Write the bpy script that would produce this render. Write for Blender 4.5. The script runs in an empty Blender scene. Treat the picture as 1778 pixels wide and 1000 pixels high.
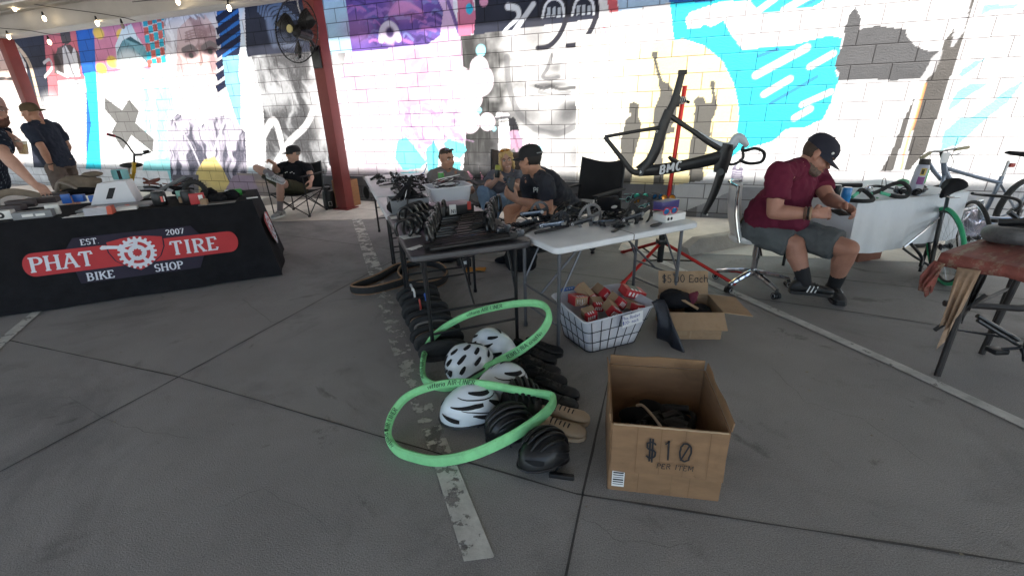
import bpy, bmesh, math, random
import numpy as np
from mathutils import Vector, Matrix, Quaternion
R = math.radians
S = bpy.context.scene
C = S.collection
rng = random.Random(7)
V = Vector
# ---------------------------------------------------------------- camera
FPX, CX, CY, CAMH = 780.5, 889.0, 500.0, 1.5
_up = np.array([-0.02697076, -0.92896297, -0.36918881]); _up /= np.linalg.norm(_up)
_fw = np.array([0, 0, 1.0]); _fw -= _up*(_fw @ _up); _fw /= np.linalg.norm(_fw)
_rt = np.cross(_fw, _up)
if _rt[0] < 0: _rt = -_rt
def ray(x, y):
    d = np.array([(x-CX)/FPX, (y-CY)/FPX, 1.0]); return np.array([d @ _rt, d @ _fw, d @ _up])
def G(x, y, z=0.0):
    d = ray(x, y); t = (z-CAMH)/d[2]; return V((d[0]*t, d[1]*t, z))
def P(x, y, Y):
    d = ray(x, y); t = Y/d[1]; return V((d[0]*t, Y, CAMH+d[2]*t))
WU, WN = V((.93407, -.35708, 0)), V((.35708, .93407, 0))   # along the wall, and away from the camera through it
WD = 6.83
def PW(x, y, dist):
    d = V(ray(x, y)); t = dist/(d.x*WN.x+d.y*WN.y); return V((d.x*t, d.y*t, CAMH+d.z*t))
def W(x, y):
    p = PW(x, y, WD); return (p.x*WU.x+p.y*WU.y, p.z)
def wallpt(u, z, gap=0.0):
    p = WU*u + WN*(WD-gap); return V((p.x, p.y, z))
cd = bpy.data.cameras.new("camera"); cam = bpy.data.objects.new("camera", cd); C.objects.link(cam)
cd.sensor_width = 36; cd.lens = FPX/1778*36; cd.clip_end = 500; cd.clip_start = .05
_ix, _iy, _iz = [V((_rt[i], _fw[i], _up[i])) for i in range(3)]
m = Matrix((_ix, -_iy, -_iz)).transposed().to_4x4(); m.translation = V((0, 0, CAMH)); cam.matrix_world = m
S.camera = cam
# ---------------------------------------------------------------- light
SUN_EL, SUN_AZ = R(66), R(65)      # azimuth off the wall's normal, towards the right
hd = -WN*math.cos(SUN_AZ) + WU*math.sin(SUN_AZ)
sdir = V((hd.x*math.cos(SUN_EL), hd.y*math.cos(SUN_EL), math.sin(SUN_EL)))
w = bpy.data.worlds.new("World"); S.world = w; w.use_nodes = True
nt = w.node_tree; sky = nt.nodes.new("ShaderNodeTexSky"); sky.sky_type = 'NISHITA'; sky.sun_disc = False
sky.sun_elevation = SUN_EL; sky.sun_rotation = math.atan2(sdir.x, sdir.y)
nt.links.new(sky.outputs[0], nt.nodes["Background"].inputs[0]); nt.nodes["Background"].inputs[1].default_value = .055
sl = bpy.data.lights.new("sun", 'SUN'); sl.energy = 5; sl.angle = R(.5); sl.color = (1, .95, .88)
so = bpy.data.objects.new("sun", sl); C.objects.link(so); so.rotation_euler = sdir.to_track_quat('Z', 'Y').to_euler()
S.view_settings.view_transform = 'Standard'; S.view_settings.look = 'None'; S.view_settings.exposure = 3.2
S.view_settings.gamma = 1
S.cycles.max_bounces = 10; S.cycles.diffuse_bounces = 6; S.cycles.glossy_bounces = 4; S.cycles.transparent_max_bounces = 8
S.cycles.sample_clamp_indirect = 4.0
# ---------------------------------------------------------------- materials
_mats = {}
def M(name, col, rough=.6, metal=0., var=.18, vs=6., bump=0., bs=80., spec=.5, alpha=1., trans=0., emit=0., coat=0., fleck=0., aniso=None):
    if name in _mats: return _mats[name]
    m = bpy.data.materials.new(name); m.use_nodes = True; t = m.node_tree; b = t.nodes["Principled BSDF"]
    tc = t.nodes.new("ShaderNodeTexCoord")
    b.inputs["Roughness"].default_value = rough; b.inputs["Metallic"].default_value = metal
    b.inputs["Specular IOR Level"].default_value = spec; b.inputs["Coat Weight"].default_value = coat
    b.inputs["Alpha"].default_value = alpha; b.inputs["Transmission Weight"].default_value = trans
    if var > 0:
        n = t.nodes.new("ShaderNodeTexNoise"); n.inputs["Scale"].default_value = vs; n.inputs["Detail"].default_value = 5; n.inputs["Roughness"].default_value = .65
        if aniso:
            mp = t.nodes.new("ShaderNodeMapping"); mp.inputs["Scale"].default_value = aniso
            t.links.new(tc.outputs["Object"], mp.inputs[0]); t.links.new(mp.outputs[0], n.inputs["Vector"])
        else: t.links.new(tc.outputs["Object"], n.inputs["Vector"])
        cr = t.nodes.new("ShaderNodeValToRGB")
        cr.color_ramp.elements[0].position = .3; cr.color_ramp.elements[1].position = .7
        cr.color_ramp.elements[0].color = [min(1, c*(1-var)) for c in col]+[1]; cr.color_ramp.elements[1].color = [min(1, c*(1+var)) for c in col]+[1]
        t.links.new(n.outputs[0], cr.inputs[0]); out = cr.outputs[0]
        if fleck:
            n2 = t.nodes.new("ShaderNodeTexNoise"); n2.inputs["Scale"].default_value = 220; n2.inputs["Detail"].default_value = 3
            t.links.new(tc.outputs["Object"], n2.inputs["Vector"])
            mr = t.nodes.new("ShaderNodeMapRange"); mr.inputs[1].default_value = .3; mr.inputs[2].default_value = .7; mr.inputs[3].default_value = 1-fleck; mr.inputs[4].default_value = 1+fleck
            t.links.new(n2.outputs[0], mr.inputs[0])
            mx = t.nodes.new("ShaderNodeVectorMath"); mx.operation = 'SCALE'; t.links.new(out, mx.inputs[0]); t.links.new(mr.outputs[0], mx.inputs["Scale"]); out = mx.outputs[0]
        t.links.new(out, b.inputs["Base Color"])
    else: b.inputs["Base Color"].default_value = (*col, 1)
    if bump > 0:
        n = t.nodes.new("ShaderNodeTexNoise"); n.inputs["Scale"].default_value = bs; n.inputs["Detail"].default_value = 4
        t.links.new(tc.outputs["Object"], n.inputs["Vector"])
        bp = t.nodes.new("ShaderNodeBump"); bp.inputs["Strength"].default_value = bump; bp.inputs["Distance"].default_value = .01
        t.links.new(n.outputs[0], bp.inputs["Height"]); t.links.new(bp.outputs[0], b.inputs["Normal"])
    if emit:
        b.inputs["Emission Color"].default_value = (*col, 1); b.inputs["Emission Strength"].default_value = emit
    _mats[name] = m; return m
# ---------------------------------------------------------------- mesh builder
def frame(d, up=None):
    d = V(d).normalized(); up = V(up) if up else (V((0, 0, 1)) if abs(d.z) < .95 else V((1, 0, 0)))
    x = up.cross(d)
    if x.length < 1e-6: x = V((1, 0, 0)).cross(d)
    x.normalize(); y = d.cross(x); return x, y, d
def TR(loc=(0, 0, 0), rz=0., rx=0., ry=0., s=1.):
    return Matrix.Translation(V(loc)) @ Matrix.Rotation(rz, 4, 'Z') @ Matrix.Rotation(ry, 4, 'Y') @ Matrix.Rotation(rx, 4, 'X') @ Matrix.Diagonal((s, s, s, 1))
class MB:
    def __init__(s, off=(0, 0, 0), T=None):
        s.v = []; s.f = []; s.off = V(off); s.T = T
    def add(s, vs, fs):
        k = len(s.v)
        if s.T is not None: vs = [s.T @ V(p) for p in vs]
        s.v += [tuple(V(p)) for p in vs]; s.f += [tuple(i+k for i in f) for f in fs]; return s
    def box(s, c, size, T=None, bev=0.):
        x, y, z = [q/2 for q in size]; c = V(c)
        if bev <= 0:
            vs = [V((a, b, d))+c for a in (-x, x) for b in (-y, y) for d in (-z, z)]
            fs = [(0, 1, 3, 2), (4, 6, 7, 5), (0, 4, 5, 1), (2, 3, 7, 6), (0, 2, 6, 4), (1, 5, 7, 3)]
        else:
            bm = bmesh.new(); bmesh.ops.create_cube(bm, size=1)
            for q in bm.verts: q.co = V((q.co.x*2*x, q.co.y*2*y, q.co.z*2*z))+c
            bmesh.ops.bevel(bm, geom=bm.edges[:], offset=min(bev, x*.9, y*.9, z*.9), segments=2, affect='EDGES', profile=.6)
            bm.verts.index_update(); vs = [q.co.copy() for q in bm.verts]; fs = [[q.index for q in f.verts] for f in bm.faces]; bm.free()
        if T is not None: vs = [T @ V(p) for p in vs]
        return s.add(vs, fs)
    def cyl(s, a, b, r0, r1=None, n=12, cap=True):
        r1 = r0 if r1 is None else r1; a, b = V(a), V(b); x, y, d = frame(b-a); vs = []
        for p, r in ((a, r0), (b, r1)):
            vs += [p+x*r*math.cos(2*math.pi*i/n)+y*r*math.sin(2*math.pi*i/n) for i in range(n)]
        fs = [(i, (i+1) % n, n+(i+1) % n, n+i) for i in range(n)]
        if cap: fs += [tuple(range(n-1, -1, -1)), tuple(range(n, 2*n))]
        return s.add(vs, fs)
    def tube(s, pts, r, n=8, closed=False, cap=True, sq=1., up=None):
        pts = [V(p) for p in pts]; N = len(pts)
        rs = [r]*N if isinstance(r, (int, float)) else list(r)
        tang = []
        for i in range(N):
            if closed: t = pts[(i+1) % N]-pts[i-1]
            else: t = pts[min(i+1, N-1)]-pts[max(i-1, 0)]
            tang.append(t.normalized() if t.length > 1e-9 else V((0, 0, 1)))
        x, y, _ = frame(tang[0], up); vs = []
        for i in range(N):
            if i:
                q = tang[i-1].rotation_difference(tang[i]); x = q @ x; y = q @ y
            if up is not None:
                x = V(up).cross(tang[i]).normalized(); y = tang[i].cross(x)
            vs += [pts[i]+(x*math.cos(2*math.pi*j/n)*sq+y*math.sin(2*math.pi*j/n))*rs[i] for j in range(n)]
        fs = []
        for i in range(N if closed else N-1):
            k = (i+1) % N
            fs += [(i*n+j, i*n+(j+1) % n, k*n+(j+1) % n, k*n+j) for j in range(n)]
        if cap and not closed: fs += [tuple(range(n-1, -1, -1)), tuple(range((N-1)*n, N*n))]
        return s.add(vs, fs)
    def lathe(s, prof, T=None, n=20, cap=True, arc=None):
        vs = []; A = arc or 2*math.pi; m_ = n if not arc else n+1
        for r, z in prof:
            vs += [V((r*math.cos(A*j/n), r*math.sin(A*j/n), z)) for j in range(m_)]
        fs = []
        for i in range(len(prof)-1):
            fs += [(i*m_+j, i*m_+(j+1) % m_, (i+1)*m_+(j+1) % m_, (i+1)*m_+j) for j in range(n)]
        if cap and not arc: fs += [tuple(range(n-1, -1, -1)), tuple(range((len(prof)-1)*n, len(prof)*n))]
        if T is not None: vs = [T @ p for p in vs]
        return s.add(vs, fs)
    def ell(s, c, r, T=None, n=16, m_=10):
        vs = []; r = (r, r, r) if isinstance(r, (int, float)) else r; c = V(c)
        for i in range(1, m_):
            a = math.pi*i/m_
            vs += [V((r[0]*math.sin(a)*math.cos(2*math.pi*j/n), r[1]*math.sin(a)*math.sin(2*math.pi*j/n), -r[2]*math.cos(a))) for j in range(n)]
        k = len(vs); vs += [V((0, 0, -r[2])), V((0, 0, r[2]))]
        fs = [(i*n+j, i*n+(j+1) % n, (i+1)*n+(j+1) % n, (i+1)*n+j) for i in range(m_-2) for j in range(n)]
        fs += [(k, (j+1) % n, j) for j in range(n)] + [(k+1, (m_-2)*n+j, (m_-2)*n+(j+1) % n) for j in range(n)]
        if T is not None: vs = [T @ p for p in vs]
        return s.add([p+c for p in vs], fs)
    def torus(s, c, R_, r, axis=(0, 0, 1), n=32, k=8, sq=1., a0=0., a1=None):
        x, y, d = frame(axis); c = V(c)
        if a1 is None: return s.tube([c+(x*math.cos(2*math.pi*i/n)+y*math.sin(2*math.pi*i/n))*R_ for i in range(n)], r, k, closed=True)
        return s.tube([c+(x*math.cos(a0+(a1-a0)*i/n)+y*math.sin(a0+(a1-a0)*i/n))*R_ for i in range(n+1)], r, k)
    def prism(s, poly, h, T=None, z0=0.):
        n = len(poly); vs = [V((p[0], p[1], z0)) for p in poly]+[V((p[0], p[1], z0+h)) for p in poly]
        fs = [tuple(range(n-1, -1, -1)), tuple(range(n, 2*n))]+[(i, (i+1) % n, n+(i+1) % n, n+i) for i in range(n)]
        if T is not None: vs = [T @ p for p in vs]
        return s.add(vs, fs)
    def grid(s, fn, nu, nv, thick=0.):
        vs = [V(fn(i/nu, j/nv)) for j in range(nv+1) for i in range(nu+1)]
        fs = [(j*(nu+1)+i, j*(nu+1)+i+1, (j+1)*(nu+1)+i+1, (j+1)*(nu+1)+i) for j in range(nv) for i in range(nu)]
        return s.add(vs, fs)
    def loft(s, rings, cap=True):
        n = len(rings[0]); vs = [p for r in rings for p in r]
        fs = [(i*n+j, i*n+(j+1) % n, (i+1)*n+(j+1) % n, (i+1)*n+j) for i in range(len(rings)-1) for j in range(n)]
        if cap: fs += [tuple(range(n-1, -1, -1)), tuple(range((len(rings)-1)*n, len(rings)*n))]
        return s.add(vs, fs)
def obj(name, mb, mat, parent=None, loc=None, rz=0., smooth=40, kind=None, mods=()):
    me = bpy.data.meshes.new(name); off = mb.off
    me.from_pydata([(p[0]-off.x, p[1]-off.y, p[2]-off.z) for p in mb.v], [], mb.f)
    bm = bmesh.new(); bm.from_mesh(me); bmesh.ops.recalc_face_normals(bm, faces=bm.faces[:]); bm.to_mesh(me); bm.free()
    me.materials.append(mat)
    if smooth:
        me.shade_smooth(); me.set_sharp_from_angle(angle=R(smooth))
    o = bpy.data.objects.new(name, me); C.objects.link(o)
    if parent: o.parent = parent
    if loc is not None: o.location = loc
    if rz: o.rotation_euler = (0, 0, rz)
    if kind: o['kind'] = kind
    for k in mods: addmod(o, *k)
    return o
def addmod(o, kind, *a):
    if kind == 'sub':
        q = o.modifiers.new("s", 'SUBSURF'); q.levels = q.render_levels = a[0] if a else 1
    elif kind == 'solid':
        q = o.modifiers.new("t", 'SOLIDIFY'); q.thickness = a[0]; q.offset = a[1] if len(a) > 1 else -1
    elif kind == 'remesh':
        q = o.modifiers.new("r", 'REMESH'); q.mode = 'VOXEL'; q.voxel_size = a[0]; q.use_smooth_shade = True
        q = o.modifiers.new("m", 'SMOOTH'); q.iterations = a[1] if len(a) > 1 else 6; q.factor = .5
    elif kind == 'disp':
        tx = bpy.data.textures.new("folds", 'CLOUDS'); tx.noise_scale = a[1]; tx.noise_depth = 2
        q = o.modifiers.new("d", 'DISPLACE'); q.texture = tx; q.strength = a[0]; q.mid_level = .5; q.texture_coords = 'GLOBAL'
def tag(o, label, cat, group=None, kind=None):
    o['label'] = label; o['category'] = cat
    if group: o['group'] = group
    if kind: o['kind'] = kind
    return o
def thing(name, label, cat, loc=(0, 0, 0), rz=0., group=None, rx=0., ry=0.):
    o = bpy.data.objects.new(name, None); C.objects.link(o); o.empty_display_size = .1
    o.location = loc; o.rotation_euler = (rx, ry, rz); return tag(o, label, cat, group)
def dup(root, loc=None, rz=None, label=None, group=None, rot=None, parent=None):
    r = root.copy(); C.objects.link(r)
    if loc is not None: r.location = loc
    if rz is not None: r.rotation_euler = (0, 0, rz)
    if rot is not None: r.rotation_euler = rot
    if parent: r.parent = parent
    if label: r['label'] = label
    if group: r['group'] = group
    for ch in list(root.children): dup(ch, parent=r)
    return r
# ---------------------------------------------------------------- lettering (own stroke font)
def arc(cx, cy, rx, ry, a0, a1, n=10): return [(cx+rx*math.cos(R(a0+(a1-a0)*i/n)), cy+ry*math.sin(R(a0+(a1-a0)*i/n))) for i in range(n+1)]
GL = {
 'P': (.62, [[(.1, 0), (.1, 1)], [(.1, .97)]+arc(.32, .74, .26, .23, 90, -90)+[(.1, .51)]]), 'H': (.78, [[(.1, 0), (.1, 1)], [(.66, 0), (.66, 1)], [(.1, .5), (.66, .5)]]),
 'A': (.78, [[(.05, 0), (.38, 1)], [(.38, 1), (.72, 0)], [(.18, .34), (.6, .34)]]), 'T': (.68, [[(.34, 0), (.34, 1)], [(.02, .78), (.02, .97), (.66, .97), (.66, .78)]]),
 'I': (.34, [[(.17, 0), (.17, 1)]]), 'R': (.72, [[(.1, 0), (.1, 1)], [(.1, .97)]+arc(.32, .75, .26, .22, 90, -90)+[(.1, .53)], [(.34, .53), (.66, 0)]]),
 'E': (.62, [[(.1, 0), (.1, 1)], [(.1, .03), (.56, .03), (.58, .22)], [(.1, .97), (.54, .97), (.55, .78)], [(.1, .51), (.42, .51)]]),
 'B': (.66, [[(.1, 0), (.1, 1)], [(.1, .97)]+arc(.32, .75, .22, .22, 90, -90)+[(.1, .53)], [(.1, .53)]+arc(.33, .28, .26, .25, 90, -90)+[(.1, .03)]]),
 'K': (.74, [[(.1, 0), (.1, 1)], [(.66, 1), (.12, .42)], [(.3, .6), (.68, 0)]]), 'S': (.6, [arc(.3, .74, .22, .24, 20, 270, 12)+arc(.3, .26, .23, .24, 90, -160, 12)]),
 'O': (.78, [arc(.39, .5, .31, .48, 0, 360, 22)]), 'C': (.7, [arc(.39, .5, .3, .48, 45, 315, 18)]), 'M': (.9, [[(.1, 0), (.1, 1)], [(.1, 1), (.45, .3)], [(.45, .3), (.8, 1)], [(.8, 1), (.8, 0)]]),
 'L': (.56, [[(.1, 1), (.1, .03), (.54, .03)]]), 'N': (.78, [[(.1, 0), (.1, 1)], [(.1, 1), (.66, 0)], [(.66, 0), (.66, 1)]]), 'D': (.74, [[(.1, 0), (.1, 1)], [(.1, .97)]+arc(.3, .5, .34, .47, 90, -90)+[(.1, .03)]]),
 'U': (.74, [[(.1, 1), (.1, .35)]+arc(.37, .3, .27, .28, 180, 360)+[(.64, 1)]]),
 '0': (.64, [arc(.32, .5, .24, .48, 0, 360, 22)]), '1': (.4, [[(.08, .8), (.22, 1), (.22, 0)]]), '2': (.6, [arc(.3, .72, .22, .26, 170, -35, 10)+[(.08, .03), (.56, .03)]]),
 '5': (.6, [[(.5, .97), (.16, .97), (.12, .55)]+arc(.28, .3, .24, .28, 110, -150, 12)]), '7': (.58, [[(.06, .8), (.06, .97), (.52, .97), (.22, 0)]]),
 '.': (.2, [[(.06, .05), (.14, .05)]]), '-': (.44, [[(.06, .45), (.38, .45)]]), '$': (.6, [arc(.3, .72, .2, .2, 20, 270, 12)+arc(.3, .3, .22, .22, 90, -160, 12), [(.25, -.12), (.25, 1.12)], [(.35, -.12), (.35, 1.12)]]),
 ':': (.24, [[(.1, .1), (.1, .2)], [(.1, .6), (.1, .7)]]), ' ': (.36, []), '/': (.4, [[(0, 0), (.4, 1)]]),
 'a': (.56, [arc(.27, .3, .2, .28, 20, 340, 14), [(.47, .58), (.47, .02)]]), 'c': (.5, [arc(.28, .3, .2, .28, 45, 315, 12)]), 'e': (.54, [[(.08, .32), (.47, .34)]+arc(.28, .3, .2, .28, 10, 310, 14)]),
 'h': (.56, [[(.1, 1), (.1, 0)], [(.1, .4)]+arc(.28, .4, .18, .2, 180, 0)+[(.46, 0)]]), 'i': (.24, [[(.12, .58), (.12, 0)], [(.12, .8), (.12, .86)]]), 's': (.46, [arc(.23, .43, .15, .15, 30, 270, 8)+arc(.23, .15, .16, .14, 90, -150, 8)]),
 'o': (.56, [arc(.28, .3, .21, .29, 0, 360, 16)]), 'p': (.56, [[(.08, .58), (.08, -.3)], arc(.28, .3, .2, .28, 170, -170, 14)]), 'k': (.5, [[(.08, 1), (.08, 0)], [(.44, .58), (.1, .26), (.46, 0)]]),
 't': (.38, [[(.18, .9), (.18, .12), (.32, .02)], [(.02, .6), (.34, .6)]]), 'r': (.4, [[(.1, .58), (.1, 0)], [(.1, .36)]+arc(.28, .36, .18, .2, 180, 50, 6)]), 'v': (.5, [[(.04, .58), (.24, 0), (.46, .58)]]),
 'u': (.56, [[(.1, .58), (.1, .2)]+arc(.28, .2, .18, .2, 180, 360, 8)+[(.46, .58)]]), 'n': (.56, [[(.1, .58), (.1, 0)], [(.1, .36)]+arc(.28, .36, .18, .2, 180, 0, 8)+[(.46, 0)]]),
}
def text(mb, s, mapf, h, org=(0, 0), wt=.1, thin=None, serif=False, gap=.08, lift=.0015, slant=0., center=False, jit=0.):
    """mapf(u, v, w) -> 3D point; u along the line, v up, w off the surface (metres)"""
    thin = wt if thin is None else thin
    if center: org = (org[0]-h*(sum(GL[c][0]+gap for c in s)-gap)/2, org[1])
    x = 0.; k = 0
    for ch in s:
        wd, strokes = GL[ch]; strokes = [list(q) for q in strokes]; extra = []
        if serif:
            for q in strokes:
                if len(q) == 2 and abs(q[0][0]-q[1][0]) < .4 and ch not in '.-':
                    for e in q:
                        if e[1] in (0, 1): extra.append([(e[0]-.15, .025 if e[1] == 0 else .975), (e[0]+.15, .025 if e[1] == 0 else .975)])
        dy = rng.uniform(-jit, jit)
        for si, q in enumerate(strokes+extra):
            q = [(p[0]+slant*p[1]+rng.uniform(-jit, jit)*.5, p[1]+dy+rng.uniform(-jit, jit)*.5) for p in q]
            n = len(q); L = []; Rr = []
            for i in range(n):
                a = q[max(i-1, 0)]; b = q[min(i+1, n-1)]; tx, ty = b[0]-a[0], b[1]-a[1]; l = math.hypot(tx, ty) or 1; tx /= l; ty /= l
                hw = (thin+(wt-thin)*abs(ty)**1.5)/2
                if ch == 'A' and serif and si == 0: hw = thin*.7
                L.append((q[i][0]-ty*hw, q[i][1]+tx*hw)); Rr.append((q[i][0]+ty*hw, q[i][1]-tx*hw))
            lf = lift+.00012*(k % 7); k += 1
            vs = [mapf(org[0]+(x+p[0])*h, org[1]+p[1]*h, lf) for p in L+Rr]
            mb.add(vs, [(i, i+1, n+i+1, n+i) for i in range(n-1)])
        x += wd+gap
    return mb
def planemap(o, u, v, nrm):
    o, u, v, nrm = V(o), V(u).normalized(), V(v).normalized(), V(nrm).normalized()
    return lambda a, b, c: o+u*a+v*b+nrm*c
def smoothpts(pts, n=6, closed=False):
    pts = [V(p) for p in pts]; N = len(pts); out = []
    for i in range(N if closed else N-1):
        if closed: p0, p1, p2, p3 = pts[i-1], pts[i], pts[(i+1) % N], pts[(i+2) % N]
        else: p0, p1, p2, p3 = pts[max(i-1, 0)], pts[i], pts[i+1], pts[min(i+2, N-1)]
        for j in range(n):
            t = j/n; out.append(.5*((2*p1)+(p2-p0)*t+(2*p0-5*p1+4*p2-p3)*t*t+(3*p1-p0-3*p2+p3)*t**3))
    if not closed: out.append(pts[-1])
    return out
# ---------------------------------------------------------------- ground
conc = M("concrete", (.25, .241, .231), .8, var=.16, vs=1.1, bump=.4, bs=170, fleck=.34)
def dirty(m, scales, dark, light=(1.12, 1.1, 1.06)):
    """stains, pale patches and aggregate specks with shapes of their own"""
    t = m.node_tree; b = t.nodes["Principled BSDF"]; src = b.inputs["Base Color"].links[0].from_socket; tc = t.nodes.new("ShaderNodeTexCoord")
    for sc, th, wd, c, dist in scales:
        n = t.nodes.new("ShaderNodeTexNoise"); n.inputs["Scale"].default_value = sc; n.inputs["Detail"].default_value = 7; n.inputs["Roughness"].default_value = .68; n.inputs["Distortion"].default_value = dist; t.links.new(tc.outputs["Object"], n.inputs["Vector"])
        r = t.nodes.new("ShaderNodeValToRGB"); r.color_ramp.elements[0].position = th; r.color_ramp.elements[1].position = th+wd; r.color_ramp.elements[0].color = (1, 1, 1, 1); r.color_ramp.elements[1].color = (*c, 1); t.links.new(n.outputs[0], r.inputs[0])
        x = t.nodes.new("ShaderNodeMix"); x.data_type = 'RGBA'; x.blend_type = 'MULTIPLY'; x.inputs[0].default_value = 1; t.links.new(src, x.inputs[6]); t.links.new(r.outputs[0], x.inputs[7]); src = x.outputs[2]
    t.links.new(src, b.inputs["Base Color"])
dirty(conc, [(.55, .50, .14, (.66, .66, .67), .8), (1.7, .61, .05, (.62, .61, .6), .9), (2.6, .60, .10, (.78, .77, .77), .4), (9, .66, .05, (.72, .72, .72), .2), (46, .67, .03, (.62, .6, .6), 0), (80, .66, .03, (1.45, 1.43, 1.4), 0), (30, .68, .02, (.5, .49, .48), 0)], None)
g = MB(); g.grid(lambda a, b: (-60+120*a, -60+120*b, 0), 8, 8); obj("ground", g, conc, kind='structure')
# darker control joints sawn in the concrete
jm = M("joint_dark", (.07, .066, .062), .95, var=.3, vs=9)  # dark grey of the sawn joints and cracks themselves
def strip(mb, p, q, w_, z=.004):
    p, q = V(p), V(q); d = (q-p).normalized(); n = V((-d.y, d.x, 0))*w_/2; z = V((0, 0, z))
    N = max(2, int((q-p).length/.12)); L = []; Q = []
    for i in range(N+1):
        c = p+(q-p)*i/N; f = rng.uniform(.55, 1.3); c = c+n.normalized()*rng.uniform(-1, 1)*min(.004, w_*.12)
        L.append(c+n*f+z); Q.append(c-n*f+z)
    mb.add(L+Q, [(i, i+1, N+2+i, N+1+i) for i in range(N)])
def gl(x, y): return G(x, y)
jb = MB()
e1d = (G(612, 380)-G(805, 975)).normalized(); e2d = V((e1d.y, -e1d.x, 0))
for a in ((0, 578), (1000, 862), (310, 655)):
    pass
def through(pt, d, l0, l1): strip(jb, V(pt)-V(d)*l0, V(pt)+V(d)*l1, .012)
jA = (G(1700, 940)-G(120, 597)).normalized()
strip(jb, G(-500, 480), G(310, 655), .009); strip(jb, G(310, 655), G(1000, 858), .009); strip(jb, G(1000, 858), G(2300, 1060), .009)
strip(jb, G(0, 820), G(310, 655), .01); strip(jb, G(310, 655), G(650, 470), .01); strip(jb, G(650, 470), G(740, 425), .01)
strip(jb, G(972, 1050), G(1012, 858), .009); strip(jb, G(1012, 858), G(1070, 600), .01); strip(jb, G(1070, 600), G(1090, 480), .01)
strip(jb, G(440, 402), G(900, 462), .01); strip(jb, G(900, 462), G(1500, 545), .01); strip(jb, G(1500, 545), G(2100, 640), .01)
strip(jb, G(840, 408), G(1080, 440), .01); strip(jb, G(1310, 470), G(1778, 520), .01)
def crack(pts, w_):
    pp = [G(*p) for p in pts]
    for a, b_ in zip(pp, pp[1:]):
        n = 6; prev = a
        for k in range(1, n+1):
            q_ = a.lerp(b_, k/n)+V((rng.uniform(-.012, .012), rng.uniform(-.012, .012), 0)); strip(jb, prev, q_, w_, .0045); prev = q_
crack([(0, 705), (120, 690), (215, 742), (330, 760)], .0014); crack([(1340, 640), (1400, 700), (1500, 730), (1620, 810)], .0014); crack([(420, 520), (470, 560), (560, 560)], .002); crack([(1010, 900), (1080, 940), (1200, 950)], .0013); crack([(380, 880), (460, 850), (560, 905)], .0013)
obj("ground_joint", jb, jm, kind='structure')
# pale slab by the posts and along the wall
pale = M("pale_concrete", (.56, .52, .46), .85, var=.15, vs=3, bump=.3, bs=120, fleck=.15)
def poly(name, pts, z, h, mat, kind='structure', lab=None):
    b = MB(); b.prism([(p.x, p.y) for p in pts], h, z0=z); return obj(name, b, mat, kind=kind, smooth=0)
ww = lambda u, gap: wallpt(u, 0, gap)
poly("pavement", [ww(-16, 1.02), G(480, 385), G(648, 381), G(667, 372), ww(-3.2, .72), ww(-.6, .72), ww(-.6, 1.9), ww(2.2, 1.55), ww(12, 1.5), ww(12, .02), ww(-16, .02)], .001, .004, pale)
cr = MB()
strip(cr, G(420, 352), G(660, 366), .012, .0095); strip(cr, G(585, 372), G(665, 349), .012, .0095)
obj("pavement_joint", cr, jm, kind='structure')
# painted bay lines, worn
def paintmat(name, col, thr, sc):
    m = M(name, col, .8, var=.25, vs=10, bump=.2); t = m.node_tree; b = t.nodes["Principled BSDF"]
    tc = t.nodes.new("ShaderNodeTexCoord"); n = t.nodes.new("ShaderNodeTexNoise"); n.inputs["Scale"].default_value = sc; n.inputs["Detail"].default_value = 8; n.inputs["Roughness"].default_value = .7
    r = t.nodes.new("ShaderNodeValToRGB"); r.color_ramp.elements[0].position = thr; r.color_ramp.elements[1].position = thr+.05
    t.links.new(tc.outputs["Object"], n.inputs["Vector"]); t.links.new(n.outputs[0], r.inputs[0]); t.links.new(r.outputs[0], b.inputs["Alpha"]); return m
wp = paintmat("worn_white_paint", (.5, .5, .46), .40, 9); wp2 = paintmat("very_worn_paint", (.42, .41, .37), .50, 11); wp3 = paintmat("half_worn_paint", (.5, .49, .45), .47, 10); wp4 = paintmat("thin_worn_paint", (.46, .455, .43), .36, 14)
def qline(name, a, b, c, d, mat, zz=.0055):
    mb = MB(); a, b, c, d = V(a), V(b), V(c), V(d); z = V((0, 0, zz))
    mb.add([a+z, b+z, c+z, d+z], [(0, 1, 2, 3)]); return obj(name, mb, mat, kind='structure', smooth=0)
qline("parking_line", G(806, 976), G(859, 969), G(790, 800), G(753, 805), wp)
qline("parking_line", G(753, 805), G(790, 800), G(722, 632), G(690, 640), wp2)
qline("parking_line", G(690, 640), G(722, 632), G(664, 470), G(640, 475), wp2)
qline("parking_line", G(640, 475), G(664, 470), G(628, 380), G(611, 381), wp3)
qline("parking_line", G(-60, 650), G(-60, 676), G(4, 603), G(0, 588), wp)
qline("parking_line", G(0, 588), G(4, 603), G(78, 536), G(62, 538), wp)
qline("parking_line", G(1085, 425), G(1076, 427), G(1287, 519), G(1296, 514), wp4)
qline("parking_line", G(1296, 514), G(1287, 519), G(1562, 643), G(1572, 636), wp4)
qline("parking_line", G(1572, 636), G(1562, 643), G(1802, 756), G(1812, 746), wp4)
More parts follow.
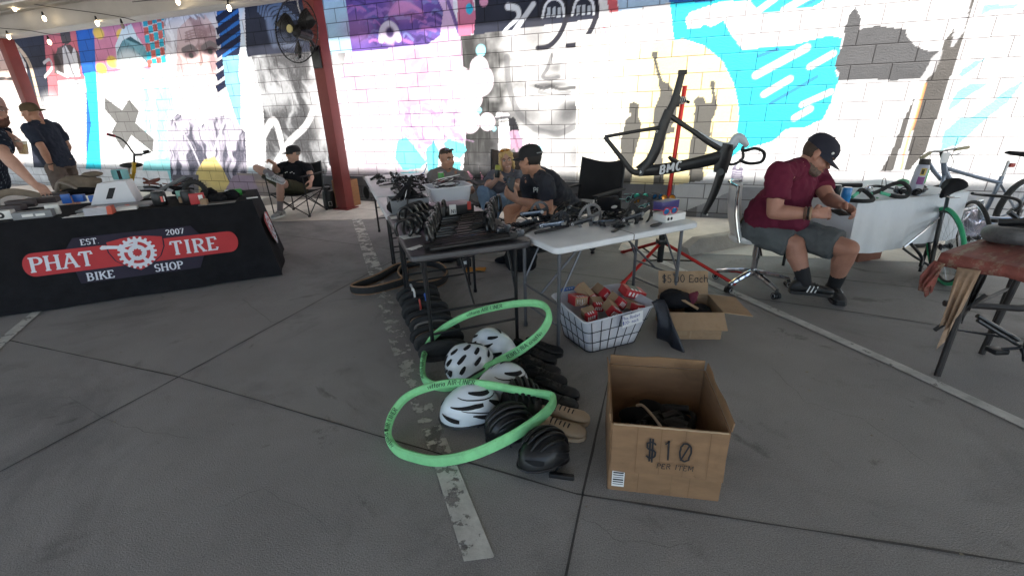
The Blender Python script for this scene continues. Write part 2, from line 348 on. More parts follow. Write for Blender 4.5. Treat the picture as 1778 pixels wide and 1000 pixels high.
# small leaf litter and grit on the ground
lit = M("leaf_grit", (.22, .19, .14), .9, var=.4, vs=30)
lb = MB()
for i in range(260):
    if i < 170: x, y = rng.uniform(-4, 4), rng.uniform(1, 6)
    else: x, y = rng.uniform(-.6, .6), rng.uniform(2.8, 4)
    s_ = rng.choice((.003, .004, .005, .009)); a = rng.uniform(0, 6.3)
    q = [V((x+s_*rng.uniform(.6, 1.3)*math.cos(a+k*1.57), y+s_*rng.uniform(.4, 1)*math.sin(a+k*1.57), .006+rng.uniform(0, .003))) for k in range(4)]
    lb.add(q, [(0, 1, 2, 3)])
tag(obj("litter", lb, lit, smooth=0, kind='stuff'), "dry leaf bits and grit scattered over the concrete", "litter")
# ---------------------------------------------------------------- mural wall
U0, U1, Z1, ST = -17.2, 5.6, 3.3, .0145
nu, nz = int((U1-U0)/ST), int(Z1/ST)
uu = np.linspace(U0, U1, nu+1); zz = np.linspace(0, Z1, nz+1)
UU, ZZ = np.meshgrid(uu, zz); COL = np.empty(UU.shape+(3,)); COL[:] = (.66, .66, .68)
nr = np.random.default_rng(3)
def sm(a, b, x): t = np.clip((x-a)/(b-a), 0, 1); return t*t*(3-2*t)
def fbm(sx, sz, seed):
    r = np.random.default_rng(seed); out = np.zeros(UU.shape)
    for o in range(3):
        f = 2**o; g_ = r.random((int(Z1*sz*f)+3, int((U1-U0)*sx*f)+3)); a = (UU-U0)*sx*f; b = ZZ*sz*f
        i, j = a.astype(int), b.astype(int); fa, fb = a-i, b-j
        out += (g_[j, i]*(1-fa)*(1-fb)+g_[j, i+1]*fa*(1-fb)+g_[j+1, i]*(1-fa)*fb+g_[j+1, i+1]*fa*fb)/f
    return out/1.75
NZ = fbm(6, 6, 1); NS = fbm(25, 5, 2)
def val(a, b, seed, octs=3):
    out = np.zeros(UU.shape); amp = 1.; tot = 0
    for o in range(octs):
        x, y = a*2**o, b*2**o; i, j = np.floor(x).astype(np.int64), np.floor(y).astype(np.int64); fx, fy = x-i, y-j; fx = fx*fx*(3-2*fx); fy = fy*fy*(3-2*fy)
        def h(i_, j_): n = (i_*374761393+j_*668265263+seed*974711) & 0x7fffffff; n = (n ^ (n >> 13))*1274126177 & 0x7fffffff; return ((n ^ (n >> 16)) & 0xffff)/65535.
        out += amp*((h(i, j)*(1-fx)+h(i+1, j)*fx)*(1-fy)+(h(i, j+1)*(1-fx)+h(i+1, j+1)*fx)*fy); tot += amp; amp *= .55
    return out/tot
def sketch(px, c0, c1, su, sz, shear, seed, lo=.35, hi=.65, amt=1.):
    """brushy folds: streaky warped noise between two paint colours"""
    k = pip([W(*p) for p in px]); wv = .5*(val(UU*2.2, ZZ*2.2, seed+9)-.5); t_ = sm(lo, hi, val((UU+shear*ZZ+wv)*su, (ZZ+.4*wv)*sz, seed))
    t_ = np.clip(t_+.35*(val(UU*40, ZZ*40, seed+5, 2)-.5), 0, 1); c = np.array(c0)*(1-t_[..., None])+np.array(c1)*t_[..., None]; COL[k] = COL[k]*(1-amt)+c[k]*amt
def pip(pts):
    m_ = np.zeros(UU.shape, bool); us = [p[0] for p in pts]; zs = [p[1] for p in pts]
    i0, i1 = max(0, int((min(us)-U0)/ST)), min(nu+1, int((max(us)-U0)/ST)+2); j0, j1 = max(0, int(min(zs)/ST)), min(nz+1, int(max(zs)/ST)+2)
    if i0 >= i1 or j0 >= j1: return m_
    u, z = UU[j0:j1, i0:i1], ZZ[j0:j1, i0:i1]; ins = np.zeros(u.shape, bool)
    for a in range(len(pts)):
        (x1, y1), (x2, y2) = pts[a], pts[a-1]
        if y1 == y2: continue
        ins ^= ((y1 > z) != (y2 > z)) & (u < (x2-x1)*(z-y1)/(y2-y1)+x1)
    m_[j0:j1, i0:i1] = ins; return m_
def fill(px, col, var=.0, mask=None):
    k = pip([W(*p) for p in px])
    if mask is not None: k &= mask
    COL[k] = np.array(col)*(1+var*(NZ[k]-.5))[:, None] if var else col
    return k
def blend(a, col): COL[:] = COL*(1-a[..., None])+np.array(col)*a[..., None]
def blob(p, rx, rz, col, soft=.5, amt=1., ang=0.):
    u, z = W(*p); du, dz = UU-u, ZZ-z; c, s_ = math.cos(ang), math.sin(ang)
    d = np.sqrt(((du*c+dz*s_)/rx)**2+((-du*s_+dz*c)/rz)**2); blend(amt*(1-sm(1-soft, 1, d)), col)
def stroke(px, wd, col, amt=1., taper=False):
    pts = [W(*p) for p in px]
    if len(pts) > 2: pts = [(q.x, q.y) for q in smoothpts([(a, b, 0) for a, b in pts], 5)]
    D = np.full(UU.shape, 9.)
    for k in range(len(pts)-1):
        (a, b), (c, d) = pts[k], pts[k+1]
        i0, i1 = max(0, int((min(a, c)-wd-U0)/ST)), min(nu+1, int((max(a, c)+wd-U0)/ST)+2); j0, j1 = max(0, int((min(b, d)-wd)/ST)), min(nz+1, int((max(b, d)+wd)/ST)+2)
        if i0 >= i1 or j0 >= j1: continue
        u, z = UU[j0:j1, i0:i1], ZZ[j0:j1, i0:i1]; L = (c-a)**2+(d-b)**2 or 1e-9
        t = np.clip(((u-a)*(c-a)+(z-b)*(d-b))/L, 0, 1); w_ = wd*(1-.7*(k+t)/len(pts)) if taper else wd
        D[j0:j1, i0:i1] = np.minimum(D[j0:j1, i0:i1], np.hypot(u-a-t*(c-a), z-b-t*(d-b))/w_*wd)
    blend(amt*(1-sm(wd*.4, wd*.6, D)), col)
GR = (.085, .085, .09); DK = (.022, .026, .045); CYA = (.03, .58, .74); BL = (.015, .10, .42); PK = (.62, .2, .32); WH = (.68, .68, .7)
# far left: black panel with a pale head, red strip with an athlete, blue band
fill([(-60, 80), (78, 60), (92, 200), (100, 300), (60, 300), (40, 150), (-60, 140)], DK, .6)
fill([(-40, 85), (18, 82), (45, 110), (50, 150), (40, 330), (-60, 330), (-60, 150)], (.74, .66, .62), .1)
blob((14, 118), .75, .42, (.7, .5, .44), .4); blob((22, 137), .4, .05, (.06, .05, .05), .5); blob((2, 137), .3, .05, (.06, .05, .05), .5)
stroke([(22, 74), (48, 105), (62, 150), (80, 230), (92, 300)], .12, (.75, .6, .45), .8); stroke([(10, 82), (36, 96), (48, 140)], .06, WH)
fill([(76, 62), (134, 52), (148, 140), (150, 330), (104, 330), (88, 200)], (.62, .16, .19), .2)
blob((119, 250), 1.1, 1.25, WH, .35)
sketch([(100, 140), (150, 138), (150, 280), (110, 280)], (.3, .3, .34), (.68, .68, .7), 7, 2, .2, 71, .15, .4)
fill([(104, 58), (121, 55), (124, 72), (117, 78), (108, 76)], (.09, .08, .08)); fill([(100, 84), (112, 78), (122, 78), (136, 92), (142, 110), (136, 128), (108, 132), (94, 128), (95, 100)], (.12, .1, .1), .6)
fill([(108, 84), (114, 80), (124, 96), (128, 82), (132, 90), (140, 134), (112, 134)], (.7, .7, .72), .1); blob((100, 110), .16, .3, (.05, .04, .04), .6); stroke([(112, 82), (124, 120), (130, 134)], .05, (.2, .2, .22))
stroke([(76, 110), (86, 104), (90, 118), (78, 134)], .06, WH); stroke([(100, 126), (118, 134)], .06, WH)
fill([(131, 52), (163, 47), (167, 128), (175, 300), (150, 300), (150, 140), (143, 128)], (.02, .13, .5), .3)
fill([(146, 128), (167, 124), (176, 300), (148, 300), (158, 215)], CYA, .3)
# pink field, a dark tuft of hair over a pale blue face
fill([(163, 46), (244, 32), (268, 112), (262, 122), (167, 130)], (.62, .24, .36), .25)
for p in ((171, 58), (195, 108), (176, 120), (212, 62)): blob(p, .2, .13, (.8, .55, .12), .3)
fill([(200, 80), (212, 50), (228, 42), (236, 60), (262, 100), (264, 112), (214, 128), (204, 110)], (.6, .72, .78))
fill([(203, 92), (212, 72), (226, 64), (248, 78), (264, 108), (256, 110), (244, 96), (226, 92), (216, 104), (213, 120), (206, 112)], (.03, .1, .13), .5)
for k in range(14): stroke([(206+3*k, 100-2*(k % 4)), (216+3*k, 70+k), (236+2*k, 86+2*k)], .035, (.2, .42, .48), .6)
blob((226, 112), .5, .35, (.66, .74, .76), .5); fill([(168, 130), (245, 120), (250, 300), (178, 300)], WH)
sketch([(244, 130), (300, 122), (320, 320), (250, 320)], (.3, .66, .72), (.66, .68, .7), 12, 2.2, -.5, 51, .35, .6)
pass
fill([(250, 280), (330, 270), (345, 345), (240, 345)], (.25, .6, .64), .3)
fill([(182, 170), (212, 192), (224, 173), (241, 193), (235, 214), (267, 242), (265, 264), (228, 235), (214, 261), (194, 230), (202, 214), (182, 190)], (.13, .13, .13), .25)
# chequers
for i in range(6):
    for j in range(9):
        x0, y0 = 246+7.8*i, 20+13*j+1.3*(j-i*2); c = (.03, .38, .5) if (i+j) % 2 else (.5, .12, .1)
        if y0 < 112: fill([(x0+j*1.6, y0), (x0+7.8+j*1.6, y0-1.6), (x0+9.4+j*1.6, y0+11.4), (x0+1.6+j*1.6, y0+13)], c, .2)
fill([(262, 112), (300, 108), (300, 125), (262, 128)], WH)
# elderly head with white hair and a grey robe
fill([(284, 36), (300, 14), (345, -4), (374, 10), (384, 60), (386, 110), (372, 190), (345, 215), (316, 200), (300, 150), (288, 100)], (.62, .6, .62), .3)
sketch([(308, 52), (330, 30), (356, 26), (374, 50), (378, 100), (368, 180), (346, 205), (322, 190), (306, 140)], (.34, .22, .23), (.6, .46, .45), 4, 5, .2, 61, .3, .6)
for k in range(22): stroke([(286+2.5*k, 40-1.6*k+rng.uniform(-6, 6)), (296+2.2*k, 20-rng.uniform(0, 8)), (312+2*k, 26+rng.uniform(-4, 8))], .05, (.78, .78, .8) if k % 3 else (.25, .24, .26), .8)
for k in range(10): stroke([(288+rng.uniform(0, 12), 50+6*k), (296+rng.uniform(0, 8), 62+6*k)], .06, (.78, .78, .8), .8)
for k in range(4): stroke([(322, 58+6*k-k), (340, 52+6*k-k), (358, 56+5*k-k)], .035, (.26, .16, .16), .7)
blob((345, 165), .8, .62, (.66, .6, .62), .55)  # pale wash puts the sun's glare on the lower face into the paint
blob((331, 95), .3, .1, (.1, .06, .07), .6); blob((364, 88), .3, .1, (.1, .06, .07), .6); blob((332, 97), .08, .06, (.02, .02, .02), .4); blob((365, 90), .08, .06, (.02, .02, .02), .4)
stroke([(318, 88), (332, 82), (342, 90)], .09, (.2, .17, .17)); stroke([(352, 84), (364, 76), (374, 80)], .09, (.2, .17, .17)); stroke([(346, 82), (350, 104), (348, 112)], .07, (.3, .19, .18), .8)
stroke([(342, 50), (345, 74), (340, 84)], .05, (.3, .2, .2), .7)
fill([(290, 215), (308, 198), (330, 205), (346, 222), (365, 205), (392, 200), (426, 230), (430, 345), (300, 345)], (.26, .25, .31), .9)
sketch([(290, 215), (308, 198), (330, 205), (346, 222), (365, 205), (392, 200), (426, 230), (430, 345), (300, 345)], (.07, .07, .10), (.46, .43, .52), 9, 2.4, -.35, 11, .3, .62)
stroke([(300, 205), (330, 250), (352, 300)], .05, (.6, .58, .66), .7); stroke([(392, 204), (376, 250), (356, 300)], .05, (.6, .58, .66), .7)
fill([(336, 345), (340, 300), (354, 278), (372, 272), (386, 292), (400, 320), (408, 345)], (.66, .52, .2), .25)
# blue with slanted dark stripes, then pale wave and the navy field
fill([(374, 6), (418, -4), (418, 94), (386, 102)], (.02, .14, .46), .3)
for k in range(8): fill([(374, 30+20*k-20), (418, -20+20*k), (418, -8+20*k), (378, 42+20*k-20)], (.008, .012, .04))
fill([(386, 100), (418, 96), (418, 225), (408, 200), (392, 150)], (.2, .45, .6), .5)
fill([(424, -10), (604, -30), (614, 84), (428, 100)], DK, .6)
fill([(412, -10), (426, -12), (420, 30), (428, 90), (446, 160), (456, 250), (452, 345), (428, 345), (436, 220), (414, 130), (418, 60)], (.62, .7, .76), .2)
fill([(436, 98), (606, 84), (560, 345), (455, 345), (462, 250), (455, 170)], GR, .9)
sketch([(436, 98), (606, 84), (560, 345), (455, 345), (462, 250), (455, 170)], (.06, .06, .065), (.36, .37, .39), 5, 2.2, .25, 21, .34, .7)
blob((590, 190), .8, 1.2, WH, .7); blob((500, 70), .5, .16, (.2, .24, .34), .7, .6); blob((470, 50), .12, .35, (.2, .26, .4), .7, .8)
for k in range(9): stroke([(448+4*k, 20+4*k), (452+5*k, -2+5*k), (470+6*k, -8+5*k)], .04, (.14, .2, .32), .8)
stroke([(470, 300), (500, 250), (530, 220), (545, 190)], .12, WH, .8); stroke([(455, 240), (476, 210), (492, 260), (510, 330)], .14, WH, .8)
# pale blue flank and violet fur
fill([(558, -20), (600, -30), (616, 90), (566, 96)], (.36, .55, .7), .25)
fill([(597, -30), (836, -60), (770, 30), (764, 62), (742, 78), (700, 92), (612, 98), (604, 30)], (.12, .07, .3), .8)
for k in range(60):
    x, y = rng.uniform(600, 758), rng.uniform(-8, 80); c = rng.choice([(.3, .16, .5), (.42, .16, .46), (.1, .12, .36), (.05, .03, .14), (.2, .22, .5)])
    stroke([(x, y), (x+rng.uniform(2, 14), y+rng.uniform(-9, -2)), (x+rng.uniform(14, 30), y+rng.uniform(-2, 8))], rng.uniform(.02, .06), c, .7)
for k in range(8): stroke([(676+4*k, 26-1*k), (690+4*k, 6+k), (712+3*k, 8+2*k)], .05, (.6, .25, .55), .6)
blob((620, 50), .5, .3, (.4, .2, .45), .9, .5); blob((700, 16), .45, .25, (.55, .25, .5), .9, .5)
stroke([(662, 70), (664, 52), (675, 43), (686, 50), (692, 68)], .1, (.62, .58, .72)); blob((676, 62), .16, .16, (.6, .5, .66), .5); blob((677, 57), .1, .1, (.06, .04, .12), .5)
fill([(742, -40), (800, -50), (800, 70), (742, 80), (764, 62), (770, 20)], (.6, .42, .66), .3); fill([(784, -40), (796, -40), (798, 60), (790, 60)], (.75, .75, .84)); stroke([(778, 4), (788, 30), (796, 56)], .06, (.16, .1, .3))
fill([(792, -50), (812, -60), (822, 4), (826, 28), (822, 60), (796, 64)], (.55, .17, .29), .15)
k_ = fill([(818, -60), (1040, -90), (1040, 34), (822, 62), (826, 28)], DK, .6)
blob((815, 16), .065, .075, (.03, .42, .66), .15); blob((840, 3), .07, .075, (.6, .28, .42), .15)
# sunlit stippled grey turning into a pale face
sketch([(600, 92), (740, 78), (826, 60), (800, 200), (690, 330), (560, 345)], (.54, .40, .53), (.66, .62, .67), 2.2, 1.6, .2, 31, .25, .6)
sketch([(690, 90), (800, 72), (812, 250), (690, 300)], (.52, .32, .48), (.64, .52, .63), 3, 2.4, -.2, 41, .3, .6)
sketch([(690, 190), (790, 170), (806, 250), (700, 262)], (.42, .26, .46), (.66, .58, .68), 14, 9, .5, 47, .3, .62)
gk = pip([W(*p) for p in [(800, 64), (860, 56), (1060, 30), (1070, 260), (1060, 345), (800, 345), (812, 200)]])
uL, uR = W(830, 150)[0], W(925, 150)[0]
gr_ = np.clip(.05+.5*sm(uL, uR, UU+.9*(NZ-.5))+.12*(NS-.5), .04, .8); COL[gk] = gr_[gk][:, None]*np.array((1, 1, 1.01))
for p, rx, rz, a in (((872, 235), .28, .5, .9), ((905, 200), .5, .16, .7), ((952, 148), .42, .06, .85), ((963, 133), .3, .05, .6), ((975, 118), .34, .1, .7), ((1005, 185), .34, .12, .85), ((985, 200), .3, .2, .85), ((955, 225), .42, .2, .7), ((1020, 155), .1, .12, .8), ((900, 270), .5, .3, .7), ((930, 60), .3, .3, .5), ((860, 290), .5, .3, .9), ((1010, 270), .3, .3, .6)):
    blob(p, rx*1.15, rz*1.15, (.045, .045, .05), .9, a)
stroke([(930, 150), (944, 154), (956, 151), (972, 155), (1000, 152)], .045, (.05, .05, .055), .85); stroke([(936, 160), (960, 166), (990, 161)], .06, (.2, .2, .21), .7); stroke([(958, 96), (950, 120), (942, 134), (956, 138), (970, 134)], .05, (.12, .12, .13), .75); stroke([(1006, 150), (1014, 168), (1008, 190)], .05, (.1, .1, .11), .7)
stroke([(880, 100), (884, 150), (900, 196), (930, 224), (970, 232), (1010, 212)], .09, (.1, .1, .11), .6); stroke([(1018, 160), (1024, 178), (1016, 200)], .04, (.1, .1, .1), .6)
blob((1000, 165), .12, .05, WH, .6); blob((950, 172), .4, .07, (.7, .7, .7), .6); blob((1050, 215), .5, .2, WH, .7); blob((940, 250), .3, .2, (.7, .7, .7), .8); blob((990, 120), .2, .2, WH, .8)
stroke([(882, 12), (898, 16), (900, 30), (886, 44), (874, 56)], .09, (.72, .76, .82), 1, True); stroke([(926, 8), (912, 28), (890, 60)], .07, (.6, .64, .7))
for cx_, a in ((962, 0), (1014, -4)):
    stroke([(cx_-24, 30+a), (cx_-18, 6+a), (cx_, -6+a), (cx_+18, 4+a), (cx_+22, 28+a), (cx_+10, 60+a), (cx_-8, 80+a), (cx_-28, 84+a)], .07, (.02, .02, .03))
    stroke([(cx_-20, 30+a), (cx_-14, 8+a), (cx_, -2+a), (cx_+14, 7+a), (cx_+17, 28+a)], .035, (.7, .74, .8))
    for q in range(3): fill([(cx_-12+9*q, 14+a), (cx_-6+9*q, 13+a), (cx_-7+9*q, 30+a), (cx_-13+9*q, 31+a)], (.5, .55, .62), .4)
fill([(1050, -20), (1068, -24), (1074, 20), (1058, 22)], (.5, .1, .12)); fill([(1070, -30), (1166, -40), (1162, 6), (1074, 20)], (.35, .5, .68), .2)
stroke([(1040, 50), (1047, 70), (1036, 92), (1014, 100)], .03, (.2, .2, .22), .7); stroke([(1048, 45), (1052, 75), (1040, 110)], .025, (.6, .2, .26), .8)
stroke([(1022, 300), (1028, 262), (1045, 240), (1060, 236)], .05, (.12, .12, .13), .8)
# pale pink discs, little cyan dots, blue-green wings
for p, r_ in (((833, 140), .24), ((818, 170), .2), ((846, 212), .14), ((832, 118), .16), ((800, 140), .2), ((920, 255), .17), ((815, 210), .2)): blob(p, r_, r_, (.8, .68, .76), .12)
for p, r_ in (((835, 88), .09), ((832, 192), .05), ((936, 259), .06), ((858, 224), .04)): blob(p, r_, r_, (.3, .66, .78), .25)
for k in range(40): stroke([(665+rng.uniform(0, 150), 190+rng.uniform(0, 60)), (675+rng.uniform(0, 150), 200+rng.uniform(0, 60))], .02, (.6, .4, .62), .35)
for q in ([(690, 245), (705, 238), (716, 250), (740, 282), (730, 292), (700, 296), (686, 275)], [(770, 250), (778, 242), (806, 250), (810, 262), (798, 276), (780, 268)], [(740, 258), (754, 248), (762, 262), (760, 300), (768, 320), (740, 322), (744, 300), (740, 280)], [(775, 285), (800, 280), (800, 300), (780, 310)], [(696, 300), (726, 298), (736, 316), (712, 314)]): fill(q, (.16, .66, .74), .35)
stroke([(752, 246), (753, 300)], .03, (.06, .3, .4))
# a hand reaching down, a banded column beside it, pink diamonds
fill([(862, 196), (882, 196), (886, 204), (860, 206)], (.72, .7, .74)); fill([(866, 206), (884, 206), (888, 345), (864, 345)], (.76, .76, .78)); stroke([(860, 206), (884, 204)], .035, (.08, .08, .09)); stroke([(862, 212), (886, 210)], .02, (.2, .2, .2))
fill([(882, 206), (892, 204), (898, 228), (886, 232)], (.02, .02, .025)); fill([(880, 206), (888, 208), (898, 232), (902, 226), (894, 206)], (.02, .02, .025))
fill([(883, 228), (899, 226), (908, 246), (906, 262), (900, 256), (898, 268), (892, 256), (888, 262), (886, 246)], (.42, .26, .36), .4); stroke([(894, 236), (899, 256)], .03, (.25, .12, .2), .7)
for q in ([(812, 296), (822, 308), (812, 328), (804, 310)], [(824, 310), (834, 330), (822, 338), (814, 330)], [(834, 300), (840, 308), (836, 314)]): fill(q, (.62, .3, .38), .2)
# bright cyan field, the golden disc and three raised fists
fill([(1156, -60), (1320, -60), (1316, 0), (1250, 4), (1198, 22), (1190, 34), (1194, 50), (1214, 50), (1224, 42), (1234, 48), (1256, 36), (1268, 58), (1290, 88), (1318, 84), (1372, 80), (1440, 62), (1462, 66), (1458, 90), (1450, 120), (1456, 140), (1442, 180), (1430, 206), (1398, 222), (1366, 224), (1340, 246), (1284, 262), (1240, 300), (1170, 70)], CYA, .16)
fill([(1302, -60), (1450, -60), (1436, -2), (1410, 14), (1370, 18), (1318, 23), (1304, 4)], CYA, .16)
fill([(1168, -60), (1240, -60), (1240, 3), (1162, 6)], (.02, .12, .42), .2)
for a, b, w_ in (((1313, 131), (1400, 84), .09), ((1407, 116), (1446, 94), .075), ((1327, 164), (1371, 138), .08), ((1393, 182), (1442, 160), .07), ((1380, 205), (1406, 190), .08), ((1316, 20), (1346, -2), .07), ((1362, 18), (1404, -6), .08)): stroke([a, b], w_, WH)
for a, b in (((1338, 180), (1418, 134)), ((1318, 98), (1350, 86)), ((1398, 10), (1424, -4))): stroke([a, b], .045, (.03, .2, .45), .9)
fill([(1186, 68), (1222, 80), (1254, 106), (1274, 146), (1283, 190), (1280, 232), (1266, 262), (1246, 290), (1216, 312), (1170, 324), (1080, 322), (1062, 290), (1056, 220), (1066, 150), (1090, 100), (1130, 74)], (.72, .62, .36), .12)
uY0, uY1 = W(1050, 200)[0], W(1140, 200)[0]; kk = pip([W(*p) for p in [(1000, 60), (1150, 60), (1150, 330), (1000, 330)]])
a_ = (1-sm(uY0, uY1, UU))*kk*.8; blend(a_, (.78, .77, .72))
SIL = (.095, .092, .085)
def zz3(l): return [(850+x/3.334, y/3.334) for x, y in l]
fill(zz3([(938, 302), (972, 302), (974, 328), (966, 345), (975, 380), (990, 430), (1005, 478), (1030, 478), (1048, 500), (1062, 520), (1060, 545), (1085, 620), (1075, 690), (1050, 740), (1072, 735), (1070, 770), (1025, 775), (1010, 850), (1000, 900), (1004, 970), (1010, 1070), (950, 1070), (948, 940), (955, 860), (968, 790), (945, 700), (958, 620), (985, 560), (990, 530), (978, 500), (978, 460), (962, 400), (948, 340), (936, 328)]), SIL)
fill(zz3([(812, 600), (838, 590), (864, 604), (866, 640), (858, 664), (866, 690), (880, 720), (872, 780), (852, 850), (832, 920), (826, 1000), (812, 1070), (760, 1070), (762, 940), (758, 820), (778, 740), (790, 690), (816, 674), (822, 664), (804, 650), (810, 630)]), SIL)
fill(zz3([(1276, 474), (1300, 470), (1308, 492), (1300, 514), (1312, 570), (1318, 620), (1300, 670), (1284, 700), (1280, 780), (1262, 850), (1240, 920), (1238, 1000), (1230, 1070), (1160, 1070), (1152, 960), (1160, 840), (1180, 760), (1184, 660), (1196, 620), (1184, 610), (1186, 580), (1206, 560), (1240, 566), (1254, 600), (1280, 600), (1290, 570), (1286, 520), (1274, 500)]), SIL)
# big dark profile and slanted pole at the right
def zr(l): return [(1400+x/4.696, y/4.696) for x, y in l]
fill(zr([(405, 55), (447, 150), (432, 242), (520, 220), (600, 210), (700, 226), (822, 240), (818, 280), (850, 330), (900, 380), (980, 412), (1085, 420), (1070, 500), (1030, 580), (970, 640), (860, 646), (700, 662), (540, 650), (420, 648), (258, 656), (262, 600), (235, 550), (250, 470), (290, 380), (310, 260), (326, 190), (340, 130)]), (.075, .076, .082), .3)
fill(zr([(1330, -120), (1420, -120), (1330, 150), (1280, 330), (1220, 500), (1160, 680), (1110, 850), (1050, 1000), (970, 1240), (840, 1390), (800, 1390), (890, 960), (930, 820), (968, 690), (1010, 580), (1070, 500), (1110, 380), (1130, 330), (1200, 240), (1260, 150), (1320, 40)]), (.08, .075, .072), .3)
fill(zr([(890, 785), (860, 900), (830, 1000), (770, 1200), (700, 1400), (600, 1400), (680, 1270), (740, 1120), (790, 980), (840, 880)]), (.085, .08, .078), .3)
stroke(zr([(965, 690), (900, 920), (820, 1180), (770, 1380)]), .03, (.75, .3, .1), .8)
for k in range(8): stroke(zr([(1100-8*k, 430+20*k), (1040-6*k, 470+22*k), (1000-10*k, 560+14*k)]), .03, (.5, .5, .52), .6)
for k in range(7): stroke(zr([(1330-8*k, 10+40*k), (1300-10*k, 60+40*k), (1230-6*k, 130+40*k)]), .03, (.6, .6, .64), .7)
for q in ([(1420, 130), (1440, 40), (1740, 36), (1690, 80), (1500, 90)], [(1280, 560), (1380, 500), (1470, 480), (1260, 640), (1240, 620)], [(1240, 740), (1330, 690), (1490, 680), (1300, 800), (1150, 920), (1160, 860)], [(1760, 660), (1775, 660), (1640, 840), (1480, 960), (1330, 970), (1530, 820), (1600, 760)], [(1120, 1080), (1260, 960), (1480, 960), (1240, 1180), (1090, 1230)]): fill(zr(q), (.22, .68, .78), .3)
# the base: paint tints, canopy shade put into the dark greys, dirty low down
k0 = ZZ < .47
gb = pip([W(*p) for p in [(400, 295), (640, 295), (640, 345), (1000, 300), (1000, 420), (400, 420)]])
blend((k0 & (UU > W(640, 320)[0]))*.0+0., (0, 0, 0))
low = ZZ < .44
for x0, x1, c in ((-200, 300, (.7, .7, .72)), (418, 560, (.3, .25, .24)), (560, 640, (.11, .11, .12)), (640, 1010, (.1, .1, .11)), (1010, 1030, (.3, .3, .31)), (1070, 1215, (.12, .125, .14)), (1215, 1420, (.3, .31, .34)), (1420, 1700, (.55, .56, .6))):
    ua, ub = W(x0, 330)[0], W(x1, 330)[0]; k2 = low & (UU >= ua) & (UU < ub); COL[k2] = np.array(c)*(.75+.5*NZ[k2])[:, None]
fill([(300, 304), (345, 304), (345, 350), (300, 352)], (.12, .11, .13), .3); fill([(405, 305), (440, 305), (455, 350), (380, 350)], (.3, .23, .3), .4)
blob((455, 318), .3, .1, (.4, .3, .24), .7, .7); blob((352, 320), .35, .12, (.4, .3, .2), .7, .6)
fill([(1170, 322), (1240, 310), (1300, 318), (1230, 350), (1160, 378)], (.5, .52, .55), .2)
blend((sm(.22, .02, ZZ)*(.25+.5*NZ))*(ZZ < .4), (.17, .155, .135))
for p in ((634, 308), (645, 330)): blob(p, .06, .06, (.5, .5, .5), .3)
blob((636, 335), .07, .13, (.008, .008, .008), .2)
# parcel-tag motif painted low on the wall
TG = (.22, .2, .28)
fill([(1276, 287), (1284, 285), (1290, 292), (1289, 318), (1268, 316), (1271, 293)], TG, .1); blob((1282, 290), .03, .03, WH, .2)
for k in range(5): stroke([(1273, 297+4*k), (1286, 298+4*k)], .014, (.6, .58, .66), .8)
COL = np.clip(COL*(.96+.08*nr.random(UU.shape))[..., None], .004, .85)
me = bpy.data.meshes.new("mural_wall")
N = (nu+1)*(nz+1); co = np.zeros((N, 3), np.float32); co[:, 0] = UU.ravel(); co[:, 1] = ZZ.ravel()
idx = np.arange(N).reshape(nz+1, nu+1); fa = np.stack([idx[:-1, :-1], idx[:-1, 1:], idx[1:, 1:], idx[1:, :-1]], -1).reshape(-1, 4).astype(np.int32)
me.vertices.add(N); me.vertices.foreach_set("co", co.ravel()); me.loops.add(fa.size); me.loops.foreach_set("vertex_index", fa.ravel())
me.polygons.add(len(fa)); me.polygons.foreach_set("loop_start", np.arange(0, fa.size, 4, dtype=np.int32)); me.update(calc_edges=True)
at_ = me.color_attributes.new("paint", 'FLOAT_COLOR', 'POINT'); at_.data.foreach_set("color", np.concatenate([COL.reshape(-1, 3), np.ones((N, 1))], 1).astype(np.float32).ravel())
wm = bpy.data.materials.new("painted_block"); wm.use_nodes = True; t = wm.node_tree; b = t.nodes["Principled BSDF"]; b.inputs["Roughness"].default_value = .75; b.inputs["Specular IOR Level"].default_value = .25
ca = t.nodes.new("ShaderNodeVertexColor"); ca.layer_name = "paint"
tc = t.nodes.new("ShaderNodeTexCoord"); mp = t.nodes.new("ShaderNodeMapping"); t.links.new(tc.outputs["Object"], mp.inputs[0])
ju = W(957.8, 206)[0]
mp.inputs["Location"].default_value = (-ju, -.068+.2, 0)
bt = t.nodes.new("ShaderNodeTexBrick"); bt.offset = .5; bt.inputs["Scale"].default_value = 1; bt.inputs["Mortar Size"].default_value = .007; bt.inputs["Mortar Smooth"].default_value = .3
bt.inputs["Brick Width"].default_value = .4; bt.inputs["Row Height"].default_value = .2; bt.inputs["Color1"].default_value = (1, 1, 1, 1); bt.inputs["Color2"].default_value = (.9, .9, .9, 1); bt.inputs["Mortar"].default_value = (.34, .32, .33, 1)
t.links.new(mp.outputs[0], bt.inputs["Vector"])
mu = t.nodes.new("ShaderNodeMix"); mu.data_type = 'RGBA'; mu.blend_type = 'MULTIPLY'; mu.inputs[0].default_value = 1
t.links.new(ca.outputs[0], mu.inputs[6]); t.links.new(bt.outputs[0], mu.inputs[7]); t.links.new(mu.outputs[2], b.inputs["Base Color"])
n1 = t.nodes.new("ShaderNodeTexNoise"); n1.inputs["Scale"].default_value = 55; n1.inputs["Detail"].default_value = 6; n1.inputs["Roughness"].default_value = .7; t.links.new(tc.outputs["Object"], n1.inputs["Vector"])
b1 = t.nodes.new("ShaderNodeBump"); b1.inputs["Strength"].default_value = .55; b1.inputs["Distance"].default_value = .006; t.links.new(n1.outputs[0], b1.inputs["Height"])
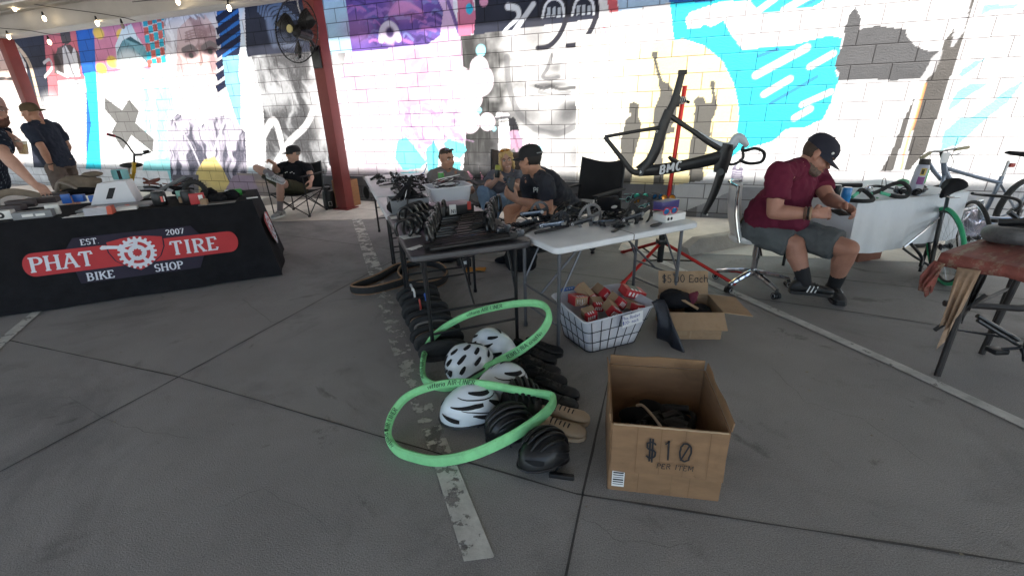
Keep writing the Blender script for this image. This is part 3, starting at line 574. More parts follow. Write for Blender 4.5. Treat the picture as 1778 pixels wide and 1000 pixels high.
b2 = t.nodes.new("ShaderNodeBump"); b2.invert = True; b2.inputs["Strength"].default_value = .8; b2.inputs["Distance"].default_value = .006; t.links.new(bt.outputs["Fac"], b2.inputs["Height"]); t.links.new(b1.outputs[0], b2.inputs["Normal"]); t.links.new(b2.outputs[0], b.inputs["Normal"])
me.materials.append(wm); me.shade_smooth()
wall = thing("mural_wall", "long block wall covered by a bright painted mural", "wall", wallpt(0, 0)); wall.rotation_euler = (0, 0, math.atan2(WU.y, WU.x))
wo = bpy.data.objects.new("painted_face", me); C.objects.link(wo); wo.parent = wall; wo.rotation_euler = (R(90), 0, 0)
# local wall frame from here: x along the wall, y into the building, z up
plain = M("plain_block", (.5, .5, .5), .85, var=.1, bump=.3)
bk = MB(); bk.box((-5, .16, 2.2), (40, .3, 4.4)); obj("block_core", bk, plain, wall)
ev = MB(); ev.box((-5, -.06, 4.33), (44, .46, .3)); obj("shade_eave", ev, M("shade_eave_metal", (.4, .4, .4), .6), wall)  # unseen overhang, added and sized to cast the shade on the upper wall
pp = MB(); pp.box((-5, -.004, 3.85), (39.9, .03, 1.1-.02)); obj("upper_wall", pp, plain, wall)
# ---------------------------------------------------------------- canopy, posts
red = M("red_steel", (.2, .035, .03), .55, var=.15, vs=3, bump=.05)
cl = thing("canopy", "pale steel canopy roof over the market with deep edge beam", "canopy", wallpt(-6, 3.1, .66)); cl.rotation_euler = (0, 0, wall.rotation_euler.z)
cm = M("canopy_paint", (.42, .40, .37), .6, var=.1, vs=2, bump=.03)
bm_ = MB(); bm_.box((0, 0, .2), (36, .2, .4), bev=.01); bm_.box((0, -.06, .02), (36, .34, .03)); bm_.box((0, -.06, .385), (36, .34, .03)); obj("edge_beam", bm_, cm, cl)
dk = MB(); dk.box((0, -6.0, .43), (36, 12.12, .06)); obj("deck", dk, cm, cl)
jo = MB()
for k in range(5): jo.box((0, -1.3-2.4*k, .3), (36, .12, .2))
obj("purlin", jo, M("purlin_paint", (.55, .54, .5), .6), cl)
tb = MB(); tb.box((-8, -.75, .35), (14, .09, .05)); obj("conduit_tray", tb, M("tray_white", (.8, .8, .78), .5), cl)
PU = [(-2.81*WU.x+7.68*WU.y)]
def post(u, label):
    t_ = thing("post", label, "post", wallpt(u, 0, .66), wall.rotation_euler.z, "red steel canopy posts")
    b_ = MB(); b_.box((0, 0, 1.55), (.2, .2, 3.1), bev=.012); obj("shaft", b_, red, t_)
    b_ = MB(); b_.box((0, 0, .008), (.3, .3, .016)); obj("base_plate", b_, red, t_); return t_
pm = post(PU[0]+.02, "tall red steel post carrying the black wire fan")
post(PU[0]-7.9, "red steel post at the far left behind the standing man")
gal = M("galvanised", (.45, .45, .46), .4, metal=.8, var=.12)
b_ = MB(); b_.tube([(-.118, -.03, 2.9), (-.118, -.03, .86)], .014); b_.tube([(-.118, -.03, 1.38), (-.118, -.03, 1.36)], .019); b_.tube([(-.118, -.03, .97), (-.118, -.03, .95)], .019); obj("conduit", b_, gal, pm)
b_ = MB(); b_.box((-.125, -.03, .79), (.05, .075, .15), bev=.006); obj("junction_box", b_, gal, pm)
# wheel stops
ws_m = M("wheel_stop_concrete", (.33, .31, .28), .9, var=.2, vs=5, bump=.6, bs=40)
def wheel_stop(a, b, label, w_=.16, h=.12):
    a, b = V(a), V(b); L = (b-a).length; t_ = MB()
    prof = [(-w_/2, 0), (-w_/2*.65, h*.92), (-w_/2*.5, h), (w_/2*.5, h), (w_/2*.65, h*.92), (w_/2, 0)]
    n = 14; rings = []
    for i in range(n+1):
        x = -L/2+L*i/n; e = min(1, .45+.55*min(i, n-i)/1.0); rings.append([V((x, p[0]+rng.uniform(-.004, .004), max(0, p[1]*e+rng.uniform(-.004, .002)*(p[1] > 0)))) for p in prof])
    t_.loft(rings); o = obj("wheel_stop", t_, ws_m, loc=(a+b)/2, rz=math.atan2((b-a).y, (b-a).x), smooth=30); o.location.z = .004
    tag(o, label, "wheel stop", "concrete wheel stops")
wheel_stop(G(1186, 440), G(1420, 400), "chipped concrete wheel stop between the repair stand and the office chair", .2, .15)
wheel_stop(G(510, 347), G(565, 342), "low concrete wheel stop behind the camp chair of the man in black")
wheel_stop(G(455, 357), G(515, 349), "pale concrete wheel stop under the camp chair of the man in black")
# ---------------------------------------------------------------- common materials
blk = M("black_plastic", (.012, .012, .013), .45, var=.2, vs=20); blkm = M("black_metal", (.015, .015, .017), .35, metal=.3, var=.15)
rub = M("black_rubber", (.016, .016, .016), .8, var=.3, vs=30, bump=.3, bs=90); chrome = M("chrome", (.6, .6, .62), .15, metal=1, var=.05)
alu = M("brushed_aluminium", (.42, .43, .45), .32, metal=1, var=.12, vs=20); dgm = M("dark_grey_metal", (.09, .1, .115), .3, metal=.8, var=.2)
whp = M("white_plastic", (.62, .63, .64), .5, var=.1, vs=5, bump=.05); greyp = M("grey_plastic", (.2, .21, .22), .5); crd = M("cardboard", (.235, .135, .068), .85, var=.16, vs=5, bump=.08, bs=60, aniso=(1, 1, 4))
crd2 = M("pale_cardboard", (.31, .205, .12), .85, var=.14, vs=5, bump=.08); paper = M("white_paper", (.72, .72, .7), .8, var=.04); ink = M("black_ink", (.012, .012, .014), .7, var=.1)
[dirty(c_, [(4, .56, .12, (.8, .78, .76), .5), (28, .66, .03, (.75, .72, .7), .2)], None) for c_ in (crd, crd2)]
tan = M("tan_fabric", (.2, .16, .12), .9, var=.25, vs=8, bump=.2); blkc = M("black_cloth", (.011, .011, .013), .95, var=.3, vs=10, bump=.25, bs=150, spec=.2)
redm = M("red_card", (.42, .025, .03), .5, var=.15); grn = M("mint_foam", (.25, .66, .29), .75, var=.2, vs=7, bump=.12, bs=50); dirty(grn, [(7, .58, .1, (.82, .86, .78), .6), (40, .66, .04, (.7, .72, .66), .3)], None)
dgrn = M("dark_green_ink", (.01, .05, .02), .7)
blu = M("blue_card", (.02, .12, .42), .5); silv = M("silver_paint", (.45, .47, .5), .25, metal=.7, var=.1); ora = M("orange_cloth", (.5, .22, .03), .9, var=.2, bump=.2)
sidew = M("tan_sidewall", (.26, .15, .08), .8, var=.25, vs=15); glassd = M("tinted_lens", (.02, .03, .06), .08, var=0, spec=.8); carb = M("carbon_black", (.010, .010, .011), .42, var=.3, vs=40, spec=.4, coat=.08)
tgm = M("table_grey_white", (.6, .62, .64), .45, var=.12, vs=3, bump=.1, bs=200); tbl = M("table_black_top", (.03, .028, .032), .38, var=.3, vs=4, bump=.12, bs=200)
legm = M("leg_grey", (.12, .125, .14), .4, metal=.5, var=.15); soil = M("dirty_grey", (.16, .15, .14), .8, var=.3)
E1, E2 = V((-.345, .9386, 0)), V((.9386, .345, 0)); A0 = V((-.57, .0, 0))+V((0, 2.43, 0)); ROTA = math.atan2(E2.y, E2.x)
def TA(a, b, z=.742): p = A0+E2*a+E1*b; return V((p.x, p.y, z))
WA, WB = V((.8894, .457, 0)), V((-.457, .8894, 0)); W0 = V((.26, 2.51, 0)); ROTW = math.atan2(WA.y, WA.x)
def TWp(a, b, z=.742): p = W0+WA*a+WB*b; return V((p.x, p.y, z))
def one(name, mb, mat, label, cat, loc=(0, 0, 0), rz=0., group=None, rot=None, smooth=40, mods=()):
    o = obj(name, mb, mat, loc=loc, rz=rz, smooth=smooth, mods=mods)
    if rot: o.rotation_euler = rot
    return tag(o, label, cat, group)
def rrect(w_, d, r, n=5):
    out = []
    for cx, cy, a in ((w_/2-r, d/2-r, 0), (-w_/2+r, d/2-r, 90), (-w_/2+r, -d/2+r, 180), (w_/2-r, -d/2+r, 270)):
        out += [(cx+r*math.cos(R(a+90*k/n)), cy+r*math.sin(R(a+90*k/n))) for k in range(n+1)]
    return out
def slab(mb, w_, d, h, z, r=.05, e=.008):
    rings = []
    for k, (zz_, s_) in enumerate(((z, e*1.5), (z+e, 0), (z+h-e, 0), (z+h-e*.3, e*.4), (z+h, e*1.2))):
        rings.append([V((x*(1-2*s_/w_), y*(1-2*s_/d), zz_)) for x, y in rrect(w_, d, r)])
    mb.loft(rings)
def folding_table(label, c, rz, w_, d, h, topm, lm, inset=.09, seam=False, legs=True, tilt=0., group=None):
    """w_ along local x; leg pairs stand at the two y ends"""
    t = thing("folding_table", label, "table", (c[0], c[1], 0), rz, group)
    b = MB(); slab(b, w_, d, .045, h-.045, .045); obj("tabletop", b, topm, t, smooth=50)
    if seam: b = MB(); b.box((0, 0, h+.0005), (.006, d*.99, .002)); b.box((0, -d/2-.0005, h-.022), (.007, .002, .04)); obj("fold_seam", b, soil, t)
    if not legs: return t
    for sx in (-1, 1):
        for sy in (-1, 1):
            b = MB(); x, y = sx*(w_/2-inset), sy*(d/2-inset); b.tube([(x, y, h-.05), (x, y+sy*tilt, .015)], .0125, 8); b.cyl((x, y+sy*tilt, 0), (x, y+sy*tilt, .03), .016); obj("leg", b, lm, t)
    for s_ in (-1, 1):
        b = MB()
        if w_ >= d: ends = [((s_*(w_/2-inset), -(d/2-inset), .25*h), (s_*(w_/2-inset), d/2-inset, .25*h)), ((s_*(w_/2-inset), 0, .45*h), (s_*.1*w_, 0, h-.05))]
        else: ends = [((-(w_/2-inset), s_*(d/2-inset), .25*h), (w_/2-inset, s_*(d/2-inset), .25*h)), ((0, s_*(d/2-inset), .45*h), (0, s_*.1*d, h-.05))]
        for p, q in ends: b.tube([p, q], .008, 6)
        p, q = ends[0]; r_ = V((p[0], p[1], .45*h)), V((q[0], q[1], .45*h)); b.tube([r_[0], r_[1]], .008, 6)
        if w_ >= d:
            for sy in (-1, 1): b.tube([(s_*(w_/2-inset), sy*(d/2-inset), .5*h), (s_*(w_/2-inset-.17), sy*(d/2-inset), h-.05)], .007, 6)
        else:
            for sx in (-1, 1): b.tube([(sx*(w_/2-inset), s_*(d/2-inset), .5*h), (sx*(w_/2-inset), s_*(d/2-inset-.17), h-.05)], .007, 6)
        obj("leg_brace", b, lm, t)
    return t
def cen(o, u, v, a, b): p = o+u*a+v*b; return (p.x, p.y)
folding_table("black folding table at the near end of the long row, stacked with handlebars", cen(A0, E2, E1, .38, .605), ROTA, .76, 1.2, .74, tbl, blkm)
folding_table("middle white folding table of the row, holding the clear cable bin", cen(A0, E2, E1, .38, 1.68), ROTA, .76, .92, .73, tgm, blkm)
folding_table("farthest white folding table of the row, strewn with brake levers", cen(A0, E2, E1, .38, 3.0), ROTA, .76, 1.68, .735, tgm, blkm)
folding_table("small white fold-in-half table carrying the cranksets", cen(W0, WA, WB, .595, .3), ROTW, 1.19, .6, .74, tgm, legm, .08, seam=True)
# ---------------------------------------------------------------- open cartons
def carton(name, label, loc, rz, w_, d, h, flaps, mat=crd, cat="box"):
    t = thing(name, label, cat, loc, rz); th = .006; b = MB()
    for c, s_ in (((0, -d/2, h/2), (w_, th, h)), ((0, d/2, h/2), (w_, th, h)), ((-w_/2, 0, h/2), (th, d-.002, h)), ((w_/2, 0, h/2), (th, d-.002, h)), ((0, 0, .004), (w_-.002, d-.002, th))): b.box(c, s_)
    obj("box_body", b, mat, t, smooth=0)
    for side, ang, ln in flaps:   # ang: 0 straight up, 90 flat outwards, 180 hanging down
        dx, dy = {'f': (0, -1), 'b': (0, 1), 'l': (-1, 0), 'r': (1, 0)}[side]; wid = (w_ if dx == 0 else d)*.985
        b = MB(); out = V((dx, dy, 0)); al = V((-dy, dx, 0)); base = V((dx*w_/2, dy*d/2, h))+out*.0035
        di = V((0, 0, 1))*math.cos(R(ang))+out*math.sin(R(ang)); nn = al.cross(di)
        N = 6; top = []; bot = []
        for k in range(N+1):
            s_ = -wid/2+wid*k/N; wv = rng.uniform(-.004, .004); top.append(base+al*s_+di*(ln+rng.uniform(-.003, .003))+nn*wv); bot.append(base+al*s_+di*.001)
        q = nn*.005; vs = top+bot+[p+q for p in top]+[p+q for p in bot]; M_ = N+1
        fs = [(i, i+1, M_+i+1, M_+i) for i in range(N)]+[(2*M_+i, 2*M_+i+1, 3*M_+i+1, 3*M_+i) for i in range(N)]+[(i, i+1, 2*M_+i+1, 2*M_+i) for i in range(N)]+[(M_+i, M_+i+1, 3*M_+i+1, 3*M_+i) for i in range(N)]+[(0, M_, 3*M_, 2*M_), (N, M_+N, 3*M_+N, 2*M_+N)]
        b.add(vs, fs); obj("flap", b, mat, t, smooth=0)
    return t
RB = math.atan2(-.08, .43)
t = carton("cardboard_box", "large open brown box marked ten dollars per item", (.595+.04, 1.4+.225, .002), RB, .437, .44, .34, [('b', -4, .05), ('l', 3, .04), ('r', 4, .04), ('f', 174, .218)])
_di = V((0, -math.sin(R(174)), math.cos(R(174)))); pm_ = planemap(V((0, -.2235, .34))+_di*.34+V((0, -.0058, 0)), (1, 0, 0), -_di, (0, -1, -.1))
b = MB(); text(b, "$10", pm_, .085, (.0, .2), .085, center=True, jit=.055, gap=.24); text(b, "/", pm_, .07, (.048, .206), .09)
text(b, "PER ITEM", pm_, .023, (.03, .162), .13, center=True, jit=.07, slant=.08, gap=.16); obj("handwriting", b, ink, t, smooth=0)
b = MB()
for x_ in (-.12, -.03, .06, .15): b.add([pm_(x_+d_, v_, .0004) for d_, v_ in ((-.001, .13), (.001, .13), (.0016, .335), (-.0008, .335))], [(0, 1, 2, 3)])
for x_, z_ in ((-.1, .03), (.1, .06)): b.add([(x_-.0012, -.2236, .006), (x_+.0012, -.2236, .006), (x_+.001, -.2236, .11), (x_-.001, -.2236, .11)], [(0, 1, 2, 3)])
obj("crease", b, M("cardboard_crease", (.16, .09, .045), .9), t, smooth=0)
b = MB(); b.tube([pm_(-.212+.0106*k, .34+rng.uniform(-.001, .001), -.002) for k in range(41)], .0034, 5); obj("torn_edge", b, M("cardboard_core", (.42, .31, .2), .9), t)
b = MB(); b.box((-.18, -.2238, .065), (.05, .001, .085)); obj("shipping_label", b, paper, t, smooth=0)
b = MB()
for k in range(6): b.box((-.18, -.2246, .035+.012*k), (.042, .0006, .003+.002*(k % 3)))
obj("label_print", b, ink, t, smooth=0)
b = MB(); b.box((.03, -.2236, .058), (.004, .001, .11)); obj("box_seam", b, M("cardboard_edge", (.2, .12, .06), .9), t)
TB = Matrix.Translation(V((.635, 1.625, 0))) @ Matrix.Rotation(RB, 4, 'Z')
for k in range(44):
    p = TB @ V((rng.uniform(-.11, .11), rng.uniform(-.11, .11), rng.uniform(.05, .2))); q = MB(off=p)
    kind = k % 3
    if kind == 0: q.tube(smoothpts([p+V((rng.uniform(-.07, .07), rng.uniform(-.07, .07), rng.uniform(-.03, .05))) for _ in range(4)], 5), rng.uniform(.012, .02), 8)
    elif kind == 1: q.torus(p, .06, .012, (rng.uniform(-.5, .5), rng.uniform(-.5, .5), 1), 20, 6)
    else: q.ell(p, (.07, .04, .03), Matrix.Rotation(rng.uniform(0, 3), 4, 'Z'))
    one(("bike_grip", "rubber_ring", "saddle_pad")[kind], q, (blk, rub, blkc)[kind], ("black bar grip in the heap inside the ten dollar box", "black rubber ring in the heap inside the ten dollar box", "black padded lump in the heap inside the ten dollar box")[kind], ("grip", "ring", "pad")[kind], p, group="black oddments in the ten dollar box")
p = TB @ V((-.02, -.02, .2)); q = MB(off=p); q.tube(smoothpts([TB @ V(a) for a in ((-.09, .1, .2), (-.06, .08, .215), (0, -.03, .2), (.05, -.15, .17))], 5), .007, 6); one("curved_tube", q, M("beige_tube", (.45, .38, .3), .5), "thin beige curved tube across the heap in the ten dollar box", "tube", p)
# five dollar box
RB5 = R(-5); c5 = (1.245, 2.885, .002)
t = carton("cardboard_box", "low open box with the handwritten five dollar flap standing up", c5, RB5, .36, .32, .2, [('b', 22, .17), ('f', 128, .13), ('r', 97, .19)], crd2)
fm = lambda u, v, w_: V((0, .16+.0035, .2))+V((u, 0, 0))+V((0, math.sin(R(22)), math.cos(R(22))))*v+V((0, -math.cos(R(22)), math.sin(R(22))))*(w_+.007)
b = MB(); text(b, "$5.00 Each", fm, .055, (.01, .085), .1, center=True, jit=.05); obj("handwriting", b, ink, t, smooth=0)
b = MB(); b.box((-.02, -.1637, .08), (.012, .001, .14)); b.box((-.09, -.1636, .07), (.09, .0008, .08)); obj("packing_tape", b, M("tape", (.36, .25, .15), .3), t)
def lump(name, p, r_, mat, label, cat, T=None, disp=.05, sc=.08, group=None, sub=2):
    q = MB(off=p); q.ell(p, r_, T, 20, 12); return one(name, q, mat, label, cat, p, group=group, mods=[('sub', 1), ('disp', disp, sc)])
T5 = Matrix.Translation(V((c5[0], c5[1], 0))) @ Matrix.Rotation(RB5, 4, 'Z')
lump("glove", T5 @ V((-.09, .04, .21)), (.12, .09, .07), blkc, "black cloth bundle heaped in the five dollar box", "clothing")
lump("glove", T5 @ V((.02, .02, .22)), (.035, .025, .07), M("maroon_cloth", (.1, .012, .025), .9, bump=.3), "dark maroon glove sticking up in the five dollar box", "glove", Matrix.Rotation(.5, 4, 'Y'), .03, .04)
lump("jersey", T5 @ V((.07, -.02, .13)), (.1, .12, .05), blkc, "black garment lying low in the five dollar box", "clothing")
q = MB(); q.box((0, 0, 0), (.16, .02, .006)); one("card_strip", q, crd2, "torn pale cardboard strip across the five dollar box", "cardboard", T5 @ V((-.03, -.05, .225)), rot=(.3, .35, RB5-.6))
# dark pouch leaning between basket and box
p = G(1150, 600); q = MB(off=p); a, b_, c, d = p+V((-.06, .12, .27)), p+V((.02, .12, .29)), p+V((.1, -.1, .0)), p+V((.0, .1, .0))
q.grid(lambda u, v: (a*(1-u)+b_*u)*(1-v)+(d*(1-u)+c*u)*v+V((.01*math.sin(9*u+5*v), -.04*math.sin(3*v), .01*math.sin(7*v+4*u))), 14, 14)
one("dark_pouch", q, M("navy_black_nylon", (.016, .018, .026), .45, bump=.4, bs=30), "black shiny cloth hanging down beside the wire basket", "clothing", p, mods=[('solid', .012)])
# ---------------------------------------------------------------- wire basket with red boxes
FL, FR, BL = V((.488, 2.565, 0)), V((.84, 2.70, 0)), V((.345, 2.85, 0)); BR = FR+BL-FL
cb = (FL+BR)/2; zt = .235
tFL, tFR, tBR, tBL = V((.455, 2.545, zt)), V((.985, 2.80, zt)), V((.83, 3.2, zt)), V((.29, 3.03, zt))
bk_ = thing("wire_basket", "white lined wire basket full of small red boxes", "basket", (cb.x, cb.y, .004))
def ringat(f, ins=0.):
    out = []
    for lo, hi in ((FL, tFL), (FR, tFR), (BR, tBR), (BL, tBL)):
        p = lo.lerp(hi, f); p.z = lo.z+(zt)*f+.006; ctr = cb.lerp(V(((tFL+tBR)/2).to_tuple()), f); ctr.z = p.z; out.append(p+(ctr-p).normalized()*ins)
    return out
def rnd(pts, r_=.05, n=5):
    out = []
    for i in range(4):
        p, a, c = pts[i], pts[i-1], pts[(i+1) % 4]; pa, pc = p+(a-p).normalized()*r_, p+(c-p).normalized()*r_
        for k in range(n+1): s_ = k/n; out.append(pa*(1-s_)**2+p*2*s_*(1-s_)+pc*s_**2)
    return out
b = MB(off=(cb.x, cb.y, .004))
for f in (.02, .3, .62): b.tube(rnd(ringat(f, -.003)), .0026, 6, closed=True)
for i in range(4):
    lo, hi = ringat(.02, -.003), ringat(.97, -.003)
    n = 7 if i % 2 == 0 else 5
    for k in range(n): s_ = (k+.6)/(n+.2); b.tube([lo[i].lerp(lo[(i+1) % 4], s_), hi[i].lerp(hi[(i+1) % 4], s_)], .0024, 6)
obj("wire_frame", b, blkm, bk_)
lin = M("basket_liner", (.52, .53, .57), .6, var=.1, vs=8, bump=.4, bs=12)
b = MB(off=(cb.x, cb.y, .004)); rings = [rnd(ringat(f, .004 if f < .98 else -.012)) for f in (.03, .2, .4, .6, .8, .97, 1.0)]
rings += [[p+V((0, 0, -.012)) for p in rnd(ringat(1.0, -.02))]]
b.loft(rings, cap=False); k = len(b.v); b.add(rings[0], [tuple(range(len(rings[0])))]); obj("liner", b, lin, bk_, mods=[('solid', .002)])
sg = thing("price_card", "white card with blue handwriting clipped on the basket front", "sign", (0, 0, 0)); o_ = FL.lerp(FR, .60).lerp(tFL.lerp(tFR, .60), .74); o_.z = .196; sg.location = o_+V((.35, -.93, 0))*.02
un = (tFR-tFL).normalized(); un.z = 0; vn = V((-.08, -.12, 1)).normalized(); nn = un.cross(vn)
pmS = planemap((0, 0, 0), un, vn, nn); b = MB()
cw, chh = .16, .088
fc = [pmS(u, v, .012+e) for e in (0, .001) for u, v in ((-cw/2+.02, -chh/2-.005), (cw/2+.03, -chh/2+.006), (cw/2+.03, chh/2+.006), (-cw/2+.02, chh/2))]
b.add(fc, [(0, 1, 2, 3), (4, 5, 6, 7), (0, 1, 5, 4), (1, 2, 6, 5), (2, 3, 7, 6), (3, 0, 4, 7)]); obj("card", b, M("card_stock", (.8, .8, .8), .7, var=.02), sg, smooth=0)
b = MB(); text(b, "This Basket", pmS, .024, (.008, .012), .12, center=True, lift=.0145, jit=.04); text(b, "$20- each", pmS, .024, (.006, -.024), .12, center=True, lift=.0145, jit=.04); obj("handwriting", b, M("blue_ink", (.02, .05, .3), .7), sg, smooth=0)
def redbox(px, py, z, rot, sz, label, kind=0):
    t = thing("red_box", label, "box", G(px, py, z), group="small boxes in the wire basket"); t.rotation_euler = rot
    b = MB(); b.box((0, 0, 0), sz, bev=.002); obj("sleeve", b, redm if kind != 2 else blu, t)
    if kind == 0:
        b = MB(); b.box((0, sz[1]/2*.35, .0008), (sz[0]*1.004, sz[1]*.62, sz[2]*1.004)); obj("kraft_band", b, crd2, t, smooth=0)
    b = MB()
    for k in range(4): b.box((-sz[0]*.3+sz[0]*.18*k, -sz[1]/2-.0006, 0), (sz[0]*.09, .0012, sz[2]*.5))
    for k in range(3): b.box((-sz[0]*.2+sz[0]*.2*k, -sz[1]*.3, sz[2]/2+.0014), (sz[0]*.1, sz[1]*.25, .0012))
    obj("print", b, paper, t, smooth=0)
    if kind == 1: b = MB(); b.box((0, .01, sz[2]/2+.0006), (sz[0]*.5, sz[1]*.7, .0014)); obj("window", b, blk, t, smooth=0)
    if kind == 3: b = MB(); b.box((0, -sz[1]/2-.0007, 0), (sz[0]*.96, .001, sz[2]*.94)); obj("kraft_end", b, crd2, t); b = MB(); b.torus((0, -sz[1]/2-.002, -.01), .014, .002, (0, 1, 0), 12, 6, a0=math.pi, a1=2*math.pi); obj("string_handle", b, paper, t)
for a in ((1098, 507, .24, (.15, .35, .3), (.17, .1, .06), "red box with a black window, lying on the basket's far right corner", 1),
          (1003, 520, .225, (-.1, .1, .35), (.1, .11, .065), "kraft ended box with a white string handle at the basket's left", 3),
          (1020, 512, .235, (.6, .1, .9), (.075, .19, .06), "long red box with a bright kraft side, slanting across the basket", 0),
          (1045, 508, .225, (.1, .9, .5), (.075, .14, .075), "red box standing on its edge at the back of the basket", 0),
          (1023, 545, .215, (.25, -.2, .25), (.08, .09, .06), "red box nearest the basket's front left corner", 0),
          (1036, 528, .2, (.3, .1, .2), (.08, .1, .06), "red box wedged in the middle of the basket", 0),
          (1072, 522, .215, (.2, .7, .6), (.08, .12, .065), "kraft and red box tilted on its side in the middle right of the basket", 0),
          (1062, 537, .2, (.3, .6, .4), (.085, .12, .07), "red box half hidden by the handwritten card in the basket", 0),
          (1098, 530, .19, (0, .3, .5), (.08, .16, .05), "flat red box low at the basket's right front", 0),
          (985, 505, .225, (.5, .1, .6), (.12, .025, .06), "blue box at the basket's back left corner", 2)): redbox(*a)
# ---------------------------------------------------------------- foam tyre liners
def liner(pts, label, words):
    path = smoothpts([G(*p) for p in pts], 8, True); c = sum(path, V())/len(path); c.z = 0
    t = thing("foam_liner", label, "tyre liner", c); b = MB(off=c); N = len(path)
    vs = []; n = 10; prof = [(-.026, -.008), (-.012, -.018), (.012, -.018), (.026, -.008), (.029, .002), (.022, .011), (.012, .013), (-.012, .013), (-.022, .011), (-.029, .002)]
    for i in range(N):
        tg = (path[(i+1) % N]-path[i-1]).normalized(); out = (path[i]-c); out = (out-tg*out.dot(tg)); out.z *= .3; out.normalize(); up = tg.cross(out)
        if up.z < 0: up = -up
        vs += [path[i]+up*p[0]+out*p[1] for p in prof]
    b.add(vs, [(i*n+j, i*n+(j+1) % n, ((i+1) % N)*n+(j+1) % n, ((i+1) % N)*n+j) for i in range(N) for j in range(n)])
    obj("foam_ring", b, grn, t, smooth=35)
    b = MB(off=c); cum = [0]
    for i in range(N): cum.append(cum[-1]+(path[(i+1) % N]-path[i]).length)
    def onp(s_, v, lift):
        s_ %= cum[-1]; i = max(k for k in range(N) if cum[k] <= s_); f = (s_-cum[i])/(cum[i+1]-cum[i]); p = path[i].lerp(path[(i+1) % N], f); tg = (path[(i+1) % N]-path[i]).normalized()
        view = (V((0, 0, CAMH))-p).normalized(); sd = tg.cross(view).normalized()
        if sd.z < 0: sd = -sd
        nn = sd.cross(tg).normalized(); nn = nn if nn.dot(view) > 0 else -nn
        return p+sd*v+nn*(.0285+lift*2)
    for (i0, w_, dr) in words:
        f = (lambda u, v, l, s0=cum[min(N-1, i0*8)], d_=dr: onp(s0+d_*u, d_*v if False else v, l))
        text(b, w_, f, .024, (0, -.010), .16, .1, slant=.15, lift=.002)
    obj("print", b, dgrn, t, smooth=0)
LW = "vittoria AIR-LINER"
liner([(715, 792, .03), (760, 800, .03), (820, 789, .06), (885, 760, .13), (938, 725, .17), (961, 698, .18), (952, 686, .18), (905, 678, .2), (850, 668, .225), (795, 664, .225), (745, 672, .2), (705, 690, .15), (680, 722, .09), (673, 755, .05), (688, 780, .035)],
      "mint green foam tyre liner loop lying in front, nearest the camera", [(10, LW, -1), (14, LW, -1)])
liner([(740, 662, .03), (733, 636, .05), (742, 600, .1), (768, 571, .18), (812, 547, .27), (862, 533, .33), (912, 526, .37), (943, 530, .38), (954, 548, .36), (940, 577, .29), (905, 606, .2), (858, 632, .12), (810, 656, .06), (775, 672, .03)],
      "mint green foam tyre liner loop leaning up against the table leg behind", [(4, LW, 1), (9, LW, 1), (0, LW, 1)])
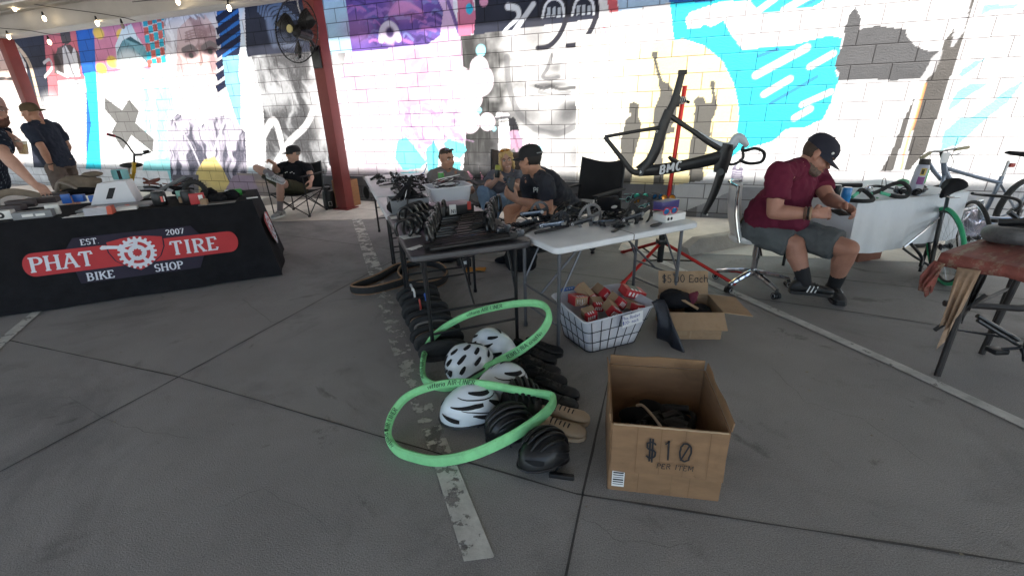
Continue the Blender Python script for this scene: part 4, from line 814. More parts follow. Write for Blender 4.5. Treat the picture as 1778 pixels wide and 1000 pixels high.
# ---------------------------------------------------------------- helmets
hwhite = M("helmet_white", (.62, .68, .72), .3, var=.04, coat=.4); hblack = M("helmet_black", (.009, .009, .010), .38, var=.15, spec=.35, coat=.08); hor = M("helmet_orange", (.7, .1, .02), .4)
def helmet(label, px, py, z, rz, pitch, roll, shell, style, s_=1.0):
    t = thing("bike_helmet", label, "helmet", G(px, py, z), group="cycling helmets on the ground"); t.rotation_euler = (roll, pitch, rz); t.scale = (s_, s_, s_)
    L, Wd, H = .142, .112, .135
    def sf(a, e, lift=0.):   # a azimuth from the front, e elevation
        k = 1+.10*(math.cos(a) < 0)*abs(math.cos(a)); dr = -.035*max(0, -math.cos(a))*math.cos(e)
        return V(((L+lift)*math.cos(e)*math.cos(a)*k, (Wd+lift)*math.cos(e)*math.sin(a), (H+lift)*math.sin(e)+dr))
    b = MB(); rings = [[sf(2*math.pi*j/28, e) for j in range(28)] for e in [R(q) for q in (-12, 0, 14, 28, 42, 55, 68, 80, 88)]]
    rings = [[sf(2*math.pi*j/28, R(-12), -.018) for j in range(28)]]+rings; b.loft(rings); obj("shell", b, shell, t, smooth=60)
    b = MB(); rim = [sf(2*math.pi*j/28, R(-10), .001) for j in range(28)]; b.tube(rim, .007, 6, closed=True); obj("rim", b, blk if shell is hwhite else blkm, t)
    if shell is hblack:
        b = MB()
        for yo in (-.082, -.05, -.017, .017, .05, .082):
            pp = []
            for k in range(13):
                x = .118-.245*k/12; q_ = 1-(x/(L*(1.08 if x < 0 else 1)))**2-(yo/Wd)**2
                if q_ > .02: pp.append(V((x, yo*(1-.12*abs(x)/.12), H*math.sqrt(q_)+.003)))
            b.tube(pp, [.004]+[.011]*(len(pp)-2)+[.004], 8)
        obj("ribs", b, shell, t, smooth=60)
    vent_dark = M("helmet_vent_dark", (.006, .006, .007), .9, var=0); b = MB()  # dark patches on the shell put the vents' inner shade into colour
    def vent(a0, e0, a1, e1, w0, w1):
        n = 8; vs = []
        for i in range(n+1):
            f = i/n; a, e = a0+(a1-a0)*f, e0+(e1-e0)*f; w_ = 1.35*(w0+(w1-w0)*f)*math.sin(math.pi*min(1, max(0, .12+f*.8)))**.5
            dv = (sf(a+.01, e)-sf(a, e)); tg = (sf(a0+(a1-a0)*min(1, f+.05), e0+(e1-e0)*min(1, f+.05))-sf(a, e)); nn = V((sf(a, e).x/L**2, sf(a, e).y/Wd**2, sf(a, e).z/H**2)).normalized()
            sd = nn.cross(tg).normalized() if tg.length > 1e-6 else sd
            vs += [sf(a, e, .0016)+sd*w_, sf(a, e, .0016)-sd*w_]
        b.add(vs, [(2*i, 2*i+1, 2*i+3, 2*i+2) for i in range(n)])
    r = R
    if style == 0:      # many short slots
        for sgn in (-1, 1):
            for a0, e0, a1, e1 in ((25, 10, 40, 24), (60, 8, 80, 20), (100, 10, 125, 20), (20, 38, 45, 52), (65, 34, 100, 44), (120, 34, 150, 40), (140, 8, 165, 16), (30, 66, 90, 74), (110, 60, 160, 60)): vent(sgn*r(a0), r(e0), sgn*r(a1), r(e1), .010, .008)
        vent(0, r(30), 0, r(62), .009, .009); vent(r(180), r(30), r(180), r(65), .009, .009)
    elif style == 1:    # long swept slots with black line work
        for sgn in (-1, 1):
            vent(sgn*r(18), r(12), sgn*r(50), r(40), .014, .006); vent(sgn*r(50), r(2), sgn*r(95), r(16), .012, .005); vent(sgn*r(25), r(55), sgn*r(120), r(68), .011, .007); vent(sgn*r(70), r(36), sgn*r(150), r(34), .011, .004); vent(sgn*r(120), r(6), sgn*r(165), r(14), .013, .006)
            vent(sgn*r(8), r(40), sgn*r(150), r(55), .0024, .0024); vent(sgn*r(14), r(4), sgn*r(120), r(30), .0022, .0022)
    else:
        for sgn in (-1, 1): vent(sgn*r(35), r(20), sgn*r(70), r(46), .016, .006); vent(sgn*r(80), r(24), sgn*r(130), r(40), .015, .004); vent(sgn*r(20), r(50), sgn*r(60), r(64), .009, .007); vent(sgn*r(100), r(6), sgn*r(140), r(12), .012, .01); vent(sgn*r(120), r(56), sgn*r(165), r(52), .010, .006)
        vent(0, r(26), 0, r(36), .012, .010)
    obj("vents", b, vent_dark, t, smooth=60)
    b = MB(); b.tube(smoothpts([sf(r(75), r(-12), -.012), V((.03, .05, -.09)), V((.02, 0, -.1)), V((.03, -.05, -.09)), sf(r(-75), r(-12), -.012)], 5), .004, 6); obj("strap", b, blkc, t)
    return t, sf
h, _ = helmet("white helmet at the back, its smooth front facing the table leg", 855, 603, .10, R(150), .3, -.15, hwhite, 2)
h, sf = helmet("white helmet with black three-letter mark beside the green loop crossing", 812, 631, .10, R(205), .45, .15, hwhite, 0)
b = MB(); text(b, "poc", lambda u, v, w_: sf(R(8)+u/.13, R(22)-u/.5+v/.13, .003+w_), .04, (0, 0), .24, .2); obj("print", b, ink, h, smooth=0)
h, _ = helmet("white helmet with an orange front edge, under the green loop", 874, 668, .10, R(20), .15, .2, hwhite, 1)
b = MB(); b.box((-.148, -.0, .01), (.006, .06, .05), bev=.004); obj("orange_edge", b, hor, h)
h, _ = helmet("white helmet with black line pattern, nearest of the white ones", 818, 706, .10, R(15), .1, .1, hwhite, 1, 1.02)
helmet("matte black helmet next to the nearest white helmet", 884, 742, .075, R(200), .2, .1, hblack, 0, .86)
h, _ = helmet("glossy black ribbed helmet at the front beside the beige shoes", 946, 786, .07, R(30), .25, -.2, hblack, 1, .84)
q = MB(); q.box((0, 0, 0), (.11, .022, .022), bev=.006); one("pump_tool", q, blk, "short black tool lying in front of the glossy black helmet", "tool", G(975, 826, .013), R(-12))
helmet("dark helmet almost hidden behind the matte black one", 905, 700, .08, R(100), .2, .1, hblack, 0, .95)
# ---------------------------------------------------------------- shoes
def shoe(label, toe, d, mat, solem, lacem, up=None, group="cycling shoes in a row on the ground", L=.27, parent=None, s_=1., high=.075):
    d = V(d).normalized(); toe = V(toe); loc = toe-d*L/2; loc.z = 0.005 if up is None else up
    t = thing("shoe", label, "shoe", loc, math.atan2(d.y, d.x), group)
    if parent: t.parent = parent
    st = [(-.135, .02, .03), (-.12, .033, .058), (-.09, .037, .07), (-.05, .035, .066), (-.01, .036, .052), (.03, .042, .042), (.07, .048, .034), (.105, .044, .028), (.128, .028, .02), (.136, .01, .012)]
    b = MB(); rings = []
    for x, w_, h_ in st: rings.append([V((x*L/.27, math.copysign(abs(math.cos(a))**.7, math.cos(a))*w_, .018+max(0, h_*(high/.07 if x < 0 else 1))*(math.sin(a)*.5+.5))) for a in [2*math.pi*k/14 for k in range(14)]])
    b.loft(rings); obj("upper", b, mat, t, smooth=60)
    b = MB(); out = [(x*L/.27, w_*1.06) for x, w_, _ in st]; pl = out+[(x, -y) for x, y in out[::-1]]; b.prism(pl, .02); obj("sole", b, solem, t, smooth=30)
    b = MB()
    b.ell((-.085, 0, .083*high/.07), (.034, .024, .006)); obj("opening", b, blkc, t)
    b = MB()
    for k in range(5): x = -.03+.02*k; xs_ = x*L/.27; z = .018+float(np.interp(x, [q[0] for q in st], [q[2] for q in st]))*(high/.07 if x < 0 else 1); b.tube([(xs_-.004, -.03, z-.014), (xs_, -.012, z+.001), (xs_+.004, .012, z+.002), (xs_+.008, .03, z-.014)], .0035, 5)
    obj("laces", b, lacem, t); return t
shb = M("shoe_black", (.010, .010, .011), .55, var=.3, spec=.3, bump=.15, bs=60); shg = M("shoe_beige", (.42, .32, .22), .85, var=.12, bump=.15)
sd = V((.93, -.36, 0)).normalized()
for i, (x, y) in enumerate([(420, 185), (380, 235), (405, 310), (445, 370), (520, 450), (515, 520)]):
    shoe("black cycling shoe in the row between helmets and wire basket", G(860+x/3.571, 560+y/3.571, .03), sd, shb, blk, blkm)
for k in range(3): shoe("black cycling shoe heel-up at the back of the shoe row", G(905+6*k, 655-16*k, .03)+V((.12, 0, 0)), V((.8, -.6, 0)), shb, blk, blkm, group="cycling shoes behind the row")
shoe("beige laced shoe with black laces, nearest of the pair", G(1018, 752, .03), V((.97, -.26, 0)), shg, shg, ink, L=.28)
shoe("beige laced shoe with black laces, farther one of the pair", G(1024, 727, .03), V((.97, -.26, 0)), shg, shg, ink, L=.28)
# ---------------------------------------------------------------- folded tyres
def folded_tyre(label, loc, rz, w_, h_, band, tagm, lean=0.):
    t = thing("folded_tyre", label, "tyre", loc, rz, "folded bicycle tyres in a row"); t.rotation_euler = (lean, 0, rz)
    n = 26; path = [V((w_/2*math.copysign(abs(math.cos(a))**.75, math.cos(a)), 0, h_/2+.01+h_/2*math.copysign(abs(math.sin(a))**.8, math.sin(a)))) for a in [2*math.pi*k/n for k in range(n)]]
    b = MB(); b.tube(path, .026, 10, closed=True, up=(0, 1, 0)); obj("tread", b, rub, t)
    b = MB(); b.tube([p*1.0+V((0, -.012, 0)) for p in [V((q.x*.9, q.y, (q.z-h_/2)*.8+h_/2)) for q in path]], .016, 8, closed=True, up=(0, 1, 0)); obj("sidewall", b, band, t)
    b = MB(); b.box((0, 0, .02+h_*.5), (w_*.8, .03, h_*.75), bev=.01); obj("inner_fold", b, rub, t)
    if tagm:
        b = MB(); x = rng.uniform(-.2, .2)*w_; b.tube([V((x, -.032, h_*.75)), V((x, -.034, h_+.035)), V((x, 0, h_+.045)), V((x, .03, h_+.03))], .008, 6, sq=2.2, up=(1, 0, 0)); obj("paper_tie", b, tagm, t)
    return t
bt_ = M("blue_tie", (.03, .12, .5), .5); rt_ = M("red_label", (.4, .04, .03), .5)
fr, bk2 = V((-.50, 2.50, 0)), V((-.90, 3.62, 0)); rzT = math.atan2(E2.y, E2.x)
spec_ = [(rub, None, "plain black folded tyre nearest the camera in the tyre row"), (rub, None, "second folded tyre from the front, black and knobbly"), (sidew, None, "folded tyre with a tan sidewall, third from the front of the row"), (M("grey_sidewall", (.22, .2, .18), .7), None, "folded tyre with a grey bead line in the middle of the row"), (sidew, None, "folded tyre with a worn brown sidewall just behind the table leg"), (rub, rt_, "folded tyre with a red and white label band"), (rub, bt_, "folded tyre with a blue tie"), (rub, paper, "folded tyre with a white paper tie, second from the back"), (rub, M("silver_tie", (.6, .6, .62), .3, metal=.6), "folded tyre with a shiny silver tie at the back end of the row")]
for i, (bm__, tg, lb) in enumerate(spec_):
    p = fr.lerp(bk2, (i+.3)/9.2)+E2*.06; folded_tyre(lb, (p.x, p.y, .004), rzT+rng.uniform(-.12, .12), .27+.02*(i % 3), .11+.012*(i % 2), bm__, tg, lean=.12)
def band_tyre(label, pts, r_, closed=True):
    path = smoothpts(pts, 7, True); c = sum(path, V())/len(path); c.z = 0; t = thing("loose_tyre", label, "tyre", c); b = MB(off=c); b.tube([p+V((0, 0, .042)) for p in path], .038, 10, closed=True, sq=.42, up=(0, 0, 1)); obj("tread", b, rub, t)
    for z in (.075, .008): b = MB(off=c); b.tube([p+V((0, 0, z)) for p in path], .009, 6, closed=True); obj("sidewall", b, sidew, t)
band_tyre("tyre squashed into a wedge shape on the parking line", [G(612, 508), G(655, 490), G(692, 470), G(706, 474), G(706, 492), G(680, 503), G(640, 512)], .03)
band_tyre("round loose tyre lying flat behind the near table leg", [G(735+42*math.cos(a), 483+20*math.sin(a)) for a in [2*math.pi*k/12 for k in range(12)]], .03)
# ---------------------------------------------------------------- under the tables
q = MB(); q.box((0, 0, .045), (.13, .09, .09), bev=.003); o = one("black_carton", q, blk, "small black carton with a pale label under the table row", "box", G(806, 462), R(20)); b = MB(); b.box((.01, -.0458, .05), (.06, .001, .035)); obj("label_sticker", b, paper, o)
p = G(826, 470); q = MB(off=p); q.grid(lambda u, v: p+V(((u-.5)*.2, (v-.5)*.13, .012+.03*max(0, math.sin(3*u+2*v))*u)), 10, 8); one("orange_rag", q, ora, "crumpled orange rag on the ground under the table", "rag", p, mods=[('solid', .006), ('disp', .015, .06)])
lump("black_bag", V(G(905, 468))+V((0, 0, .13)), (.17, .13, .16), blkc, "slumped black bag on the ground behind the table legs", "bag", None, .08, .14)
q = MB(); q.ell((0, 0, .03), (.12, .06, .035)); one("black_cloth", q, blkc, "small black cloth lump beside the slumped bag", "cloth", G(878, 456), mods=[('disp', .03, .05)])
lump("grey_pouch", V(G(775, 455))+V((0, 0, .03)), (.13, .06, .035), blkc, "flat black pouch beside the small carton under the tables", "bag", None, .03, .06)
# ================================================================ goods on the tables
def drop_bar(label, loc, rz, group, w_=.4, hk=.08, ht=.115, mat=None):
    q = MB()
    def hook(s_): x = s_*w_/2; return [(x*.82, 0, .016), (x, -.004, .018), (x*1.01, -hk*.25, .05), (x*1.015, -hk*.15, ht*.62), (x*1.02, hk*.15, ht*.95), (x*1.02, hk*.5, ht), (x*1.025, hk*.9, ht*.85), (x*1.03, hk*1.05, ht*.5), (x*1.03, hk*.95, .016)]
    pts = [V(p) for p in hook(-1)[::-1]+hook(1)]; q.tube(smoothpts(pts, 5), .0112, 8)
    q.tube([(-.05, 0, .016), (.05, 0, .016)], .0155, 10); return one("drop_handlebar", q, mat or M("bar_gloss", (.010, .010, .011), .3, var=.3, vs=30, spec=.5, coat=.15), label, "handlebar", loc, rz, group)
for k in range(6): drop_bar("curved black drop handlebar in the front nested set", TA(.35+.02*k+rng.uniform(-.02, .02), .19+.05*k+rng.uniform(-.008, .008), .742+.004*k), ROTA+R(6)+rng.uniform(-.09, .09), "front nested set of drop handlebars")
for k in range(6): drop_bar("curved black drop handlebar in the rear nested set by the black carton", TA(.44+.03*k+rng.uniform(-.02, .02), .5+.055*k, .742+.004*k), ROTA+R(4)+rng.uniform(-.1, .1), "rear nested set of drop handlebars", w_=.42, ht=.125, hk=.08)
for k in range(2): drop_bar("black drop handlebar standing at the table's left edge", TA(.1+.05*k, .62+.03*k), ROTA+R(80), "drop handlebars on the left edge", w_=.4, ht=.115)
for k in range(3): drop_bar("black drop handlebar stacked behind the left edge pair", TA(.17+.04*k, .72+.04*k), ROTA+R(84), "drop handlebars behind the left edge", w_=.36, ht=.12)
gold = M("gold_tube", (.42, .22, .08), .25, metal=.8); blusheen = M("blue_sheen", (.05, .1, .2), .2, metal=.7)
for k, (a, b_, ln, mt, lb) in enumerate([(.12, .03, .52, carb, "black seatpost nearest the table's front edge"), (.2, .055, .5, blkm, "black seatpost second from the front edge"), (.1, .09, .58, carb, "long black seatpost third from the front edge"), (.1, .125, .5, blkm, "black seatpost in the middle of the row"), (.33, .15, .28, gold, "short seatpost with a gold brown tube"), (.17, .165, .5, blkm, "black seatpost behind the gold brown one"), (.33, .185, .3, blusheen, "short blue tinted seatpost")]):
    t = thing("seatpost", lb, "seatpost", TA(a, b_, .745), ROTA+R(3+k), "seatposts in a row on the black table")
    q = MB(); q.tube([(0, 0, .016), (ln, 0, .018)], .0145, 12); obj("tube", q, mt, t)
    q = MB(); q.box((ln+.005, 0, .03), (.05, .03, .045), bev=.008); q.cyl((ln, -.024, .045), (ln, .024, .045), .012); obj("clamp_head", q, dgm if k % 2 else blk, t)
q = MB(); q.box((0, 0, .001), (.1, .05, .0016)); one("price_tag", q, paper, "white price tag on the black table's front left", "tag", TA(.06, .17, .742), ROTA+R(30))
q = MB(); q.torus((0, 0, .003), .03, .0015, (0, 0, 1), 20, 5); q.torus((.02, .01, .006), .028, .0015, (.1, 0, 1), 20, 5); one("tag_string", q, blk, "loop of thin black string by the white tag", "string", TA(.09, .12, .742))
q = MB(); q.box((0, 0, .001), (.12, .09, .0016)); one("price_sheet", q, paper, "blank white sheet at the left edge of the black table", "paper", TA(.07, .45, .742), ROTA+R(12))
q = MB(); q.box((0, 0, .001), (.13, .1, .0016)); one("price_sheet", q, paper, "white sheet under the black shoes at the row's left edge", "paper", TA(.08, 1.08, .742), ROTA)
shoe("black mesh shoe on the table's left edge, nearer one", TA(.12, .86), -E2+E1*.4, shb, blk, blkm, up=.742, group="black shoes on the table row", L=.24)
shoe("black mesh shoe on the table's left edge, farther one", TA(.1, 1.1), -E2+E1*.3, shb, blk, blkm, up=.742, group="black shoes on the table row", L=.24)
# black carton with white label and red tab
t = thing("black_carton", "black shallow carton with white label and red tab on the black table", "box", TA(.45, .86), ROTA+R(4))
q = MB(); q.box((0, 0, .055), (.3, .2, .11), bev=.004); obj("carton_body", q, blk, t)
q = MB(); q.box((-.02, -.107, .085), (.05, .014, .07), bev=.002); obj("label_block", q, paper, t)
q = MB(); text(q, "N1", planemap((-.036, -.115, .06), (1, 0, 0), (0, 0, 1), (0, -1, 0)), .028, wt=.16); obj("label_print", q, ink, t, smooth=0)
q = MB(); q.box((.11, -.103, .1), (.028, .004, .06)); obj("red_tab", q, rt_, t)
for k in range(4): q = MB(); q.tube([(-.15, 0, .012), (.16, .01*k, .012)], .011, 8); one("black_tube", q, carb, "thin black tube lying in front of the black carton", "tube", TA(.42, .68+.025*k), ROTA+R(2), "thin black tubes before the carton")
# grey tray of gear
t = thing("grey_box", "dark grey box heaped with black saddles and straps", "box", TA(.2, 1.36), ROTA+R(2))
q = MB()
for c, s_ in (((0, -.12, .05), (.3, .006, .1)), ((0, .12, .05), (.3, .006, .1)), ((-.15, 0, .05), (.006, .238, .1)), ((.15, 0, .05), (.006, .238, .1)), ((0, 0, .004), (.298, .238, .006))): q.box(c, s_)
obj("box_body", q, greyp, t, smooth=0)
def saddle_mb():
    q = MB(); rings = []
    for x, w_, z, h_ in ((-.13, .05, .0, .02), (-.11, .068, .004, .03), (-.07, .066, .004, .034), (-.02, .04, .0, .03), (.04, .024, -.004, .028), (.1, .019, -.006, .024), (.135, .012, -.01, .014)):
        rings.append([V((x, math.cos(a)*w_, z+math.sin(a)*h_*(1 if math.sin(a) > 0 else .5))) for a in [2*math.pi*k/14 for k in range(14)]])
    q.loft(rings); return q
SAD = saddle_mb()
def saddle(label, loc, rot, group=None, rails=True, mat=None):
    t = thing("bike_saddle", label, "saddle", loc, group=group); t.rotation_euler = rot; obj("seat_pad", SAD, mat or blkc, t, smooth=60)
    if rails:
        q = MB()
        for s_ in (-1, 1): q.tube(smoothpts([(-.11, s_*.03, -.008), (-.07, s_*.022, -.04), (.02, s_*.02, -.04), (.1, s_*.008, -.014)], 4), .0035, 6)
        obj("rails", q, gal, t)
    return t
for k, (a, b_, z, rot) in enumerate([(.12, 1.3, .85, (.4, -.9, .3)), (.2, 1.36, .87, (1.2, -1.1, 1.0)), (.26, 1.42, .86, (.2, -.6, 2.2))]): saddle(("black saddle tilted nose up in the grey box", "black saddle on its side in the grey box", "black saddle at the back of the grey box")[k], TA(a, b_, z), rot)
for k in range(9):
    p = TA(rng.uniform(.05, .34), rng.uniform(1.2, 1.55), .80+rng.uniform(0, .08)); q = MB(off=p); q.tube(smoothpts([p+V((rng.uniform(-.08, .08), rng.uniform(-.08, .08), rng.uniform(-.04, .06))) for _ in range(4)], 5), rng.uniform(.004, .009), 6); one("black_strap", q, blk, "black strap tangled over the grey box", "strap", p, group="straps over the grey box")
q = MB(); q.box((0, 0, .012), (.05, .03, .024), bev=.004); one("yellow_clip", q, M("yellow_plastic", (.6, .5, .02), .5), "tiny yellow clip behind the grey box", "clip", TA(.13, 1.62, .745), .3)
# clear bin of cables
clr = M("clear_plastic", (.82, .85, .9), .18, var=0, alpha=.42, spec=.6)
t = thing("clear_bin", "translucent plastic bin full of coiled cables", "bin", TA(.58, 1.5, .742), ROTA+R(3))
q = MB(); rings = [[V((x*s_, y*s_, z)) for x, y in rrect(.36, .3, .05)] for z, s_ in ((.004, .86), (.06, .93), (.14, 1.0), (.15, 1.06), (.148, 1.07))]; q.loft(rings, cap=False); q.add(rings[0], [tuple(range(len(rings[0])))]); obj("bin_shell", q, clr, t, mods=[('solid', .003)], smooth=60)
q = MB(); q.tube([V((x*1.06, y*1.06, .15)) for x, y in rrect(.36, .3, .05)], .005, 6, closed=True); obj("rim", q, M("clear_rim", (.7, .73, .78), .3, var=0, alpha=.7), t)
for k in range(16):
    p = TA(.58+rng.uniform(-.05, .05), 1.5+rng.uniform(-.05, .05), .79+.011*k); q = MB(off=p); r_ = rng.uniform(.06, .12); q.torus(p, r_, .004, (rng.uniform(-.35, .35), rng.uniform(-.35, .35), 1), 28, 6); one("cable_coil", q, blk if k % 3 else paper, "coiled brake cable in the clear bin", "cable", p, group="coiled cables in the clear bin")
# brake levers and shifters on the far tables
def lever_proto():
    t = thing("brake_lever", "black brake lever in the tangle on the far white table", "brake lever", TA(.3, 2.6), 0, "brake levers and shifters on the far table")
    q = MB(); q.tube(smoothpts([(-.05, 0, .02), (-.02, 0, .024), (.03, 0, .03), (.055, 0, .05)], 4), [.013]*6+[.016]*4+[.017]*2+[.012], 8); obj("hood", q, rub, t)
    q = MB(); q.tube(smoothpts([(.05, 0, .045), (.075, .01, .03), (.07, .02, .012), (.02, .035, .01)], 4), .006, 6, sq=1.6); obj("blade", q, blkm, t)
    q = MB(); q.torus((-.05, 0, .022), .017, .004, (1, 0, 0), 14, 5); obj("clamp", q, alu, t)
    return t
lv = lever_proto(); n = 0
for k in range(34):
    a, b_ = rng.uniform(.06, .7), (rng.uniform(2.9, 3.7) if k < 20 else rng.uniform(2.2, 2.9))
    if a < .2 and b_ < 2.9: a += .2
    if k == 0: lv.location = TA(a, b_, .737); lv.rotation_euler = (0, 0, 1); continue
    dup(lv, loc=TA(a, b_, .737+rng.uniform(0, .012)), rot=(rng.uniform(-.5, .5), rng.uniform(-.3, .3), rng.uniform(0, 6.3)))
for k in range(16):
    p = TA(rng.uniform(.12, .66), rng.uniform(2.2, 3.65), .742); q = MB(off=p); c_ = [p+V((rng.uniform(-.13, .13), rng.uniform(-.13, .13), rng.uniform(0, .03))) for _ in range(5)]; q.tube(smoothpts(c_, 6), .0035, 6); one("brake_hose", q, blk if k % 4 else M("grey_hose", (.25, .25, .25), .5), "thin hose looping over the far white table", "hose", p, group="hoses on the far table")
q = MB(); q.tube(smoothpts([(0, 0, .0), (.05, .02, .03), (.09, .04, .09), (.1, .05, .13)], 4), .005, 6); one("blue_hose", q, M("blue_hose", (.02, .14, .5), .4), "bright blue hose end sticking up at the far table's edge", "hose", TA(.68, 3.5, .74), ROTA)
for a, b_, s_, lb in ((.2, 2.75, .2, "large white paper under the levers, middle of the far table"), (.22, 3.3, .14, "white paper at the far left of the far table"), (.3, 2.25, .16, "white paper near the seam of the far table")):
    q = MB(); q.box((0, 0, .001), (s_, s_*.7, .0016)); one("paper_sheet", q, paper, lb, "paper", TA(a, b_, .7355), ROTA+rng.uniform(-.3, .3))
q = MB(); q.box((0, 0, .001), (.1, .012, .002)); one("grey_rule", q, soil, "thin grey strip on the middle white table", "strip", TA(.12, 1.75, .731), ROTA)
# cans
def can(label, loc, body, top, band=None, rot=None, r_=.033, h_=.155):
    t = thing("drink_can", label, "can", loc)
    if rot: t.rotation_euler = rot
    q = MB(); q.lathe([(r_*.8, 0), (r_, .01), (r_, h_*.62)], n=20, cap=True); obj("body", q, body, t)
    q = MB(); q.lathe([(r_*1.002, h_*.62), (r_*1.002, h_*.9), (r_*.82, h_)], n=20, cap=False); obj("upper_band", q, band or body, t)
    q = MB(); q.lathe([(r_*.82, h_*.995), (r_*.84, h_*1.005), (r_*.74, h_*1.0), (.001, h_*.985)], n=20, cap=False); obj("lid", q, top, t); return t
canred = M("can_red", (.3, .03, .02), .35); cangrn = M("can_green", (.06, .3, .05), .35); canblu = M("can_blue", (.02, .2, .5), .3); canblk = M("can_black", (.02, .02, .02), .35)
can("tall red can with a green top band by the grey shirted man", TA(.72, 2.42, .735), canred, alu, cangrn)
# ---------------------------------------------------------------- cranksets
def chainring_mb(r_, teeth, th, arms, inner, cut=True):
    q = MB(); n = teeth*4; o_ = [(r_+(.004 if k % 4 in (1, 2) else -.001)) for k in range(n)]; iw = r_-.016; vs = []
    for y in (-th/2, th/2):
        vs += [V((o_[k]*math.cos(2*math.pi*k/n), y, o_[k]*math.sin(2*math.pi*k/n))) for k in range(n)]+[V((iw*math.cos(2*math.pi*k/n), y, iw*math.sin(2*math.pi*k/n))) for k in range(n)]
    fs = []
    for k in range(n):
        j = (k+1) % n; fs += [(k, j, n+j, n+k), (2*n+k, 3*n+k, 3*n+j, 2*n+j), (k, 2*n+k, 2*n+j, j), (n+k, n+j, 3*n+j, 3*n+k)]
    q.add(vs, fs)
    for a in range(arms):
        an = 2*math.pi*a/arms+.3; u = V((math.cos(an), 0, math.sin(an))); p = V((-u.z, 0, u.x)); w0, w1 = inner*.55, .011
        vs = [c+V((0, y, 0)) for y in (-th*.9, th*.9) for c in (u*inner*.6-p*w0, u*inner*.6+p*w0, u*(iw+.004)+p*w1, u*(iw+.004)-p*w1)]
        q.add(vs, [(0, 1, 2, 3), (4, 7, 6, 5), (0, 4, 5, 1), (1, 5, 6, 2), (2, 6, 7, 3), (3, 7, 4, 0)])
    q.cyl((0, -th*1.6, 0), (0, th*1.6, 0), inner, n=20); return q
def crankset(label, px, py, z, rz, r_, arm_ang, armm, ringm, tilt=0., arms=4, L=.172, teeth=36, solid=False):
    p = TWp(0, 0) if px is None else G(px, py, z); t = thing("crankset", label, "crankset", p, rz, "cranksets on the white table"); t.rotation_euler = (tilt, 0, rz)
    obj("chainring", chainring_mb(r_, teeth, .004, arms, .026 if not solid else .036), ringm, t, smooth=30)
    q = MB(); d = V((math.cos(arm_ang), 0, math.sin(arm_ang))); nn = V((-d.z, 0, d.x)); rings = []
    for f, w_, th in ((-.1, .012, .016), (-.06, .019, .022), (0, .021, .024), (.2, .0165, .018), (.7, .0145, .014), (.93, .0165, .015), (1.02, .016, .015), (1.07, .009, .012)):
        c = d*L*f+V((0, -.022-.012*f, 0)); rings.append([c+nn*(w_*math.copysign(abs(math.cos(a))**.6, math.cos(a)))+V((0, th/2*math.copysign(abs(math.sin(a))**.6, math.sin(a)), 0)) for a in [2*math.pi*k/12 for k in range(12)]])
    q.loft(rings); obj("crank_arm", q, armm, t, smooth=50)
    q = MB(); c = d*L; q.torus(c+V((0, -.043, 0)), .008, .003, (0, 1, 0), 14, 6); q.cyl((0, -.037, 0), (0, -.03, 0), .013, n=14); obj("axle_bolts", q, alu, t); return t
armb = M("arm_steel_blue", (.16, .2, .27), .25, metal=.85, var=.1); armd = M("arm_dark", (.05, .055, .065), .3, metal=.7, var=.15)
crankset("bright steel crankset with a toothed ring standing behind its arm, leftmost of the set", 937, 368, .79, ROTW, .078, R(178), armb, armd, -.1)
crankset("flat armed crankset with a small dark spidered ring at the table's front left", 972, 386, .785, ROTW, .075, R(177), armb, armd, .1, 5, teeth=30)
crankset("crankset with a large bright chainring at the front of the table", 1024, 378, .80, ROTW, .098, R(184), armd, alu, .1, 4, teeth=40)
crankset("crankset with its big black disc ring, rightmost and tallest", 1110, 370, .815, ROTW, .118, R(186), armd, carb, .06, 3, teeth=50, solid=True)
crankset("dark crankset lying behind the large bright chainring", 1008, 366, .775, ROTW+.2, .07, R(200), armd, dgm, .9, 4)
crankset("dark crankset at the back of the heap beside the black cap", 1030, 356, .785, ROTW+.1, .07, R(196), armd, dgm, 1.1, 4)
crankset("black crankset wedged in front of the black cap", 1065, 374, .775, ROTW-.1, .085, R(185), blkm, blkm, .9, 5)
crankset("small black crankset lying flat by the big disc ring", 1080, 388, .76, ROTW, .07, R(150), blkm, blkm, 1.35, 5)
crankset("black crankset lying by the black tables' corner", 925, 392, .76, ROTW+.3, .08, R(165), blkm, blkm, 1.3, 4)
for k, (px, py) in enumerate([(890, 392), (908, 391), (922, 388)]):
    p = G(px, py, .755); q = MB(off=p)
    for j in range(9): q.torus(p+WA*(-.05+.012*j)+V((0, .006*(j % 2), .004*(j % 3))), .011, .004, (.3, 1, .1), 12, 5)
    one("bike_chain", q, blkm, "coiled black chain between the two front tables", "chain", p, group="coiled chains between the tables")
for k in range(4):
    p = G(945+9*k, 402-2*k, .752); q = MB(off=p); q.tube([p-WA*.07, p+WA*.07+V((0, 0, .006))], .010, 8); one("black_spindle", q, blkm, "black axle spindle lying under the crank arms", "axle", p, group="axle spindles under the cranks")
t = thing("baseball_hat", "black cap lying on the white table behind the cranks", "cap", G(1055, 362, .76), ROTW); q = MB(); q.lathe([(.1, 0), (.1, .03), (.085, .065), (.05, .085), (.001, .09)], n=20, cap=False); obj("crown", q, blkc, t, mods=[('disp', .012, .08)])
q = MB(); q.prism([(-.07, -.07), (.07, -.07), (.055, -.15), (0, -.17), (-.055, -.15)], .004, z0=.004); obj("visor", q, blkc, t); q = MB(); q.ell((-.02, -.1, .03), (.03, .006, .012)); obj("white_badge", q, paper, t)
